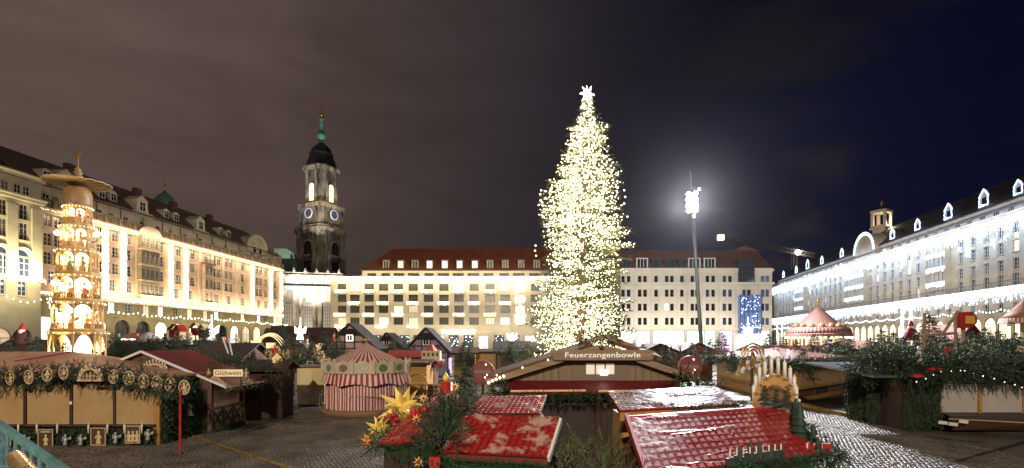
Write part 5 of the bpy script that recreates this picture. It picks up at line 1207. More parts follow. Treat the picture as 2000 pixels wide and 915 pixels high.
# ================================================================ stall with the gable and the mulled wine sign
SB = thing('gabled_stall', 'red roofed stall with a brown board gable, fir clad wall and mulled wine sign', 'market stall', (-16.2, 22.6, 0))
g = 22.6; XL, XR, RX, ZE, ZR = -19.1, -13.3, -16.2, 2.36, 3.58
n = 17
for i in range(n):
    x0 = XL+(XR-XL)*i/n; x1 = XL+(XR-XL)*(i+1)/n-.015; f = lambda x: ZE+(ZR-ZE)*(1-abs(x-RX)/2.9)
    MB().add([(x, y, z) for y in (g-.03, g) for x, z in ((x0, 1.95), (x1, 1.95), (x1, f(x1)), ((x0+x1)/2, f((x0+x1)/2)), (x0, f(x0)))], [(0, 1, 2, 3, 4), (9, 8, 7, 6, 5)]+[(j, (j+5), (j+1) % 5+5, (j+1) % 5) for j in range(5)]).build('plank', BROWN, SB, world=True)
MB().box(XL, XR-.12, g+.003, 25.3, 0, ZE-.02).build('wall', DBROWN, SB, world=True)
MB().prism([(XL, ZE-.02), (XR, ZE-.02), (RX, ZR-.05)], g+.002, 25.4).build('loft', DBROWN, SB, world=True)
ov = .75; zo = ZE-ov*(ZR-ZE)/2.9
b = MB().slab((RX, 22.4, ZR), (XR+ov, 22.4, zo), (XR+ov, 25.8, zo), (RX, 25.8, ZR), -.07).slab((XL-ov, 22.4, zo), (RX, 22.4, ZR), (RX, 25.8, ZR), (XL-ov, 25.8, zo), -.07)
b.build('roof', mat('roof_red_gloss', (.26, .022, .02), .2, var=.3, scale=2.5, bump=.25, bscale=7, coat=.6), SB, world=True)
b = MB().beam((RX, 22.36, ZR+.04), (XR+ov, 22.36, zo+.04), .05, .10).beam((RX, 22.36, ZR+.04), (XL-ov, 22.36, zo+.04), .05, .10).beam((XR+ov+.02, 22.36, zo), (XR+ov+.02, 25.8, zo), .05, .10); b.build('white_verge', WHITEP, SB, world=True)
sprigs('fir_cladding', clad_items(lambda u, v: (-15.95+u*(XR-.2+15.95), g-.04, .15+v*1.85), 1100, .3, 9), FIR, SB, world=True)
for y0 in (22.58, 25.24): MB().box(XR-.12, XR+.05, y0, y0+.17, 0, ZE-.06).build('corner_post', BROWN, SB, world=True)
MB().box(XR-.1, XR, 22.76, 24.95, 1.12, 2.2).build('shutter', TANP, SB, world=True)
MB().box(XR-.02, XR+.1, 22.6, 25.3, 1.02, 1.12).build('counter', BROWN, SB, world=True)
MB().box(XR-.1, XR-.02, 22.76, 25.24, .2, 1.01).build('infill_panel', mat('cream_panel', (.74, .60, .42), .7), SB, world=True)
for i in range(3):
    y0 = 22.76+i*.83; b = MB(); b.beam((XR, y0, .2), (XR, y0+.8, 1.0), .09, .05, up=(1, 0, 0)).beam((XR+.006, y0+.8, .2), (XR+.006, y0, 1.0), .09, .05, up=(1, 0, 0)); b.box(XR-.03, XR+.05, y0-.05, y0+.05, .2, 1.0); b.build('timber_cross', BROWN, SB, world=True)
    wt = thing('fir_wreath', ('green wreath with a red bow on the timbered panel next to the fir wall', 'dark star shaped wreath on the middle timbered panel', 'green wreath on the timbered panel at the stall\'s far corner')[i], 'wreath', (XR+.08, y0+.4, .6), 0, 'wreaths on the timbered counter')
    ring = [(0, .25*math.cos(t*PI/8), .25*math.sin(t*PI/8)) for t in range(17)]
    sprigs('ring', garland_items(ring, .07, 90, .13, i, 0, (.3, 0, 0)), FIR, wt); MB().ball((.06, 0, -.22), .05, 8, 5).ball((.06, -.07, -.2), .045, 8, 5).ball((.06, .07, -.2), .045, 8, 5).build('bow', REDPAINT, wt)
garland('fir_garland', [(XR+.1, 22.5, .12), (XR+.12, 25.2, .12)], .14, 130, SB, .2, 6, FIRB, .1, (.5, -.2, 0))
eave = [(XR+ov-.05, 22.5, zo-.1), (XR+ov-.05, 25.7, zo-.1)]
garland('eave_garland', eave, .14, 130, SB, .2, 8, FIR, .4, (.2, -.2, 0))
for i in range(26):
    o = MB().ball((0, 0, 0), .045, 8, 5).build('bauble', [mat('bauble_red', (.45, .03, .03), .2), mat('bauble_white', (.7, .66, .6), .25), mat('bauble_gold', (.6, .36, .1), .25)][i % 3], SB); o.location = Vector((XR+ov+R.uniform(-.02, .1), 22.5+i*.125, zo-.16+R.uniform(-.05, .05)))-SB.location
schwib('broad pale candle arch standing against the brown gable boards', P(302, 734, 22.2), 1.15, .72, 12, wood=FRET, ch=.16, cw=.03)
st = thing('stall_sign', 'cream board lettered Glühwein in a fir frame on the red roof', 'sign', (XR+.38, 23.3, zo+.42), math.radians(8))
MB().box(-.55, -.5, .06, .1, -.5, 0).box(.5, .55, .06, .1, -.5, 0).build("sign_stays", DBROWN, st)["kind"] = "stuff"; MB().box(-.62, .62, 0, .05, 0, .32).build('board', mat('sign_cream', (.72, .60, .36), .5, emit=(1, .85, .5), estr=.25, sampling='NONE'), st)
text('lettering', 'Glühwein', .28, (0, -.012, .16), (PI/2, 0, 0), mat('lettering_brown', (.16, .06, .02), .5), st)
sprigs('fir_frame', garland_items([(-.86, .12, -.1), (-.82, .12, .5), (0, .14, .62), (.82, .12, .5), (.86, .12, -.1)], .13, 90, .2, 3, -.2, (0, .3, 0)), FIR, st)
for s in (-1, 1): fb = MB(); turned(fb, (s*.80, -.05, -.05), .42, 0); fb.build('carved_figure', FRET, st, True)
# ornaments hung on the fir wall
t = thing('snowman', 'white snowman ornament with a red scarf hanging on the fir wall', 'ornament', P(332, 822, 20.72)); fb = MB().ball((0, 0, .12), .14, 10, 7).ball((0, 0, .62), .12, 10, 7); fb.build('body', WHITEP, t, True); MB().lathe([(.14, .22), (.17, .38), (.12, .52)], 10).build('red_coat', REDPAINT, t, True); MB().lathe([(.13, .70), (.10, .74), (.08, .86), (.001, .87)], 10).build('hat', DBROWN, t)
t = thing('lantern_house', 'tall silver church shaped lantern hanging on the fir wall', 'ornament', P(366, 812, 21.7)); MB().box(-.2, .2, -.1, .1, 0, .06).box(-.14, .14, -.08, .08, .06, .36).build('house', SILV, t); MB().lathe([(.22, .36), (.04, .6), (.05, .62), (.06, .78), (.005, 1.0)], 4, a0=PI/4).build('steeple', SILV, t); MB().box(-.05, .05, -.09, -.081, .1, .28).build('door', FRETD, t)

# ================================================================ the tea-tavern gable in the middle
SF = thing('punch_stall', 'wide brown gabled stall under the great tree, lettered Feuerzangenbowle', 'market stall', (2.6, 17.2, 0))
gx0, gx1, gz0, gz1, gc, gy = -.75, 5.95, 2.70, 3.82, 2.95, 17.2
gf = lambda x: gz0+(gz1-gz0)*(1-abs(x-gc)/(3.35 if x > gc else 3.7))
FZB = mat('punch_board', (.20, .145, .09), .65, var=.18, scale=1.5, stretch=(5, 1, .4), bump=.12, bscale=18)
n = 26
for i in range(n):
    x0 = gx0+(gx1-gx0)*i/n; x1 = gx0+(gx1-gx0)*(i+1)/n-.012
    if gf(x0)-.12 < 2.78 and gf(x1)-.12 < 2.78: continue
    MB().add([(x, y, z) for y in (gy-.03, gy) for x, z in ((x0, 2.68), (x1, 2.68), (x1, max(2.7, gf(x1)-.06)), (x0, max(2.7, gf(x0)-.06)))], [(0, 1, 2, 3), (7, 6, 5, 4)]+[(j, j+4, (j+1) % 4+4, (j+1) % 4) for j in range(4)]).build('plank', FZB, SF, world=True)
b = MB().box(gx0+.5, gx1-.4, gy+.04, 22.5, 0, 2.68).prism([(gx0+.3, 2.69), (gx1-.3, 2.69), (gc, gz1-.08)], gy+.004, 22.5); b.build('wall', DBROWN, SF, world=True)
b = MB().slab((gx0, 16.9, gf(gx0)), (gc, 16.9, gz1), (gc, 23, gz1), (gx0, 23, gf(gx0)), -.1).slab((gc, 16.9, gz1), (gx1+.1, 16.9, gf(gx1+.1)), (gx1+.1, 23, gf(gx1+.1)), (gc, 23, gz1), -.1); b.build('roof', mat('punch_roof', (.10, .042, .022), .6, var=.3, scale=1.5, stretch=(1, 6, 1)), SF, world=True)
b = MB().beam((gc+.1, 16.86, gz1+.02), (gx1+.2, 16.86, gf(gx1+.2)+.02), .07, .20).beam((gc-.1, 16.858, gz1+.02), (gx0-.1, 16.858, gf(gx0-.1)+.02), .07, .20); b.build('barge_board', PLANKT, SF, world=True)
b = MB().slab((-.28, 16.35, 2.38), (5.52, 16.35, 2.44), (5.52, 17.16, 2.74), (-.28, 17.16, 2.74), .06); b.build('awning', mat('awning_red', (.13, .008, .012), .5, var=.3, scale=3), SF, world=True)
for a, c in ((-.05, 2.35), (2.75, 5.3)): MB().tube([(a, 16.30, 2.46), (c, 16.30, 2.48)], .035, 8).build('light_tube', mat('tube_amber', (.55, .26, .12), .4, emit=(1, .45, .2), estr=.25, sampling='NONE'), SF, world=True)
b = MB().box(2.0, 3.9, gy-.07, gy-.034, 2.74, 3.42); b.build('shutter_frame', mat('punch_shutter', (.17, .125, .085), .6), SF, world=True)
for i, x in enumerate((2.62, 2.95, 3.28)): MB().box(x-.14, x+.14, gy-.085, gy-.071, 2.95, 3.30).build('window', emat('gable_pane', (1, .75, .5), (.25, .9, .12)[i]), SF, world=True)
b = MB().box(2.95, 3.2, gy-.11, gy-.09, 2.92, 3.10); b.build('lit_cup', emat('cup_light', (1, .8, .85), 3.5), SF, world=True)
jag = [(-1.72, .02), (-1.6, -.06), (-1.68, -.1), (-1.55, -.17), (1.55, -.17), (1.7, -.1), (1.6, -.05), (1.78, 0), (1.62, .05), (1.74, .1), (1.58, .17), (-1.58, .17), (-1.74, .1), (-1.62, .06)]
zs = HC+(HY-694)*16.7/F; ss = thing('lettered_board', 'jagged wooden board lettered Feuerzangenbowle across the gable top', 'sign', ((1177-1000)*16.7/F, 16.75, zs))
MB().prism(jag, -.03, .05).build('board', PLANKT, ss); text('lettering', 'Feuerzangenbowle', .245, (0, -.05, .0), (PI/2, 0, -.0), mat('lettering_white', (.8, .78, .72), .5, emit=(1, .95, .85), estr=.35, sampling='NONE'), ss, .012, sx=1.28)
# timbers, bark and greenery on the ridge
b = MB().beam((2.2, 17.0, 3.95), (3.05, 17.0, 4.22), .1, .12).beam((2.95, 17.06, 4.24), (3.9, 17.06, 3.95), .1, .12).beam((3.2, 17.3, 4.25), (4.3, 17.3, 3.78), .12, .14).beam((2.5, 17.3, 4.15), (2.62, 17.3, 3.8), .1, .1); b.build('ridge_timbers', PLANKT, SF, world=True)
b = MB().slab((gx0+.2, 16.95, gf(gx0+.2)+.2), (gc-.3, 16.95, gz1+.15), (gc-.3, 18.4, gz1+.25), (gx0+.2, 18.4, gf(gx0+.2)+.3), .12); b.build('bark_slab', mat('bark_board', (.15, .07, .03), .8, var=.4, scale=4, bump=.5), SF, world=True)
b = MB().slab((3.4, 17.0, 4.05), (5.0, 17.0, 3.52), (5.0, 18.2, 3.7), (3.4, 18.2, 4.15), .12); b.build('bark_slab', MATS['bark_board'], SF, world=True)
garland('fir_garland', [(2.1, 17.1, 4.05), (2.9, 17.1, 4.22), (3.6, 17.2, 4.1)], .2, 45, SF, .3, 12, FIR)
garland('fir_garland', [(5.5, 16.7, 2.95), (6.1, 16.5, 2.55), (6.35, 16.4, 2.35)], .35, 110, SF, .42, 13, FIR, .3)
garland('fir_garland', [(-.6, 16.6, 2.75), (-.35, 16.5, 2.4), (-.3, 16.4, 2.25)], .25, 110, SF, .36, 14, FIR, .3)
garland('awning_tinsel', [(-.25, 16.28, 2.32), (5.5, 16.28, 2.36)], .10, 90, SF, .2, 15, FIR, .5)
bulbs('verge_bulbs', [Vector((gc-.3-i*.21, 16.8, gf(gc-.3-i*.21)+.16)) for i in range(3, 17, 4)]+[Vector((-.75+i*.12, 16.5, 2.72-.0+i*.05)) for i in range(5)], [.03]*4+[.05]*5, GOLDL, SF, world=True)
b = MB().box(.6, 2.6, gy-.02, gy+.03, 0, 2.1).box(3.2, 4.6, gy-.02, gy+.03, 0, 2.1); b.build('hatch', mat('hatch_dark', (.03, .02, .015), .7), SF, world=True)
b = MB()
for x in (.2, 2.9, 4.9): MB().box(x-.08, x+.08, gy-.1, gy-.025, 0, 2.5).build('front_post', DBROWN, SF, world=True)
MB().beam((-1.75, 18.2, 2.5), (-.55, 17.2, 1.25), .1, .1).build('prop_pole', mat('iron_dark', (.03, .03, .03), .5), SF, world=True)
for x, y, lab in ((943, 728, 'round red disc sign beside the punch stall, towards the carousel'), (1347, 718, 'round red disc sign at the punch stall\'s other end, near the mast')):
    p = P(x, y, 20); t = thing('round_sign', lab, 'sign', (p.x, p.y, p.z), 0, 'round red signs flanking the punch stall'); M_ = Matrix.Rotation(PI/2, 4, 'X')
    MB().lathe([(.4, -.05), (.42, 0), (.40, .05), (.01, .052)], 24, M=M_).build('disc', mat('sign_disc_red', (.20, .035, .03), .5, var=.2, scale=4), t); MB().lathe([(.42, -.06), (.46, -.06), (.46, .07), (.42, .07)], 24, M=M_, cap=False).build('rim', mat('sign_rim', (.25, .06, .05), .5), t)
    MB().box(-.33, .33, -.075, -.055, -.04, .10).build('band', mat('sign_band', (.18, .14, .12), .6), t)
    for a in (-1.1, -.6, .9): MB().tube([(.2*math.cos(a), -.06, .3*math.sin(a)+.1), (.2*math.cos(a), -.12, .3*math.sin(a)+.06)], .022, 6).build('lamp_stub', emat('stub_glow', (1, .9, .7), 3), t)
    MB().tube([(0, .05, -.4), (0, .05, -p.z)], .05, 8).build('post', DBROWN, t)

# ================================================================ red tiled stalls in front
def legs(root, corners, ztop, m=OCHRE, inset=.12):
    for x, y in corners: MB().box(x-.06, x+.06, y-.06, y+.06, 0, ztop).build('post', m, root, world=True)
SC = thing('tiled_stall', 'red tiled stall crowned with paper stars and a thick fir garland', 'market stall', (-1.0, 9.6, 0))
TLc, TRc, BLc = Vector((-.93, 9.75, 2.62)), Vector((.88, 9.42, 2.60)), Vector((-1.22, 8.84, 2.10))
tiled(SC, TLc, TRc, BLc, 15, 8, film=FILM2, seed=4, wrinkle=.010, creases=3)
BRc = BLc+(TRc-TLc)
p00, p01, p10 = Vector((-2.62, 11.9, 2.13)), Vector((-1.05, 11.6, 2.72)), Vector((-2.52, 9.45, 2.10))
tiled(SC, Vector((-2.28, 12.0, 2.45)), Vector((-1.15, 11.55, 2.62)), Vector((-2.52, 9.45, 2.10)), 8, 11, film=FILM1, seed=6, wrinkle=.008, creases=3)
MB().prism([(-2.4, 0), (-1.3, 0), (-1.3, 2.02), (-2.4, 2.02)], 9.6, 11.6).build('wall', DBROWN, SC, world=True)
MB().box(-1.15, .7, 9.1, 10.2, 0, 2.0).build('wall', BROWN, SC, world=True)
MB().beam(BLc+Vector((0, .03, -.06)), BRc+Vector((0, .03, -.06)), .04, .12).build('fascia', REDP, SC, world=True)
MB().beam(TRc+Vector((.02, 0, -.02)), BRc+Vector((.02, 0, -.02)), .05, .10).build('verge', WHITEP, SC, world=True)
cn = P(850, 912, 8.7); MB().box(cn.x-.09, cn.x+.09, cn.y-.09, cn.y+.09, 0, cn.z+.18).build('red_post', REDPAINT, SC, world=True)
hp = [P(905, 802, 10.6), P(880, 825, 10.0), P(872, 850, 9.5), P(852, 875, 8.9), P(845, 892, 8.72)]
garland('fir_garland', hp, .48, 300, SC, .34, 21, FIR, .1, (0, -.3, .3), tpl=TPLD)
garland('fir_garland', [P(835, 800, 11.2), P(880, 815, 10.4)], .3, 130, SC, .3, 25, FIR, .1, (0, -.3, .3), tpl=TPLD)
garland('tinsel_garland', [BLc+Vector((-.05, -.06, -.13)), BRc+Vector((0, -.06, -.13))], .10, 420, SC, .10, 22, [GREENPL, GREENPL], .1, (0, -.5, 0), tpl=TPLD)
garland('tinsel_garland', [P(733, 873, 9.4), P(795, 886, 9.1), P(850, 893, 8.75)], .10, 320, SC, .11, 23, [FIR[1], GREENPL], .1, (0, -.5, 0), tpl=TPLD)
garland('fir_garland', [P(728, 872, 9.5), P(752, 848, 10.4), P(775, 826, 11.4), P(800, 805, 12.2)], .17, 110, SC, .2, 24, FIR, .1, (-.3, -.4, .2), tpl=TPLD)
YST = mat('paper_star_yellow', (.78, .56, .12), .6, emit=(1, .75, .2), estr=.10, sampling='NONE'); RST = mat('paper_star_red', (.55, .03, .04), .6); OST = mat('paper_star_orange', (.8, .34, .06), .6)  # yellow stars are unlit; a faint glow is put into their colour
herrnhut('largest yellow paper star with long spikes on the stall roof corner', P(786, 797, 12.0), .62, YST, 19, 3, long_=1.)
herrnhut('medium yellow paper star on the fir edge of the tiled stall', P(740, 838, 10.6), .30, YST, 17, 5)
herrnhut('small orange and yellow star at the lowest corner of the tiled stall', P(717, 862, 9.7), .16, OST, 15, 6)
herrnhut('red paper star just below the largest yellow star', P(766, 822, 11.0), .28, RST, 15, 7)
herrnhut('red paper star half sunk in the fir garland by the candle', P(812, 812, 10.8), .2, RST, 15, 8)
for i, (x, y, dd, lab) in enumerate(((827, 778, 10.8, 'small orange star on a stalk beside the big yellow star'), (814, 819, 10.2, 'small orange star low over the red tiles'), (876, 775, 10.8, 'small orange star on a stalk in front of the tall red candle'), (898, 789, 10.5, 'small orange star held among the red angels'), (818, 903, 8.8, 'small pale orange star under the tinsel edge'), (889, 755, 11.2, 'small orange star on top of the red angels'))):
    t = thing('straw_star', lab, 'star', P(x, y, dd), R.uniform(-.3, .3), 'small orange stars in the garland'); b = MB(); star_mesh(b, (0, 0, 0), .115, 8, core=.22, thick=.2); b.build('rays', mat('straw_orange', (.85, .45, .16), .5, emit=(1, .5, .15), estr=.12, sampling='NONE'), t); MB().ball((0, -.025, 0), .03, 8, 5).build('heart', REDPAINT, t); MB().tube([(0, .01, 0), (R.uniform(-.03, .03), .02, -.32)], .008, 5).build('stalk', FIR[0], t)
for i, (x, y, dd, lab) in enumerate(((893, 796, 10.4, 'red angel ornament with folded wings in front of the fir tree'), (884, 776, 10.9, 'smaller red angel ornament behind the tall red angel'), (845, 792, 10.7, 'red angel ornament at the bend of the roof garland'))):
    fb = MB(); turned(fb, (0, 0, 0), .44 if i == 0 else .34, 0, True, 10); o = fb.build('angel_ornament', mat('angel_red', (.5, .10, .09), .5, var=.2, scale=8), None, True); o.location = P(x, y+18, dd); tag(o, lab, 'ornament', 'red angels on the stall roof')
BL_ = ('beside the big yellow star', 'between the star and the small stalk star', 'on the fir shoulder above the tiles', 'low in the fir over the left tiles', 'at the lower end of the fir cascade', 'in the middle of the fir cascade', 'at the top of the starry corner', 'just above the lowest fir tuft')
for i, (x, y, dd) in enumerate(((845, 781, 11), (830, 800, 10.8), (860, 812, 10.2), (828, 840, 9.8), (857, 868, 9.2), (880, 838, 9.8), (806, 800, 11.4), (838, 858, 9.3))):
    o = MB().ball((0, 0, 0), .055, 10, 7).build('red_bauble', MATS['bauble_red'], None, True); o.location = P(x, y, dd); tag(o, 'red bauble '+BL_[i], 'bauble', 'red baubles in the roof garland')
o = MB().tube([P(812, 862, 9.4), P(845, 822, 10.3), P(852, 775, 10.9)], .02, 6).build('red_ribbon', REDPAINT); tag(o, 'red ribbon trailing over the tiles and up the fir garland', 'ribbon')
pcn = P(871, 778, 13.5); t = thing('giant_candle', 'tall red candle with a yellow flame beside the fir tree', 'candle', (pcn.x, pcn.y, 0)); MB().lathe([(.16, 0), (.16, HC-(747-HY)*.0135), (.1, HC-(746-HY)*.0135)], 12).build('wax', REDPAINT, t, True); MB().lathe([(.01, 2.97), (.08, 3.02), (.09, 3.08), (.002, 3.24)], 8).build('flame', mat('flame_yellow', (.8, .6, .05), .5), t, True)
# second red roof behind, flat sheet
S2 = thing('low_stall', 'small stall with a flat wet red roof tucked beside the punch stall', 'market stall', (0, 11, 0))
a, c, e_ = Vector((-.75, 12.1, 2.72)), Vector((.82, 12.1, 2.72)), Vector((-.98, 10.75, 2.50))
tiled(S2, a, c, e_, 14, 9, film=FILM2, seed=9, wrinkle=.010, creases=3)
MB().box(-.7, .68, 10.9, 12, 0, 2.42).build('wall', OCHRE, S2, world=True); f1 = e_+(c-a); MB().beam(e_+Vector((0, .0, -.09)), f1+Vector((0, 0, -.09)), .05, .16).build('fascia', DBROWN, S2, world=True)
# shining roof on the other side
S3 = thing('shiny_stall', 'stall with a glaring wet red roof and an ochre fascia board', 'market stall', (3.4, 12, 0))
a, c, e_ = Vector((2.32, 12.4, 2.78)), Vector((5.05, 12.7, 2.88)), Vector((2.33, 11.1, 2.50))
tiled(S3, a, c, e_, 22, 9, film=FILM3, seed=12, wrinkle=.010, creases=6); f1 = e_+(c-a)
MB().beam(e_+Vector((0, -.03, -.10)), f1+Vector((0, -.03, -.10)), .05, .18).build('fascia', OCHRE, S3, world=True)
MB().box(2.42, 4.9, 11.3, 12.3, 0, 2.40).build('wall', OCHRE, S3, world=True)
garland('fir_garland', [e_.lerp(f1, .42)+Vector((0, -.08, -.05)), f1+Vector((.05, -.08, -.03))], .13, 170, S3, .22, 31, FIR, .3, tpl=TPLD)
bulbs('pale_garland', [e_.lerp(f1, .45+.55*R.random())+Vector((0, -.2, -.2+R.uniform(-.03, .05))) for i in range(150)], .03, WHITEP, S3, world=True)
# big tiled roof at the front
S4 = thing('front_stall', 'broad red tiled stall roof under creased clear plastic with a candle arch on its end', 'market stall', (3.8, 9, 0))
a, c, e_ = Vector((2.13, 9.46, 2.60)), Vector((5.80, 11.05, 2.60)), Vector((1.96, 7.40, 2.06))
tiled(S4, a, c, e_, 25, 10, film=FILM1, seed=17, wrinkle=.008, creases=16); f1 = e_+(c-a)
MB().prism([(2.2, 0), (5.2, 0), (5.2, 2.0), (2.2, 2.0)], 8.9, 10.2).build('wall', BROWN, S4, world=True)
b = MB().beam(a+Vector((-.02, 0, .02)), e_+Vector((-.02, 0, .02)), .06, .16); b.build('verge', REDPAINT, S4, world=True); MB().beam(a, c, .08, .1).build('ridge_board', mat('ridge_pink', (.5, .05, .12), .4), S4, world=True)
MB().slab(a+Vector((0, .06, -.04)), c+Vector((0, .06, -.04)), c+Vector((.2, 1.3, -.5)), a+Vector((.1, 1.3, -.5)), -.05).build('rear_roof', REDP, S4, world=True)
garland('fir_garland', [e_.lerp(f1, .35)+Vector((0, -.1, -.05)), e_.lerp(f1, .7)+Vector((.05, -.12, -.08)), f1+Vector((.12, -.05, -.03))], .13, 260, S4, .2, 41, [FIR[0], GREENPL], .3, tpl=TPLD)
garland('fir_garland', [c+Vector((.05, .1, -.05)), f1+Vector((.1, 0, 0))], .1, 110, S4, .18, 42, FIR, .1, tpl=TPLD)
br = P(1500, 805, 11.2)
schwib('large wooden candle arch with white candles standing on the front red roof', (5.62, 10.95, 2.5), .86, 1.2, 10, rz=-.35, figs=False, thk=.15, wood=mat('arch_ochre', (.42, .23, .07), .55, var=.2, scale=5), dep=.14, ch=.40, cw=.036)
for i in range(3):
    fir_tree(.5-.07*(i % 2), (5.40+.2*i, 10.95-.07*i, 2.56), ('little fir under the candle arch, nearer the punch stall', 'little fir in the middle under the candle arch', 'little fir under the candle arch by its ochre foot')[i], 'little firs under the candle arch', var=i, width=.3)
for i, (x, y, dd, h, lab) in enumerate(((1555, 838, 10.4, .62, 'slim dark fir figure next to the candle arch foot'), (1561, 866, 9.6, .78, 'tallest toy fir with a teal base on the roof edge'), (1588, 874, 9.3, .42, 'short toy fir between the tallest one and the red gifts'), (1597, 888, 9.0, .3, 'smallest toy fir at the roof\'s lowest corner'))):
    t = thing('toy_fir', lab, 'toy tree', P(x, y, dd), 0, 'toy firs along the tiled roof edge'); MB().lathe([(.10, 0), (.10, .08), (.02, .10)], 8).build('base', mat('teal_paint', (.05, .2, .18), .5), t); b = MB()
    for k_ in range(5): z = .10+h*.8*k_/5; r_ = (.15-.024*k_)*h/.6; b.lathe([(r_, z), (r_*.3, z+h*.22), (.01, z+h*.26)], 9)
    b.build('tree', mat('toy_fir_green', (.015, .04, .03), .5), t); MB().ball((0, 0, h+.02), .03, 6, 4).build('tip', WHITEP, t)
# dark skyline silhouette with candles at the eave
t = thing('skyline_ornament', 'dark cut-out city skyline with little candles on the eave of the tiled roof', 'ornament', (e_.lerp(f1, .40)+Vector((0, -.02, .02))), math.atan2(1.59, 3.67)); q = random.Random(3)
pts = []; x = -.1
while x < 1.15: h = q.uniform(.10, .18); w_ = q.uniform(.05, .11); pts += [(x, h), (x+w_, h)]; x += w_
MB().prism([(-.1, 0), (1.15, 0)]+pts[::-1], -.02, .02).build('silhouette', mat('silhouette_grey', (.045, .05, .05), .6), t)
for x, h in ((.18, .32), (.42, .40), (.62, .36), (.86, .28)): MB().lathe([(.05, .05), (.045, h*.6), (.055, h*.62), (.02, h*.8), (.003, h)], 8, (x, 0, 0)).build('spire', MATS['silhouette_grey'], t)
for i in range(9): MB().lathe([(.012, .16), (.012, .25), (.003, .27)], 6, (-.05+i*.14, -.03, 0)).build('candle', CANDLE, t)
for i in range(3): o = MB().box(-.07, .07, -.05, .05, 0, .1).box(-.075, .075, -.012, .012, -.005, .105, 1).build('gift', [REDPAINT, WHITEP]); o.location = f1+Vector((-.1-i*.14, .02+.03*i-.0, .07)); o.rotation_euler = (0, 0, .4*i); tag(o, ('red wrapped gift at the very corner of the front roof', 'red wrapped gift in the middle of three on the roof corner', 'red wrapped gift farthest from the roof corner')[i], 'gift', 'red gifts on the roof corner')
# cut fir branches heaped between the stalls
cf = thing('fir_branches', 'heap of cut fir branches bristling between the two tiled stalls', 'fir branches', (1.35, 8.6, 0))
q = random.Random(5); it = []; b = MB()
for i in range(88):
    p0 = Vector((q.uniform(.75, 1.98), q.uniform(8.0, 9.7), q.uniform(1.2, 1.95))); a_ = q.uniform(0, 2*PI); d_ = Vector((math.cos(a_)*q.uniform(.1, .8), math.sin(a_)*q.uniform(.1, .6)-.2, q.uniform(.5, 1.3))).normalized(); ln = q.uniform(.35, .8); b.tube([p0, p0+d_*ln], [.012, .006], 4, cap=False)
    for j in range(7):
        s = (j+1)/7; side = Vector((q.gauss(0, 1), q.gauss(0, 1), q.gauss(0, .5))); it.append((p0+d_*ln*s*.85, d_+side.normalized()*(.9*(1-s)+.15), .26*(1.1-.4*s)))
FIRN = [mat('fir_cut', (.07, .10, .035), .6, var=.3, scale=4), mat('fir_cut_pale', (.15, .18, .075), .6, var=.3, scale=4)]
sprigs('foliage', it, FIRN, cf, TPLD, world=True); b.build('twigs', BARK, cf, world=True); MB().box(.6, 1.9, 8.3, 9.6, 0, 1.2).build('crate', DBROWN, cf, world=True)
fir_tree(1.75, (P(908, 790, 13.2).x, 13.2, 1.55), 'bushy fir tree rising between the tiled stall and the punch stall', width=.30, var=1)
t = thing('planter', 'brown wooden tub under the bushy fir tree', 'planter', (P(908, 790, 13.2).x, 13.2, 0)); MB().box(-.4, .4, -.4, .4, 0, 1.5).build('tub', DBROWN, t); MB().box(-.44, .44, -.44, .44, 1.5, 1.58).build('rim', BROWN, t)
# ================================================================ striped children's carousel
def striped(name, c1, c2, n, rough=.7):
    "stripes round an upright axis, printed on the cloth"
    if name in MATS: return MATS[name]
    m = mat(name, c1, rough); nn = m.node_tree.nodes; l = m.node_tree.links; b = nn['Principled BSDF']
    t = nn.new('ShaderNodeTexCoord'); s = nn.new('ShaderNodeSeparateXYZ'); l.new(t.outputs['Object'], s.inputs[0])
    a = nn.new('ShaderNodeMath'); a.operation = 'ARCTAN2'; l.new(s.outputs['Y'], a.inputs[0]); l.new(s.outputs['X'], a.inputs[1])
    k = nn.new('ShaderNodeMath'); k.operation = 'MULTIPLY'; k.inputs[1].default_value = n/(2*PI); l.new(a.outputs[0], k.inputs[0])
    f = nn.new('ShaderNodeMath'); f.operation = 'FRACT'; l.new(k.outputs[0], f.inputs[0])
    g = nn.new('ShaderNodeMath'); g.operation = 'GREATER_THAN'; g.inputs[1].default_value = .5; l.new(f.outputs[0], g.inputs[0])
    mx = nn.new('ShaderNodeMix'); mx.data_type = 'RGBA'; l.new(g.outputs[0], mx.inputs[0]); mx.inputs[6].default_value = (*c1, 1); mx.inputs[7].default_value = (*c2, 1)
    z = nn.new('ShaderNodeTexNoise'); z.inputs['Scale'].default_value = 1.2; z.inputs['Detail'].default_value = 4; l.new(t.outputs['Object'], z.inputs['Vector'])
    zr_ = nn.new('ShaderNodeMapRange'); zr_.inputs['To Min'].default_value = .75; zr_.inputs['To Max'].default_value = 1.1; l.new(z.outputs['Fac'], zr_.inputs['Value'])
    sc2 = nn.new('ShaderNodeVectorMath'); sc2.operation = 'SCALE'; l.new(mx.outputs[2], sc2.inputs[0]); l.new(zr_.outputs[0], sc2.inputs['Scale']); l.new(sc2.outputs[0], b.inputs['Base Color'])
    return m
ST1 = striped('awning_stripe', (.74, .64, .60), (.40, .03, .04), 84); ST2 = striped('canopy_stripe', (.74, .66, .6), (.42, .025, .035), 44)
DCR = 30.; cc = P(716, 670, DCR); kc = DCR/1000; zc = lambda y: HC+(HY-y)*kc; rc = 2.28
cs = thing('striped_carousel', "closed children's carousel wrapped in red and white striped cloth with a painted top board", 'carousel', (cc.x, DCR, 0), .2)
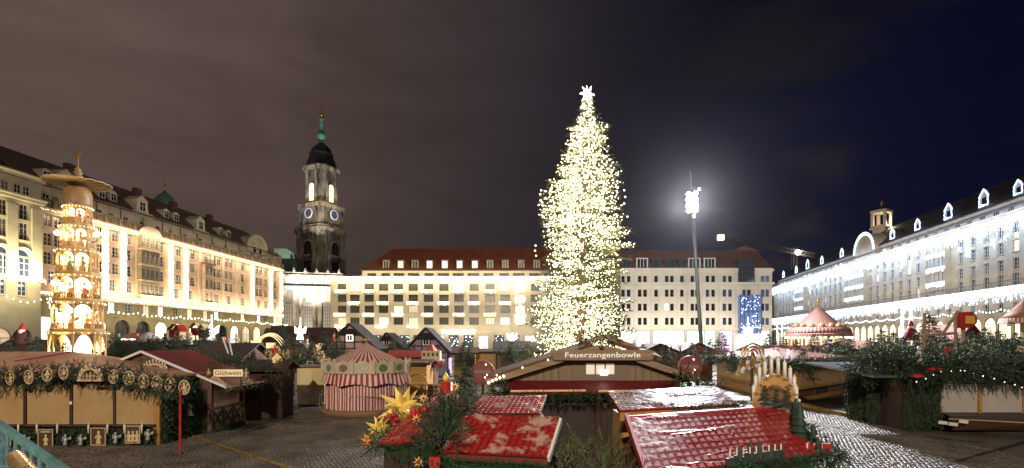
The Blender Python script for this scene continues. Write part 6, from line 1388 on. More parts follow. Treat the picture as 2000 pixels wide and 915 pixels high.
def cyl(fr, z0, z1, n=160, rows=6):
    vs = []; fs = []
    for j in range(rows+1):
        t = j/rows
        for i in range(n): a = 2*PI*i/n; r_ = fr(a, t); vs.append((r_*math.cos(a), r_*math.sin(a), z0(a)+(z1(a)-z0(a))*t if callable(z0) else z0+(z1-z0)*t))
    for j in range(rows):
        for i in range(n): fs.append((j*n+i, j*n+(i+1) % n, (j+1)*n+(i+1) % n, (j+1)*n+i))
    return vs, fs
b = MB().lathe([(rc+.15, .0), (rc+.2, .12), (rc+.2, .28), (rc-.1, .3)], 40); b.build('platform', mat('carousel_base', (.25, .14, .07), .6), cs)
b = MB(); b.add(*cyl(lambda a, t: rc*.985+(.05*math.sin(a*31)+.03*math.sin(a*13+1))*(1-.6*t)+.02*mnoise.noise(Vector((a*6, t*4, 1))), .30, zc(726))); b.build('side_cloth', ST1, cs, True)
val = MB(); val.add(*cyl(lambda a, t: rc*1.03+(.16*(1-t)**1.2)*(1+.5*math.sin(a*9))+.02*math.sin(a*47), lambda a: zc(750)+.16*abs(math.sin(a*4.5)), lambda a: zc(724), rows=5)); val.build('valance', striped('valance_stripe', (.74, .64, .6), (.4, .025, .035), 52), cs, True)
PANEL = mat('carousel_panel', (.58, .48, .34), .5, var=.12, scale=3); n = 14
PIC = [mat('picture_teal', (.10, .22, .20), .5, var=.6, scale=9), mat('picture_brown', (.26, .18, .14), .5, var=.6, scale=9), mat('picture_white', (.55, .55, .52), .5, var=.4, scale=9), mat('picture_green', (.12, .25, .1), .5, var=.6, scale=9)]
for i in range(n):
    a = 2*PI*(i+.5)/n; w_ = 2*(rc*1.05)*math.tan(PI/n); M_ = Matrix.Rotation(a+PI/2, 4, 'Z') @ Matrix.Translation((0, -rc*1.05, 0)); z0, z1 = zc(726), zc(706)
    pb = MB(); pb.prism([(-w_/2+.01, z0), (w_/2-.01, z0), (w_/2-.01, z1+.05), (w_*.28, z1-.02), (0, z1+.12), (-w_*.28, z1-.02), (-w_/2+.01, z1+.05)], -.03, .03, 0, M_)
    pb.add([M_ @ Vector((.26*math.cos(2*PI*q_/14), -.036, (z0+z1)/2+.21*math.sin(2*PI*q_/14))) for q_ in range(14)], [tuple(range(14))], 1)
    pl = pb.build('painted_panel', [PANEL, PIC[i % 4]], cs)
    M2 = Matrix.Rotation(2*PI*i/n+PI/2, 4, 'Z') @ Matrix.Translation((0, -rc*1.09, 0)); fb = MB().box(-.06, .06, -.05, .05, zc(727), zc(703), 0, M2); fb.ball(M2 @ Vector((0, 0, zc(702))), .08, 6, 5); fb.build('finial_post', PANEL, cs)
vs = [(0, 0, zc(668))]; N_ = 120; fs = []
for ring in range(1, 6):
    t = ring/5
    for i in range(N_): a = 2*PI*i/N_; rr2 = rc*1.0*t; vs.append((rr2*math.cos(a), rr2*math.sin(a), zc(668)-(zc(668)-zc(708))*(t**.82)-.07*t*abs(math.sin(a*5))*(1-t)*4*.5))
for i in range(N_): fs.append((0, 1+i, 1+(i+1) % N_))
for ring in range(4):
    for i in range(N_): fs.append((1+ring*N_+i, 1+(ring+1)*N_+i, 1+(ring+1)*N_+(i+1) % N_, 1+ring*N_+(i+1) % N_))
b = MB().add(vs, fs); b.build('canopy', ST2, cs, True)
MB().lathe([(.05, zc(668)-.1), (.07, zc(667)), (.17, zc(665)), (.14, zc(661.5)), (.03, zc(660)), (.01, zc(657))], 10).build('gold_knob', GILT, cs, True)
# yellow ticket booth
BOOTH = mat('booth_yellow', (.62, .50, .22), .55, var=.1, scale=2); p0, p1 = P(580, 670, 32.5), P(634, 670, 32.5)
bt = thing('ticket_booth', 'pale yellow ticket booth with a closed hatch standing next to the striped carousel', 'booth', ((p0.x+p1.x)/2, 32.5, 0)); hb = (p1.x-p0.x)/2; zt = HC-(717-HY)*.0325
MB().box(-hb, hb, 0, 1.7, .12, zt).build('body', BOOTH, bt); MB().box(-hb-.15, hb+.2, -.2, 1.9, zt, zt+.09).build('roof', mat('booth_roof', (.16, .13, .11), .6), bt); MB().box(-hb-.02, hb+.02, -.03, 1.72, 0, .118).build('plinth', DBROWN, bt)
MB().box(-hb+.15, .1, -.035, -.003, 1.0, zt-.15).build('hatch', mat('hatch_cream', (.68, .58, .32), .5), bt); MB().box(.25, hb-.12, -.03, -.004, .25, zt-.15).build('door', mat('booth_door', (.60, .47, .2), .5), bt)
MB().box(-.62, -.12, -.045, -.03, .45, .9).build('painted_clown', mat('booth_art', (.30, .16, .28), .5, var=.7, scale=9, col2=(.5, .4, .2)), bt); MB().box(.35, .75, -.05, -.031, .35, .95).build('poster', mat('poster_blue', (.45, .5, .62), .5), bt)
for x, lab in ((-.15, 'boxy grey loudspeaker lamp on the booth roof, away from the carousel'), (hb+.35, 'boxy grey loudspeaker lamp by the carousel edge of the booth roof')):
    o = MB().box(-.16, .16, -.12, .12, .02, .26).box(-.12, .12, -.14, -.121, .05, .23, 1).box(-.03, .03, -.03, .03, 0, .02).build('roof_lamp', [mat('lamp_case', (.5, .5, .47), .5), FRETD]); o.location = (bt.location.x+x*.8, 32.6, zt+.09); o.rotation_euler = (0, 0, .5); tag(o, lab, 'lamp', 'lamps on the booth roof')
# crowd barriers
def barrier():
    t = thing('crowd_barrier', 'x', 'barrier', (0, 0, 0), 0, 'steel crowd barriers'); b = MB().tube([(-1.1, 0, .12), (-1.1, 0, 1.0), (-1.02, 0, 1.08), (1.02, 0, 1.08), (1.1, 0, 1.0), (1.1, 0, .12)], .022, 6).tube([(-1.1, 0, .2), (1.1, 0, .2)], .018, 6); b.build('frame', STEEL, t)
    for i in range(15): MB().tube([(-.98+i*.14, 0, .2), (-.98+i*.14, 0, 1.07)], .009, 4).build('bar', STEEL, t)
    for s in (-.8, .8): MB().beam((s, -.3, .02), (s, .3, .02), .05, .03).tube([(s, 0, .03), (s, 0, .2)], .02, 5).build('foot', STEEL, t)
    return t
b0 = barrier(); spots = [((571, 783, 1.02), -.9, 'crowd barrier turned away beside the dark stall wall'), ((606, 783, 0), .1, 'crowd barrier in front of the pale yellow booth'), ((664, 793, 0), .25, 'crowd barrier at the booth corner of the striped carousel'), ((722, 800, 0), 0, 'crowd barrier before the middle of the striped carousel'), ((778, 797, 0), -.2, 'crowd barrier on the carousel flank, behind the big yellow star')]
for i, ((x, y, z), rz, lab) in enumerate(spots):
    dd = 4000/(y+14-HY); o = b0 if i == 0 else copy_tree(b0); o.location = ((x-1000)*dd/1000, dd, 0); o.rotation_euler = (0, 0, rz); o['label'] = lab

# ================================================================ timbered huts and other stalls behind
TIMB = mat('timber_brown', (.06, .028, .02), .7)
def hut(label, xa, ya, xl, xr, d, base_col, roof_col, depth=4.5, hatcol=None, body=True, yb=None, lit=.0):
    ap = P(xa, ya, d); hl, hr = (xa-xl)*d/1000, (xr-xa)*d/1000; ze = HC+(HY-(yb or 690))*d/1000; zr_ = ap.z
    t = thing('timbered_hut', label, 'hut', (ap.x, d, 0), 0, 'half-timbered market huts'); mw = mat(base_col[0], base_col[1], .75, var=.12, scale=1); mr_ = mat(roof_col[0], roof_col[1], .6, var=.3, scale=2)
    bw = min(hl, hr)*.82
    MB().box(-bw, bw, .05, depth, 0, ze+.02).build('wall', mw, t); MB().prism([(-bw, ze+.021), (bw, ze+.021), (bw*.02, zr_-.25), (-bw*.02, zr_-.25)], .05, depth).build('gable', mw, t)
    MB().slab((-hl, -.35, ze-.25), (0, -.35, zr_), (0, depth+.3, zr_), (-hl, depth+.3, ze-.25), -.12).slab((0, -.35, zr_), (hr, -.35, ze-.25), (hr, depth+.3, ze-.25), (0, depth+.3, zr_), -.12).build('roof', mr_, t)
    # clipped tip of the gable
    h_ = zr_-ze; MB().slab((-bw*.42, -.42, zr_-h_*.42), (bw*.42, -.42, zr_-h_*.42), (.06, .5, zr_+.06), (-.06, .5, zr_+.06), .06).build('half_hip', mr_, t)
    for z in (ze+.05, ze+h_*.28, ze+h_*.55): xx = bw*(1-(z-ze)/h_)*.98; MB().beam((-xx, 0, z), (xx, 0, z), .1, .16).build('beam', TIMB, t)
    for s in (-.55, -.2, .2, .55): x = s*bw; z1 = ze+h_*(1-abs(s))*.8; MB().beam((x, .01, ze), (x, .01, min(z1, ze+h_*.56)), .1, .14).build('stud', TIMB, t)
    for s in (-1, 1): MB().beam((s*bw*.92, .015, ze), (s*bw*.56, .015, ze+h_*.28), .1, .13).build('brace', TIMB, t); MB().beam((s*hl if s < 0 else hr, -.37, ze-.22), (s*.03, -.37, zr_+.02), .06, .2).build('barge_board', TIMB, t)
    o = MB().box(-.42, .42, -.05, -.002, ze+h_*.28+.08, ze+h_*.58).build('window', hatcol or WHITEP, t); MB().box(-.28, -.04, -.06, -.051, ze+h_*.34, ze+h_*.54).box(.04, .28, -.06, -.051, ze+h_*.34, ze+h_*.54).build('pane', GLASS, o)
    if body:
        MB().box(-bw*.7, bw*.5, 0, .049, .9, ze-.2).build('hatch', mat('hut_hatch', (.30, .2, .14), .6), t)
        MB().box(bw*.9, bw+.04, .3, 1.6, .1, 2.0).build('door', mat('hut_door', (.12, .10, .16), .6), t)
    return t
ROOFS = ('hut_slate', (.035, .034, .038))
hut('pale timbered hut with a broad lit gable, its front half hidden by the carousel top', 683, 633, 626, 742, 62, ('plaster_pink', (.62, .46, .40)), ROOFS, yb=682, hatcol=emat('hut_lit', (1, .95, .85), 1.8))
hut('small pink timbered hut between the two larger huts', 755, 651, 727, 797, 70, ('plaster_rose', (.62, .42, .36)), ROOFS, yb=683)
hut('lilac timbered hut with a dark slate gable beside the ochre stall', 832, 641, 782, 884, 63, ('plaster_lilac', (.36, .27, .42)), ROOFS, yb=690, depth=5)
MB_w = MB().box(0, .03, -.3, .3, 0, .9); 
def stall(label, x0, x1, d, ze, zr, roofm, wallm, depth=3.5, ridge='x', nsh=3, shm=None, name='market_stall', cat='market stall', rz=0., group=None, fas=None):
    X0, X1 = (x0-1000)*d/1000, (x1-1000)*d/1000; xc, hw = (X0+X1)/2, (X1-X0)/2
    t = thing(name, label, cat, (xc, d, 0), rz, group); MB().box(-hw, hw, .05, depth, 0, ze).build('wall', wallm, t)
    o = .35
    if ridge == 'x':
        MB().slab((-hw-o, -o, ze-.1), (hw+o, -o, ze-.1), (hw+o, depth/2, zr), (-hw-o, depth/2, zr), .09).slab((hw+o, depth+o, ze-.1), (-hw-o, depth+o, ze-.1), (-hw-o, depth/2, zr), (hw+o, depth/2, zr), .09).build('roof', roofm, t)
        MB().prism([(-hw, 0), (-hw+.02, 0), (-hw+.02, .01), (-hw, .01)], .1, .2)
        for s in (-1, 1): MB().add([(s*hw, .05, ze), (s*hw, depth, ze), (s*hw, depth/2, zr-.1)], [(0, 1, 2) if s > 0 else (2, 1, 0)]).build('gable', wallm, t)
    else:
        MB().slab((-hw-o, -o, ze-.1), (0, -o, zr), (0, depth+o, zr), (-hw-o, depth+o, ze-.1), -.09).slab((0, -o, zr), (hw+o, -o, ze-.1), (hw+o, depth+o, ze-.1), (0, depth+o, zr), -.09).build('roof', roofm, t)
        MB().prism([(-hw, ze+.001), (hw, ze+.001), (0, zr-.12)], .05, depth).build('gable', wallm, t)
    MB().box(-hw-o, hw+o, -o-.05, -o-.002, ze-.24, ze-.06).build('fascia', fas or DBROWN, t)
    for i in range(nsh): a = -hw+.1+(2*hw-.2)*i/nsh; MB().box(a+.05, a+(2*hw-.2)/nsh-.05, 0, .049, .95, ze-.3).build('shutter', shm or BROWN, t)
    if nsh: MB().box(-hw, hw, -.25, .048, .84, .94).build('counter', wallm, t)
    elif d < 30:
        for i in range(9): a = -hw+2*hw*i/9; MB().box(a+.004, a+2*hw/9-.006, .0, .049, .02, ze).build('plank', wallm, t)
        for i in range(5): a = .05+(depth-.05)*i/5; MB().box(hw+.001, hw+.04, a+.004, a+depth/5-.012, .02, ze).build('plank', wallm, t)
    return t
RB = mat('roof_brown', (.075, .036, .024), .6, var=.3, scale=1.5); RG = mat('roof_dark_felt', (.06, .045, .04), .55, var=.3, scale=1.5); RR = mat('roof_red_matt', (.22, .03, .026), .45, var=.3, scale=1.5); RPK = mat('roof_pale_pink', (.42, .26, .21), .45, var=.25, scale=1.2); RGR = mat('roof_wet_grey', (.25, .23, .24), .25, var=.3, scale=1.2)
stall('dark backed stall with blank brown boards between the mulled wine sign and the booth', 478, 549, 27, 2.75, 3.1, RG, DBROWN, 1.4, 'x', 0)
stall('low stall with a dark felt roof behind the mulled wine stall', 372, 470, 34, 3.1, 4.0, RG, BROWN, 4, 'x', 2)
stall('long dark stall roof under the yellow comet star', 470, 575, 40, 3.0, 3.55, RB, DBROWN, 4, 'x', 3)
stall('brown roofed far stall near the arcade end, the one farther from the church', 518, 572, 88, 4.3, 7.0, RB, BROWN, 6, 'x', 2, emat('stall_glow', (1, .6, .3), 1.5))
stall('brown roofed far stall with a glowing gable in front of the church corner', 590, 640, 84, 4.2, 6.6, RB, BROWN, 6, 'x', 2, MATS['stall_glow'])
stall('lower brown roofed stall between the two far stalls below the church', 545, 592, 78, 3.9, 5.6, RB, DBROWN, 5, 'x', 2)
stall('ochre stall with an arch relief to the side of the striped carousel', 797, 833, 39, 2.55, 2.7, RG, OCHRE, 3.5, 'x', 0)
b = P(814, 740, 38.9); tag(MB().tube([(.75*math.cos(t*PI/10), 0, .75*math.sin(t*PI/10)) for t in range(11)], .07, 6).beam((-.8, 0, 0), (.8, 0, 0), .1, .12).build('arch_relief', mat('relief_yellow', (.55, .33, .09), .5)), 'half round yellow arch relief on the ochre stall wall', 'relief').location = (b.x, 38.95, .95)
stall('red draped stall top carrying a toy castle', 760, 845, 47, 2.9, 3.3, RR, BROWN, 3.5, 'x', 3, fas=REDP)
stall('small green garlanded stall beyond the lilac hut', 886, 928, 60, 2.9, 3.5, RB, OCHRE, 4, 'x', 2)
stall('yellow barrel shaped stall front on the pale paving by the lit hotel', 931, 968, 62, 3.0, 3.3, RG, OCHRE, 4, 'x', 2, TAN)
stall('dark branch covered stall roof left of the great tree', 968, 1062, 52, 3.2, 4.2, RG, DBROWN, 5, 'x', 3)
stall('stall with a small brown gable between the punch stall and the mast', 1248, 1330, 46, 3.0, 3.9, RB, DBROWN, 4, 'y', 2)
stall('tiny gabled stall with a red edged roof at the mast foot', 1336, 1392, 56, 3.1, 4.0, RB, BROWN, 4, 'y', 2)
stall('dark roofed stall behind the pyramid foot', 205, 290, 48, 3.0, 4.1, RG, DBROWN, 4, 'x', 3)
stall('long dark stall between the pyramid and the comet star', 285, 385, 55, 3.1, 4.3, RG, DBROWN, 4, 'x', 4, emat('stall_dim', (1, .7, .4), .5))
stall('red and white fronted snack stall with a lit sign by the arcade', 236, 268, 68, 4.6, 5.4, RR, mat('snack_white', (.5, .45, .42), .6), 4, 'x', 3, REDPAINT, fas=emat('snack_sign', (1, .95, .9), 3))
stall('dark roofed stall tucked left behind the candle pyramid', -20, 100, 42, 3.2, 4.3, RG, DBROWN, 4, 'x', 4)
stall('dusky stall with a red roof stripe beyond the corner stall roof', 1480, 1640, 52, 3.3, 3.75, mat('roof_crimson_flat', (.13, .012, .03), .4, var=.3, scale=1), DBROWN, 4, 'x', 4)
stall('grey roofed stall glinting in front of the long lit building', 1640, 1760, 58, 3.4, 4.1, RGR, DBROWN, 4, 'x', 4)
stall('pink roofed stall catching light among the firs before the long building', 1668, 1722, 47, 3.5, 4.25, RPK, DBROWN, 4, 'x', 2)
stall('wide dark stall below the timber pavilion', 1890, 2030, 40, 3.4, 4.3, RB, DBROWN, 4, 'x', 4)
stall('dark stall with a drooping red tent top behind the giant mug', 1862, 1925, 44, 3.6, 5.6, mat('tent_red', (.26, .045, .04), .6, var=.2, scale=2), DBROWN, 4, 'y', 2)
# ---------------------------------------------------------------- tan corner stall
SD = thing('corner_stall', 'tan corner stall with a pale pink roof, fir eaves and a row of shutters', 'market stall', (18.5, 34, 0)); cD, lD, rD = Vector((18.5, 33.9, 0)), Vector((19.6, 49, 0)), Vector((28.4, 42.5, 0)); ZD = 2.55
back = lD+(rD-cD)
MB().add([(p.x, p.y, z) for z in (0, ZD) for p in (cD, rD, back, lD)], [(0, 1, 5, 4), (1, 2, 6, 5), (2, 3, 7, 6), (3, 0, 4, 7), (4, 5, 6, 7)]).build('wall', OCHRE, SD, world=True)
def along(a, b_, t, off=0., z=0.): n_ = Vector(((b_-a).y, -(b_-a).x, 0)).normalized(); return a.lerp(b_, t)+n_*off+Vector((0, 0, z))
nl = (lD-cD); fl_n = Vector((-nl.y, nl.x, 0)).normalized()
for i in range(4):
    t0, t1 = .10+i*.225, .10+i*.225+.205; ps = [along(cD, rD, t, .05, z) for t, z in ((t0, .95), (t1, .95), (t1, 2.3), (t0, 2.3))]; MB().slab(*ps, .04).build('shutter', TAN, SD, world=True)
    ps = [along(cD, rD, t, .04, z) for t, z in ((t0, .3), (t1, .3), (t1, .85), (t0, .85))]; MB().slab(*ps, .03).build('lower_panel', DBROWN if i % 2 else BROWN, SD, world=True)
    ps = [along(lD, cD, t, .05, z) for t, z in ((1-t1, .95), (1-t0, .95), (1-t0, 2.3), (1-t1, 2.3))]; MB().slab(*ps, .04).build('shutter', TAN, SD, world=True)
MB().beam(along(cD, rD, 0, .15, .9), along(cD, rD, 1, .15, .9), .3, .07).beam(along(lD, cD, 0, .15, .9), along(lD, cD, 1, .15, .9), .3, .07).build('counter', OCHRE, SD, world=True)
for t in (0.02, .99): p = along(cD, rD, t, .08); MB().box(p.x-.14, p.x+.14, p.y-.14, p.y+.14, 0, ZD).build('post', mat('post_orange', (.34, .15, .04), .6), SD, world=True)
apx = Vector((24.5, 47.5, 3.55)); cs_ = [along(cD, rD, 0, .0)+Vector((-.3, -.6, 2.62)), rD+Vector((.5, -.5, 2.75)), back+Vector((.6, .6, 2.6)), lD+Vector((-.6, .5, 2.75))]
MB().add([cs_[0], cs_[1], cs_[2], cs_[3], apx+Vector((-2.3, -4.5, -.15)), apx], [(0, 1, 5, 4), (1, 2, 5), (2, 3, 5), (3, 0, 4, 5)]).build('roof', mat('roof_wet_pink', (.40, .21, .17), .3, var=.35, scale=.8, bump=.2, bscale=3, coat=.3), SD, world=True)
garland('eave_garland', [cs_[3], cs_[0], cs_[1]], .28, 80, SD, .42, 51, FIR, .3, (-.3, -.5, 0))
bulbs('garland_lights', [p+Vector((R.uniform(-.2, .2), -.25, R.uniform(-.3, .1))) for p in [cs_[0].lerp(cs_[1], R.random()) for _ in range(60)]+[cs_[0].lerp(cs_[3], R.random()) for _ in range(40)]], .04, mat('straw_bauble', (.55, .42, .22), .4), SD, world=True)
# gilded crest on its corner
gp_ = P(1470, 716, 33); gt = thing('gilded_crest', 'ornate gilded arch crest of little bells over the corner of the tan stall', 'ornament', gp_, .1); GO = mat('gilt_paint', (.50, .32, .12), .4, metal=.3, var=.3, scale=9)
for r_, h_ in ((.75, 0), (.55, .02), (.35, .03)): MB().tube([(r_*math.cos(t*PI/12), 0, .75+r_*.95*math.sin(t*PI/12)) for t in range(13)], .07, 6).build('arch', GO, gt)
q = random.Random(2)
for i in range(64):
    a = q.uniform(-.3, PI+.3); r_ = q.uniform(.1, 1.15); c = Vector((r_*math.cos(a)*1.0, -.12+q.uniform(-.1, .1), .05+r_*math.sin(a)*.75-.25*abs(math.cos(a))*r_)); MB().lathe([(.01, .17), (.08, .1), (.11, -.06), (.13, -.08), (.02, -.13)], 8, c).build('bell', [GO, mat('bell_copper', (.4, .16, .08), .4, metal=.4), WHITEP][i % 3], gt, True)
MB().tube([(0, .1, .4), (0, .1, -gp_.z)], .09, 8).build('post', mat('post_dark', (.03, .022, .018), .6), gt)
sh = P(1475, 700, 33.2); 
# lattice of candles on the tan stall's roof edge
for i, (x, y, dd) in enumerate(((1398, 690, 46), (1406, 686, 46.5), (1414, 683, 47), (1420, 688, 46), (1428, 692, 45.5))): o = MB().lathe([(.05, 0), (.05, .3), (.03, .32), (.015, .4)], 6).build('roof_candle', REDPAINT); o.location = P(x, y+4, dd); tag(o, f'{ORD[i]} red and white candle on the tan stall roof edge, counted from the mast', 'candle', 'candles on the tan stall roof')
# wooden stool-table and bars of the yellow kerb
p = P(1679, 812, 27.6); t = thing('tall_stool', 'tall yellow wooden bar table on the dark deck by the fir draped post', 'bar table', (p.x, p.y, 0), .3); SY = mat('stool_yellow', (.55, .38, .10), .55)
MB().box(-.33, .33, -.3, .3, 1.22, 1.3).build('top', SY, t)
for sx in (-.27, .27):
    for sy in (-.24, .24): MB().box(sx-.035, sx+.035, sy-.035, sy+.035, 0, 1.22).build('leg', SY, t)
MB().box(-.235, .235, -.27, -.21, .18, .25).box(-.235, .235, .21, .27, .18, .25).box(-.235, .235, -.27, -.21, .8, .86).build('stretcher', SY, t)
o = MB().lathe([(.06, 0), (.08, .1), (.05, .16), (.09, .26), (.03, .36)], 8).build('red_flower', REDPAINT); o.location = (p.x, p.y, 1.3); tag(o, 'small red flower pot on the tall yellow bar table', 'flower pot')
# ---------------------------------------------------------------- dark fir draped stall on the right
SE = thing('fir_draped_stall', 'dark stall smothered in fir branches with a grey shutter and a sloping counter', 'market stall', (20, 24, 0)); dE = 23.2; xE = lambda x: (x-1000)*dE/F; zE = lambda y: HC+(HY-y)*dE/F
MB().box(xE(1772), xE(2040), dE+.08, 27, 0, 2.6).build('wall', DBROWN, SE, world=True)
for a, c in ((1838, 1909), (1917, 1996), (2002, 2040)): MB().box(xE(a), xE(c), dE, dE+.07, zE(806), zE(750)).build('shutter', mat('shutter_grey', (.42, .38, .35), .6, var=.1, scale=1), SE, world=True)
for x in (1832, 1913, 1999): MB().box(xE(x)-.07, xE(x)+.07, dE-.05, dE+.07, zE(812), zE(748)).build('post', OCHRE, SE, world=True)
MB().box(xE(1835), xE(1930), dE-.09, dE-.0501, zE(748), zE(740)).build('name_board', mat('board_rust', (.26, .09, .03), .6), SE, world=True)
MB().slab((xE(1822), dE-.9, zE(812)+.1), (xE(1984), dE-.9, zE(820)), (xE(2010), dE-.05, zE(808)), (xE(1842), dE-.05, zE(807)), .05).build('counter_top', mat('counter_dark', (.05, .04, .035), .5), SE, world=True)
MB().slab((xE(1842), dE-.5, .12), (xE(1975), dE-.5, .12), (xE(1982), dE-.92, zE(823)), (xE(1820), dE-.92, zE(814)), .06).build('counter_front', BROWN, SE, world=True)
MB().beam((xE(1818), dE-.95, zE(812)), (xE(1984), dE-.95, zE(821)), .05, .05).build('counter_rail', TAN, SE, world=True)
for i, x in enumerate((1842, 1862, 1882)): o = MB().box(-.2, .2, -.005, .005, -.07, .07).build('price_card', mat('card_white', (.7, .66, .62), .6)); o.location = P(x, 826+3*(i == 1)-2*(i == 2), dE-1.08); o.rotation_euler = (.15, .12, 0); tag(o, ('white price card on the sloping counter, next to the fir wall', 'white price card in the middle of the sloping counter row', 'white price card farthest from the fir wall')[i], 'card', 'price cards on the counter')
dd_ = 25.4; MB().box((1718-1000)*.0254, (1762-1000)*.0254, dd_, dd_+.1, 0, HC+(HY-728)*.0254).build('door', mat('door_brown', (.16, .07, .04), .55, var=.2, scale=2), SE, world=True)
MB().box((1700-1000)*.0254, (1719-1000)*.0254, dd_+.11, 27, 0, 2.4).box((1719.2-1000)*.0254, xE(1772), dd_+.12, 27, 0, 2.5).build('side_wall', DBROWN, SE, world=True)
MB().box((1706-1000)*.0254, (1717-1000)*.0254, dd_-.02, dd_+.1, .9, 2.2).build('window_panel', mat('panel_grey', (.22, .19, .18), .6), SE, world=True)
MB().slab((xE(1690), dE-.5, 2.55), (xE(2045), dE-.5, 2.55), (xE(2045), 28, 3.0), (xE(1690), 28, 2.95), .1).build('roof', mat('roof_night_blue', (.10, .10, .12), .3, var=.4, scale=1), SE, world=True)
sprigs('fir_cladding', clad_items(lambda u, v: (xE(1768)+u*(xE(1834)-xE(1768)), dE+.03, .1+v*2.5), 1500, .34, 61)+clad_items(lambda u, v: (xE(1772)+u*.2, dE-.05+.2*u, .1+v*2.4), 200, .34, 62), FIR, SE, world=True)
sprigs('fir_cladding', clad_items(lambda u, v: (17.76, 25.5+u*1.5, .05+v*2.4), 900, .34, 66, (-1, 0, 0)), FIR, SE, world=True)
sprigs('fir_post', clad_items(lambda u, v: ((1692+u*24-1000)*.0252, 25.2-.15*math.sin(u*PI), .05+v*2.5), 700, .36, 63), FIR, SE, world=True)
sprigs('fir_roof_edge', garland_items([P(1665, 724, 24), P(1700, 706, 24), P(1775, 714, 22.7), P(1850, 713, 22.6), P(1930, 715, 22.6), P(2040, 718, 22.6)], .75, 250, .46, 64, .25, (0, -.4, 0))+garland_items([P(1700, 700, 25.5), P(1800, 703, 25.5), P(1900, 705, 25.5), P(2040, 700, 25.5)], .6, 160, .5, 65, .1, (0, -.4, .2))+garland_items([P(1760, 690, 27.5), P(1900, 692, 27.5), P(2040, 690, 27.5)], .6, 120, .5, 66, .1, (0, -.4, .2)), FIR, SE, world=True)
bulbs('garland_lights', [P(x, y, 22.1) for x, y in ((1790, 746), (1808, 740), (1823, 733), (1838, 727), (1858, 725), (1876, 724), (1884, 725), (1902, 729), (1920, 735), (1942, 740), (1962, 747), (1982, 752), (1996, 757))], .032, emat('garland_dot', (1, .9, .75), 3), SE, world=True)
for i, (x, y, s, rz, lab, w2, h2) in enumerate(((1975, 632, 30, .1, 'white notice with fine print on the pavilion post', .5, .34), (1942, 690, 26, -.35, 'tilted cream and red notice on the fir roof', .62, .34), (1920, 684, 27, .3, 'narrow white tag hanging in the fir roof', .2, .42), (1993, 682, 25, .2, 'white notice cut by the picture edge on the fir roof', .4, .3), (1842, 698, 25, .1, 'square cream sign among the dark fir branches', .38, .4), (1851, 690, 25, -.1, 'crimson banner among the dark fir branches', .36, .5))):
    o = MB().box(-w2/2, w2/2, -.02, .02, -h2/2, h2/2).box(-w2*.38, w2*.38, -.026, -.021, -h2*.12, h2*.18, 1).build('notice', [REDPAINT if i == 5 else mat('notice_cream', (.55, .52, .46), .6), mat('notice_ink', (.25, .08, .07), .6)]); o.location = P(x, y, s); o.rotation_euler = (0, rz, rz*.5); tag(o, lab, 'notice', 'notices on the fir roof')
for i, (x, y, lab) in enumerate(((1790, 735, 'red lip shaped ornament low in the fir, closer to the door'), (1824, 722, 'red lip shaped ornament higher in the fir roof'))): o = MB().ball((0, 0, 0), .3, 12, 6, sz=.35).build('red_ornament', REDPAINT, None, True); o.location = P(x, y, 22.3); tag(o, lab, 'ornament', 'red ornaments in the fir')
o = MB(); turned(o, (0, 0, 0), .8, 0); o = o.build('white_figure', SILV, None, True); o.location = P(1796, 712, 22.6); tag(o, 'slim silver figure standing in the dark fir roof', 'figure')
# timber frames and the giant mug
t = thing('pole_scaffold', 'rustic frame of pale poles rising from the fir roof below the mug', 'timber frame', (P(1840, 670, 27).x, 27, 0)); PW = mat('pole_wood', (.26, .20, .12), .7, var=.3, scale=4)
for a, c in (((1804, 742), (1806, 612)), ((1866, 718), (1866, 612)), ((1806, 655), (1866, 651)), ((1843, 650), (1872, 608)), ((1790, 652), (1822, 668)), ((1836, 690), (1905, 672)), ((1806, 680), (1866, 668))): MB().tube([P(*a, 27), P(*c, 27)], .075, 7).build('pole', PW, t, world=True)
mp_ = P(1881, 626, 28); mg = thing('giant_mug', 'oversized red mug with a yellow square standing high above the fir roof', 'mug', mp_); MUG = mat('mug_red', (.36, .025, .02), .35)
MB().lathe([(.36, -.42), (.42, -.38), (.43, .38), (.46, .44), (.40, .44), (.38, .3)], 16).build('body', MUG, mg, True); MB().tube([(.42+.30*math.cos(t*PI/8), 0, .02+.30*math.sin(t*PI/8)*1.0) for t in range(-4, 5)], .06, 7).build('handle', MUG, mg, True); MB().box(-.22, .22, -.47, -.40, -.2, .22).build('badge', mat('badge_yellow', (.6, .36, .06), .5), mg); MB().tube([(0, 0, -.42), (0, 0, 3-mp_.z)], .1, 8).build('stand', PW, mg)
# pavilion at the edge of the picture
pv = P(2003, 615, 36); t = thing('timber_pavilion', 'red and white striped pavilion roof on timber posts at the far edge', 'pavilion', (pv.x, 36, 0)); b = MB(); z0 = HC+(HY-622)*.036; z1 = HC+(HY-588)*.036; b.lathe([(1.35, z0), (.9, z0+.45), (.2, z1), (.05, z1+.3)], 24); b.build('roof', mat('pavilion_roof', (.28, .13, .08), .6, var=.3, scale=3), t, True)
MB().lathe([(1.45, z0-.35), (1.36, z0)], 48, cap=False).build('valance', striped('pavilion_stripe', (.6, .5, .46), (.4, .1, .08), 40), t)
for sx in (-.8, .8): MB().box(sx-.14, sx+.14, -.8, -.55, 0, z0).build('post', PW, t); MB().tube([(sx, -.7, z0-1.6), (sx*.5+.3, -.7, z0-.6), (sx*.2+.4, -.7, z0-.1)], .1, 7).build('brace', PW, t)
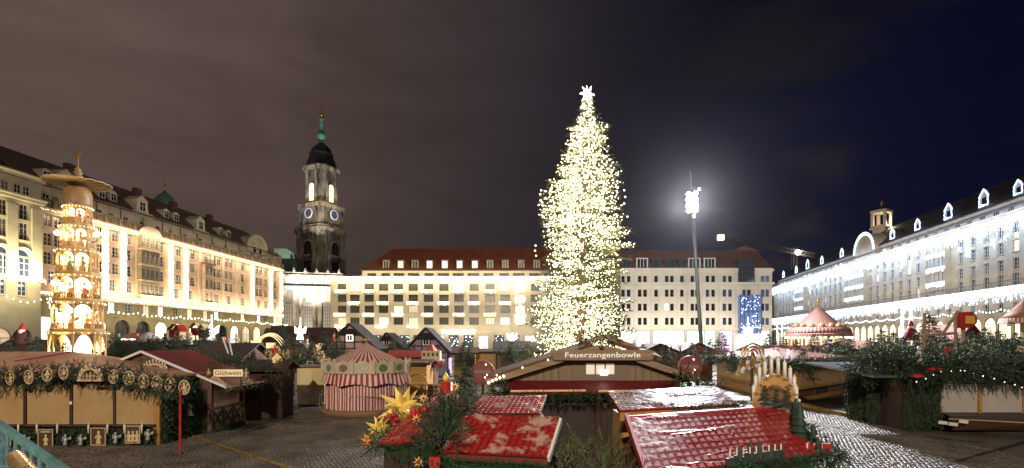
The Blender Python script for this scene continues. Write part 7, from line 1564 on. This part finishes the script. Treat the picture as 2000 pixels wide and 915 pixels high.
# big carousel in the distance
ca = P(1598, 670, 66); kk = .066; zz = lambda y: HC+(HY-y)*kk; t = thing('grand_carousel', 'large carousel with a pointed red and white striped roof by the long lit building', 'carousel', (ca.x, 66, 0))
STF = striped('grand_stripe', (.30, .17, .14), (.14, .03, .03), 56)
MB().lathe([(3.75, zz(655)), (3.6, zz(643)), (2.6, zz(638)), (2.2, zz(632)), (1.0, zz(612)), (.3, zz(602)), (.08, zz(598))], 56).build('roof', STF, t, True); MB().lathe([(3.8, zz(658)), (3.8, zz(653)), (3.7, zz(652))], 56, cap=False).build('valance', striped('grand_valance', (.34, .22, .19), (.17, .028, .03), 84), t)
MB().lathe([(.06, zz(600)), (.16, zz(596)), (.08, zz(593)), (.2, zz(590)), (.02, zz(582))], 8).build('finial', GILT, t, True); MB().lathe([(1.2, 0), (1.2, zz(655))], 20).build('core', emat('carousel_core', (1, .8, .5), 1.2), t)
for i in range(16):
    a = 2*PI*i/16; MB().ball((2.75*math.cos(a), 2.75*math.sin(a), zz(638)), .38, 8, 6).build('cartouche', mat('cartouche_brass', (.35, .22, .1), .4, metal=.4), t); MB().tube([(3.3*math.cos(a), 3.3*math.sin(a), 0), (3.3*math.cos(a), 3.3*math.sin(a), zz(655))], .07, 6).build('post', GILT, t)
MB().lathe([(3.9, 0), (3.9, .5)], 32).build('platform', RB, t); bulbs('rim_bulbs', [(3.75*math.cos(a), 3.75*math.sin(a), zz(660)) for a in [i*2*PI/40 for i in range(40)]], .14, GOLDL, t)
# toy castle, barrel, comet and other ornaments
tp = P(843, 703, 42.5); t = thing('toy_castle', 'cream toy castle with a red roof on a tray decked with red swags', 'model castle', tp); CR2 = mat('castle_cream', (.55, .46, .30), .6)
MB().lathe([(1.05, -.12), (1.1, -.05), (1.1, .0)], 16).build('tray', CR2, t); MB().box(-.75, .75, -.5, .5, 0, .75).build('keep', CR2, t); MB().lathe([(.55, .75), (.5, .8), (.25, 1.05), (.2, 1.15), (.02, 1.3)], 6).build('roof', mat('castle_roof', (.4, .1, .05), .6), t)
for i in range(4): MB().box(-.62+i*.36, -.46+i*.36, -.515, -.501, .3, .58).build('window', FRETD, t)
for i in range(3): MB().tube([(-1+i*.7, -.9, -.15), (-.65+i*.7, -1.0, -.5), (-.3+i*.7, -.9, -.15)], .12, 6).build('swag', REDPAINT, t, True)
MB().tube([(0, 0, -.1), (0, 0, -tp.z)], .25, 8).build('stand', DBROWN, t); garland('fir_garland', [tp+Vector((-1.2, -.6, -.5)), tp+Vector((1.2, -.6, -.5))], .3, 60, t, .35, 71)
p = P(845, 745, 36); t = thing('barrel', 'wooden barrel with dark hoops standing on the paving by the ochre stall', 'barrel', (p.x, p.y, 0)); MB().lathe([(.3, 0), (.38, .25), (.42, .5), (.38, .75), (.3, 1.0)], 14).build('staves', mat('barrel_wood', (.3, .17, .07), .6, var=.25, scale=4, stretch=(3, 3, .3)), t, True)
for z in (.12, .35, .65, .88): r_ = .325+.10*math.sin(PI*z); MB().lathe([(r_, z-.03), (r_+.012, z), (r_, z+.03)], 14, cap=False).build('hoop', MATS['iron_dark'], t)
MB().box(-.7, .7, -.5, .5, 1.02, 1.08).build('table_board', TAN, t)
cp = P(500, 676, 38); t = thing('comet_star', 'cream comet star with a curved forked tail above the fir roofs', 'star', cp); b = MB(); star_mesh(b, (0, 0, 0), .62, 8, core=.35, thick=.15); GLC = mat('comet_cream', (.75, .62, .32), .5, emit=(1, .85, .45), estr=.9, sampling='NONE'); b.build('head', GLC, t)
for j, (sz, rr3) in enumerate(((0, 1.0), (-.14, .93), (.12, 1.06))):
    pts = [(1.9*(1-math.cos(u)) if False else -.05+2.1*rr3*(i/10), .02*j, .25+1.0*math.sin(PI*(i/10)*.78)*rr3*.72-.62*(i/10)**3+sz*.5*(i/10)) for i, u in [(i, i/10) for i in range(11)]]; MB().tube(pts, [.11-.0095*i for i in range(11)], 6).build('tail', GLC, t)
MB().tube([(0, .05, 0), (0, .05, -2)], .05, 6).build('stake', DBROWN, t)
for i, (x, y, dd, h_, lab) in enumerate(((412, 655, 60, 2.4, 'huge white glowing angel light among the far stalls'), (586, 652, 78, 2.6, 'white glowing angel light before the church nave'), (1228, 665, 70, 2.4, 'white glowing angel light right beside the great tree'), (1000, 662, 90, 2.6, 'white glowing angel light in front of the hotel shops'), (1462, 652, 95, 3.2, 'white glowing angel light before the glass bay'))):
    p = P(x, y+12, dd); t = thing('light_angel', lab, 'light ornament', (p.x, p.y, 0), 0, 'glowing angels on tall poles'); g_ = emat('angel_light', (1, .98, .95), 4)
    t.scale = (.7, .7, 1)
    MB().lathe([(.75, p.z), (.45, p.z+h_*.45), (.22, p.z+h_*.6), (.02, p.z+h_*.62)], 10).ball((0, 0, p.z+h_*.72), .3, 8, 6).build('gown', g_, t, True)
    for s in (-1, 1): MB().add([(s*.15, .1, p.z+h_*.55), (s*1.3, .15, p.z+h_*.8), (s*1.2, .15, p.z+h_*.4), (s*.2, .1, p.z+h_*.3)], [(0, 1, 2, 3) if s > 0 else (3, 2, 1, 0)]).build('wing', g_, t)
    MB().tube([(0, .2, 0), (0, .2, p.z+h_*1.3)], .08, 6).build('pole', g_ if i in (0, 1, 4) else STEEL, t)
t = thing('ski_pair', 'two grey planks crossed upright like skis over the dark stall', 'planks', (P(441, 670, 33).x, 33, 0))
for a, c in (((434, 659), (446, 692)), ((446, 660), (453, 694))): MB().beam(P(*a, 33), P(*c, 33), .14, .05).build('plank', mat('grey_wood', (.32, .29, .25), .7), t, world=True)
for i, (x, y, dd, lab) in enumerate(((44, 662, 38, 'seated dark figure in a red trimmed coat on the stall roof by the pyramid'), (1779, 652, 42, 'round gnome figure in a crimson coat above the firs'))):
    t = thing('gnome_figure', lab, 'ornament', P(x, y+14, dd), .3, 'gnome figures on the roofs'); MB().lathe([(.5, 0), (.55, .3), (.45, .7), (.3, 1.0), (.1, 1.1)], 12).build('coat', mat('coat_dark', (.05, .02, .02), .7) if i == 0 else mat('coat_crimson', (.16, .01, .03), .7), t, True); MB().ball((0, -.05, 1.15), .2, 10, 8).build('head', FIGM[3], t, True); MB().lathe([(.24, 1.22), (.2, 1.35), (.1, 1.6), (.02, 1.72)], 10).build('hat', REDPAINT, t, True); MB().ball((0, -.2, 1.02), .16, 8, 6, sz=1.3).build('beard', WHITEP, t, True)
    for s in (-1, 1): MB().tube([(s*.35, 0, .85), (s*.52, -.2, .6), (s*.3, -.42, .45)], [.12, .1, .08], 7).build('arm', MATS['coat_dark'] if i == 0 else MATS['coat_crimson'], t, True)
for i, (x, y, dd, col, lab) in enumerate(((290, 645, 52, 'ornament_silver', 'big pale rounded tent shape over the far stalls'), )):
    p = P(x, y, dd); t = thing('igloo_tent', lab, 'tent', (p.x, p.y, 2.8)); MB().lathe([(1.25, 0), (1.2, .9), (.85, 1.7), (.3, 2.2), (.02, 2.3)], 14).build('shell', mat('tent_grey', (.42, .42, .44), .6), t, True); MB().box(-.3, .3, -1.3, -1.15, 0, 1.0).build('flap', DBROWN, t)
for i, (x, y, dd, rot, lab) in enumerate(((340, 652, 50, .3, 'small red roofed bird house on the stall roofs, first from the pyramid'), (352, 655, 48, -.4, 'leaning pale bird house next to the red one'), (382, 648, 52, .2, 'red paddle shaped bird house near the glowing angel'), (398, 652, 50, -.2, 'dark bird house with a pale roof under the glowing angel'))):
    t = thing('bird_house', lab, 'ornament', P(x, y+8, dd), rot, 'toy houses on the roofs'); MB().box(-.35, .35, -.3, .3, 0, .8).build('box', [REDPAINT, FRET, REDPAINT, DBROWN][i], t); MB().slab((-.5, -.4, .75), (0, -.4, 1.3), (0, .4, 1.3), (-.5, .4, .75), -.06).slab((0, -.4, 1.3), (.5, -.4, .75), (.5, .4, .75), (0, .4, 1.3), -.06).build('roof', [BROWN, REDPAINT, FRET, FRET][i], t); MB().lathe([(.1, 0), (.1, .02)], 10, (0, -.3, .4), M=Matrix.Rotation(PI/2, 4, 'X')).build('hole', FRETD, t); MB().tube([(0, 0, 0), (0, 0, -1.6)], .06, 6).build('post', DBROWN, t)

# ================================================================ small firs between and on the stalls
FT = [(18, 700, 40, 2.6, 'blue fir at the picture edge by the seated figure', 1), (72, 690, 38, 2.8, 'bushy blue fir between the seated figure and the pyramid', 1), (128, 700, 31, 2.2, 'low blue fir right before the pyramid foot', 1), (108, 693, 36, 1.9, 'small blue fir tucked against the pyramid corner', 1),
 (228, 678, 46, 1.9, 'fir on the dark roof just past the pyramid', 0), (262, 680, 45, 1.6, 'low fir beneath the striped snack stall', 0), (312, 682, 44, 1.8, 'fir beneath the pale rounded tent', 0), (345, 676, 45, 1.7, 'fir under the leaning bird house', 0), (405, 668, 42, 2.6, 'dark bushy fir below the big glowing angel', 1), (425, 672, 41, 2.0, 'fir between the planks and the big glowing angel', 0), (480, 690, 36, 1.8, 'fir directly under the comet star head', 0), (552, 655, 62, 3.0, 'slender dark fir in front of the brown far stalls', 0),
 (560, 690, 37, 2.3, 'fir on the dark stall just past the comet tail', 1), (585, 692, 36, 2.4, 'bluish fir left of the booth roof', 1), (610, 694, 36, 2.2, 'bluish fir directly over the booth', 1), (636, 672, 46, 2.6, 'dark fir at the corner of the lit gable hut', 0), (660, 676, 45, 2.2, 'dark fir in front of the lit gable hut', 0), (768, 680, 52, 2.2, 'little fir before the small pink hut', 0), (792, 682, 52, 1.9, 'little fir between the pink hut and the lilac hut', 0), (905, 690, 55, 2.6, 'fir on the green garlanded stall', 0), (918, 694, 54, 2.2, 'smaller fir at the edge of the green garlanded stall', 0), (1000, 690, 46, 2.6, 'fir left of the great tree on the dark roof', 0), (1030, 694, 44, 2.2, 'fir close against the great tree foot', 0), (1256, 694, 36, 1.8, 'fir just past the lettered board', 0), (1300, 700, 35, 2.2, 'fir behind the bare branches near the disc sign', 0), (1352, 690, 48, 2.2, 'fir on the tiny gabled stall', 0),
 (1388, 685, 50, 2.6, 'green fir at the mast foot', 0), (1410, 672, 52, 2.8, 'light green fir beside the gilded crest', 0), (1431, 705, 38, 1.6, 'small pointed fir on the tan stall roof', 0), (1500, 678, 50, 3.0, 'bushy fir under the glass bay', 0), (1530, 680, 50, 2.6, 'bushy fir between the glass bay and the carousel', 0), (1555, 684, 48, 2.2, 'low fir before the grand carousel', 0), (1567, 708, 36, 2.2, 'round bushy fir standing on the pink roof of the tan stall', 0), (1590, 680, 46, 2.8, 'dark fir covering the grand carousel platform', 0), (1618, 682, 46, 2.7, 'dark fir past the grand carousel axis', 0), (1645, 680, 47, 2.9, 'tall dark fir where the carousel roof ends', 0), (1660, 686, 44, 2.6, 'dark fir over the long fir eave', 0), (1700, 690, 40, 2.7, 'dark fir over the door of the draped stall', 0), (1722, 678, 42, 3.2, 'tall dark fir in front of the arcade arches', 0), (1745, 682, 40, 3.0, 'dark fir just left of the crimson gnome', 0), (1765, 690, 36, 2.6, 'dark fir under the crimson gnome', 0), (1815, 655, 40, 3.6, 'highest dark fir, beside the pole frame and the mug', 0), (1838, 678, 36, 2.6, 'dark fir inside the pole frame', 0), (1900, 680, 36, 2.6, 'dark fir beneath the red tent top', 0), (1925, 672, 38, 2.7, 'dark fir under the arcade lights', 0), (1950, 676, 36, 2.5, 'dark fir between the notices', 0), (1985, 680, 34, 2.3, 'dark fir at the pavilion post', 0)]
for i, (x, y, dd, h_, lab, blue) in enumerate(FT):
    p = P(x, y, dd); h2 = h_; fir_tree(h2, (p.x, p.y, p.z-h2*.62), lab, var=i % 3, m=FIRB if blue else FIR, width=.42)
# garlands on the far roofs
for i, (a, c, dd, n_) in enumerate((((205, 668), (385, 672), 47, 3), ((372, 690), (470, 702), 33, 3), ((474, 706), (549, 716), 25, 2), ((545, 700), (640, 712), 34, 2), ((968, 688), (1062, 690), 50, 2), ((1230, 705), (1330, 700), 40, 2), ((1480, 695), (1700, 690), 44, 4), ((1700, 690), (1960, 668), 30, 5))):
    pts = [P(a[0]+(c[0]-a[0])*t/n_, a[1]+(c[1]-a[1])*t/n_+R.uniform(-5, 5), dd) for t in range(n_+1)]; t = thing('fir_garland', ('loose fir branches along the roof between pyramid and tent', 'fir branches on the roof behind the mulled wine sign', 'fir branches edging the blank dark stall', 'fir branches on the roofs beside the booth', 'fir branches on the dark roof left of the great tree', 'fir branches between the punch stall and the mast', 'fir branches along the roofs before the grand carousel', 'tangle of fir over the roof of the draped stall')[i], 'garland', pts[0]); sprigs('sprigs', garland_items(pts, .4 if i in (1, 2) else .55, 40, .3 if i in (1, 2) else .5, 90+i, .1), FIR, t, TPLC, world=True)
# carved figures and lanterns along the fir beside the comet
for i in range(14):
    x = 520+i*8.4; y = 690+6*math.sin(i*1.7)+.5*i; fb = MB(); turned(fb, (0, 0, 0), .5+.12*(i % 3), 0, i % 2 == 0); o = fb.build('carved_figure', [GILT, FRET, FIGM[0], FRET][i % 4], None, True); o.location = P(x, y+6, 36); tag(o, f'{ORD[i]} little carved figure in the fir garland, counted from the comet star towards the booth', 'ornament', 'carved figures in the fir garland')
for i, (x, y, lab) in enumerate(((541, 704, 'round yellow lantern above the dark boarded stall'), (636, 712, 'round pale lantern at the top board of the striped carousel'))):
    o = MB().ball((0, 0, 0), .26, 12, 8, sz=1.15).lathe([(.08, .27), (.1, .34), (.02, .36)], 8).build('lantern', mat('lantern_paper', (.7, .52, .2), .5, emit=(1, .7, .3), estr=.3, sampling='NONE'), None, True); o.location = P(x, y, 27.5 if i == 0 else 33); tag(o, lab, 'lantern', 'paper lanterns')
for i, (x, y, dd, col) in enumerate(((300, 668, 50, 0), (322, 664, 50, 2), (372, 664, 48, 1), (438, 676, 40, 0), (462, 668, 44, 1), (232, 664, 50, 2), (268, 662, 54, 0), (600, 676, 50, 1), (652, 662, 58, 0))):
    fb = MB(); turned(fb, (0, 0, 0), 1.15, 0, mi2=1); o = fb.build('roof_figure', [FIGM[col], FIGM[3]], None, True); o.location = P(x, y+10, dd); tag(o, ('red carved figure below the pale tent', 'green carved figure past the pale tent', 'white carved figure between the bird houses', 'red carved figure behind the grey planks', 'white carved figure left of the comet head', 'green carved figure by the striped snack stall', 'red carved figure under the snack stall sign', 'white carved figure over the yellow booth', 'red carved figure at the lit gable hut')[i], 'ornament', 'carved figures on the stall roofs')
# bare branches by the mast
t = thing('bare_branches', 'bare dark branches sticking up beside the red disc sign', 'branches', (P(1322, 670, 30).x, 30, 0)); b = MB()
for a, c in (((1318, 705), (1303, 660)), ((1318, 712), (1330, 675)), ((1322, 715), (1312, 680)), ((1310, 710), (1322, 690)), ((1335, 712), (1322, 668))): b.tube([P(*a, 30), P((a[0]+c[0])/2+3, (a[1]+c[1])/2, 30), P(*c, 30)], [.06, .045, .02], 5)
b.build('twigs', BARK, t, world=True); MB().tube([P(1320, 706, 30), (P(1320, 706, 30).x, 30, 0)], .08, 6).build('stem', BARK, t, world=True)

# ================================================================ ground: kerb strips, deck, cobbles
KY = mat('kerb_yellow', (.26, .17, .03), .6, var=.4, scale=2)
def strip(name, a, c, w_, z, m, h_=.05):
    o = MB().beam((a.x, a.y, z), (c.x, c.y, z), w_, h_).build(name, m); tag(o, kind='structure'); return o
strip('kerb_strip', PH(375, 852, 0), PH(560, 915, 0), .12, .03, KY); strip('kerb_strip', PH(540, 908, 0), PH(900, 1000, 0), .12, .031, KY)
strip('kerb_strip', PH(1556, 791, 0), PH(1700, 826, 0), .16, .10, KY, .2)
dk = [PH(1560, 790, 0), PH(1700, 824, 0), PH(1775, 800, 0), PH(1680, 770, 0)]; tag(MB().slab(*[p+Vector((0, 0, .12)) for p in dk], .12).build('timber_deck', mat('deck_dark', (.035, .025, .02), .6, var=.3, scale=2, stretch=(1, 8, 1))), kind='structure')
dk2 = [PH(1700, 835, 0), PH(2100, 880, 0), PH(2100, 840, 0), PH(1720, 815, 0)]
strip('cable_cover', PH(1840, 912, 0), PH(2010, 862, 0), .14, .02, mat('rubber_black', (.012, .012, .012), .6), .04)
# cobbles
def cobble_mesh():
    b = MB(); a = .068; h = .035; b.v = [(-a, -a, -.02), (a, -a, -.02), (a, a, -.02), (-a, a, -.02), (-a, -a, h*.55), (a, -a, h*.55), (a, a, h*.55), (-a, a, h*.55), (-a*.62, -a*.62, h), (a*.62, -a*.62, h), (a*.62, a*.62, h), (-a*.62, a*.62, h)]
    for l_ in (0, 4):
        for i in range(4): b.f.append((l_+i, l_+(i+1) % 4, l_+(i+1) % 4+4, l_+i+4)); b.m.append(0)
    b.f.append((8, 9, 10, 11)); b.m.append(0); return b
COB = mat('cobblestone', (.14, .12, .105), .5, var=.5, scale=.6, bump=.3, bscale=60, rvar=.3, detail=8, spec=.28)
cbm = cobble_mesh(); CV = np.array(cbm.v); cme = cbm.mesh('cobble', COB, True)
def inside(x, y, poly):
    r = False; j = len(poly)-1
    for i in range(len(poly)):
        if (poly[i][1] > y) != (poly[j][1] > y) and x < (poly[j][0]-poly[i][0])*(y-poly[i][1])/(poly[j][1]-poly[i][1])+poly[i][0]: r = not r
        j = i
    return r
areas = [[PH(*p, 0) for p in ((1545, 800), (1560, 795), (1705, 828), (1830, 858), (2060, 905), (2060, 960), (1500, 960))], [PH(*p, 0) for p in ((370, 850), (480, 838), (560, 822), (800, 822), (800, 960), (300, 960), (-40, 930), (-40, 882))]]
spots = []
for poly in areas:
    pl = [(p.x, p.y) for p in poly]; x0, x1 = min(p[0] for p in pl), max(p[0] for p in pl); y0, y1 = min(p[1] for p in pl), max(p[1] for p in pl); j = 0
    y = y0
    while y < y1:
        x = x0+(.075 if j % 2 else 0)
        while x < x1:
            yy = y+.10*math.sin(x*2.1)+.05*math.sin(x*.7)
            if inside(x, yy, pl): spots.append((x+R.uniform(-.012, .012), yy+R.uniform(-.012, .012), R.uniform(-.014, .012), R.uniform(-.12, .12), R.uniform(.88, 1.1)))
            x += .15
        y += .15; j += 1
spots.sort(key=lambda s: s[0]**2+s[1]**2 if s[0] > 8 else 1e6+s[0]**2+s[1]**2)
for s in spots[:300]:
    o = link('cobble', cme, ground); o.location = s[:3]; o.rotation_euler = (R.uniform(-.06, .06), R.uniform(-.06, .06), s[3]); o.scale = (s[4], s[4], 1)
rest = np.array(spots[300:]); ca_, sa_ = np.cos(rest[:, 3])[:, None], np.sin(rest[:, 3])[:, None]; tx, ty = NR.uniform(-.07, .07, (2, len(rest), 1))
VX = CV[None, :, 0]*rest[:, 4:5]; VY = CV[None, :, 1]*rest[:, 4:5]; VZ = CV[None, :, 2]+rest[:, 2:3]+tx*VX+ty*VY
V = np.stack([VX*ca_-VY*sa_+rest[:, 0:1], VX*sa_+VY*ca_+rest[:, 1:2], VZ], 2).reshape(-1, 3); Fq = np.array(cbm.f); Fq = (Fq[None]+(np.arange(len(rest))*12)[:, None, None]).reshape(-1, 4)
o = mesh_np('cobblestones', V, Fq, COB, ground, smooth=True); o['kind'] = 'stuff'

# ================================================================ railing by the camera
TEAL = mat('railing_teal', (.10, .22, .22), .5, var=.35, scale=9, bump=.2, bscale=30); BRASS = mat('worn_brass', (.55, .34, .13), .32, metal=.75, var=.4, scale=14)
rl = thing('stair_railing', 'worn teal metal stair railing with thin balusters', 'railing', (P(30, 870, 3.0).x, 3.0, 0))
a, c = P(-60, 788, 3.3), P(140, 930, 2.9); MB().beam(a, c, .03, .042).build('handrail', TEAL, rl, world=True); MB().beam(a+Vector((0, .0, -.34)), c+Vector((0, .0, -.34)), .03, .04).build('lower_rail', TEAL, rl, world=True)
for i in range(13): p = a.lerp(c, (i+.3)/13); MB().beam(p+Vector((0, 0, -.01)), p+Vector((0, 0, -.34)), .014, .014).build('baluster', TEAL, rl, world=True)
MB().beam(a.lerp(c, .32), Vector((a.lerp(c, .32).x, a.lerp(c, .32).y, 0)), .05, .05).build('newel', TEAL, rl, world=True)
a, c = P(28, 892, 2.6), P(75, 945, 2.2); t = thing('brass_rail', 'thick brass coloured rail end below the teal railing', 'rail', (a.x, a.y, a.z)); MB().tube([a, a.lerp(c, .06), c, c+(c-a)], [.030, .036, .036, .036], 16).build('bar', BRASS, t, True, world=True); e2 = c+(c-a); MB().tube([a.lerp(c, .5), (a.lerp(c, .5).x, a.lerp(c, .5).y, 0)], .015, 8).build('stanchion', STEEL, t, world=True)
# ================================================================ thin volume added to imitate lens glare round the lamps
hz_ = MB().box(-160, 160, -60, 330, -1, 105).build('added_haze', [])
tag(hz_, kind='stuff'); hm = bpy.data.materials.new('added_haze'); hm.use_nodes = True; hn = hm.node_tree.nodes; hn.remove(hn['Principled BSDF'])
pvn = hn.new('ShaderNodeVolumePrincipled'); pvn.inputs['Color'].default_value = (.9, .92, 1, 1); pvn.inputs['Density'].default_value = .00003; pvn.inputs['Anisotropy'].default_value = .90
hm.node_tree.links.new(pvn.outputs[0], hn['Material Output'].inputs['Volume']); hz_.data.materials.append(hm)
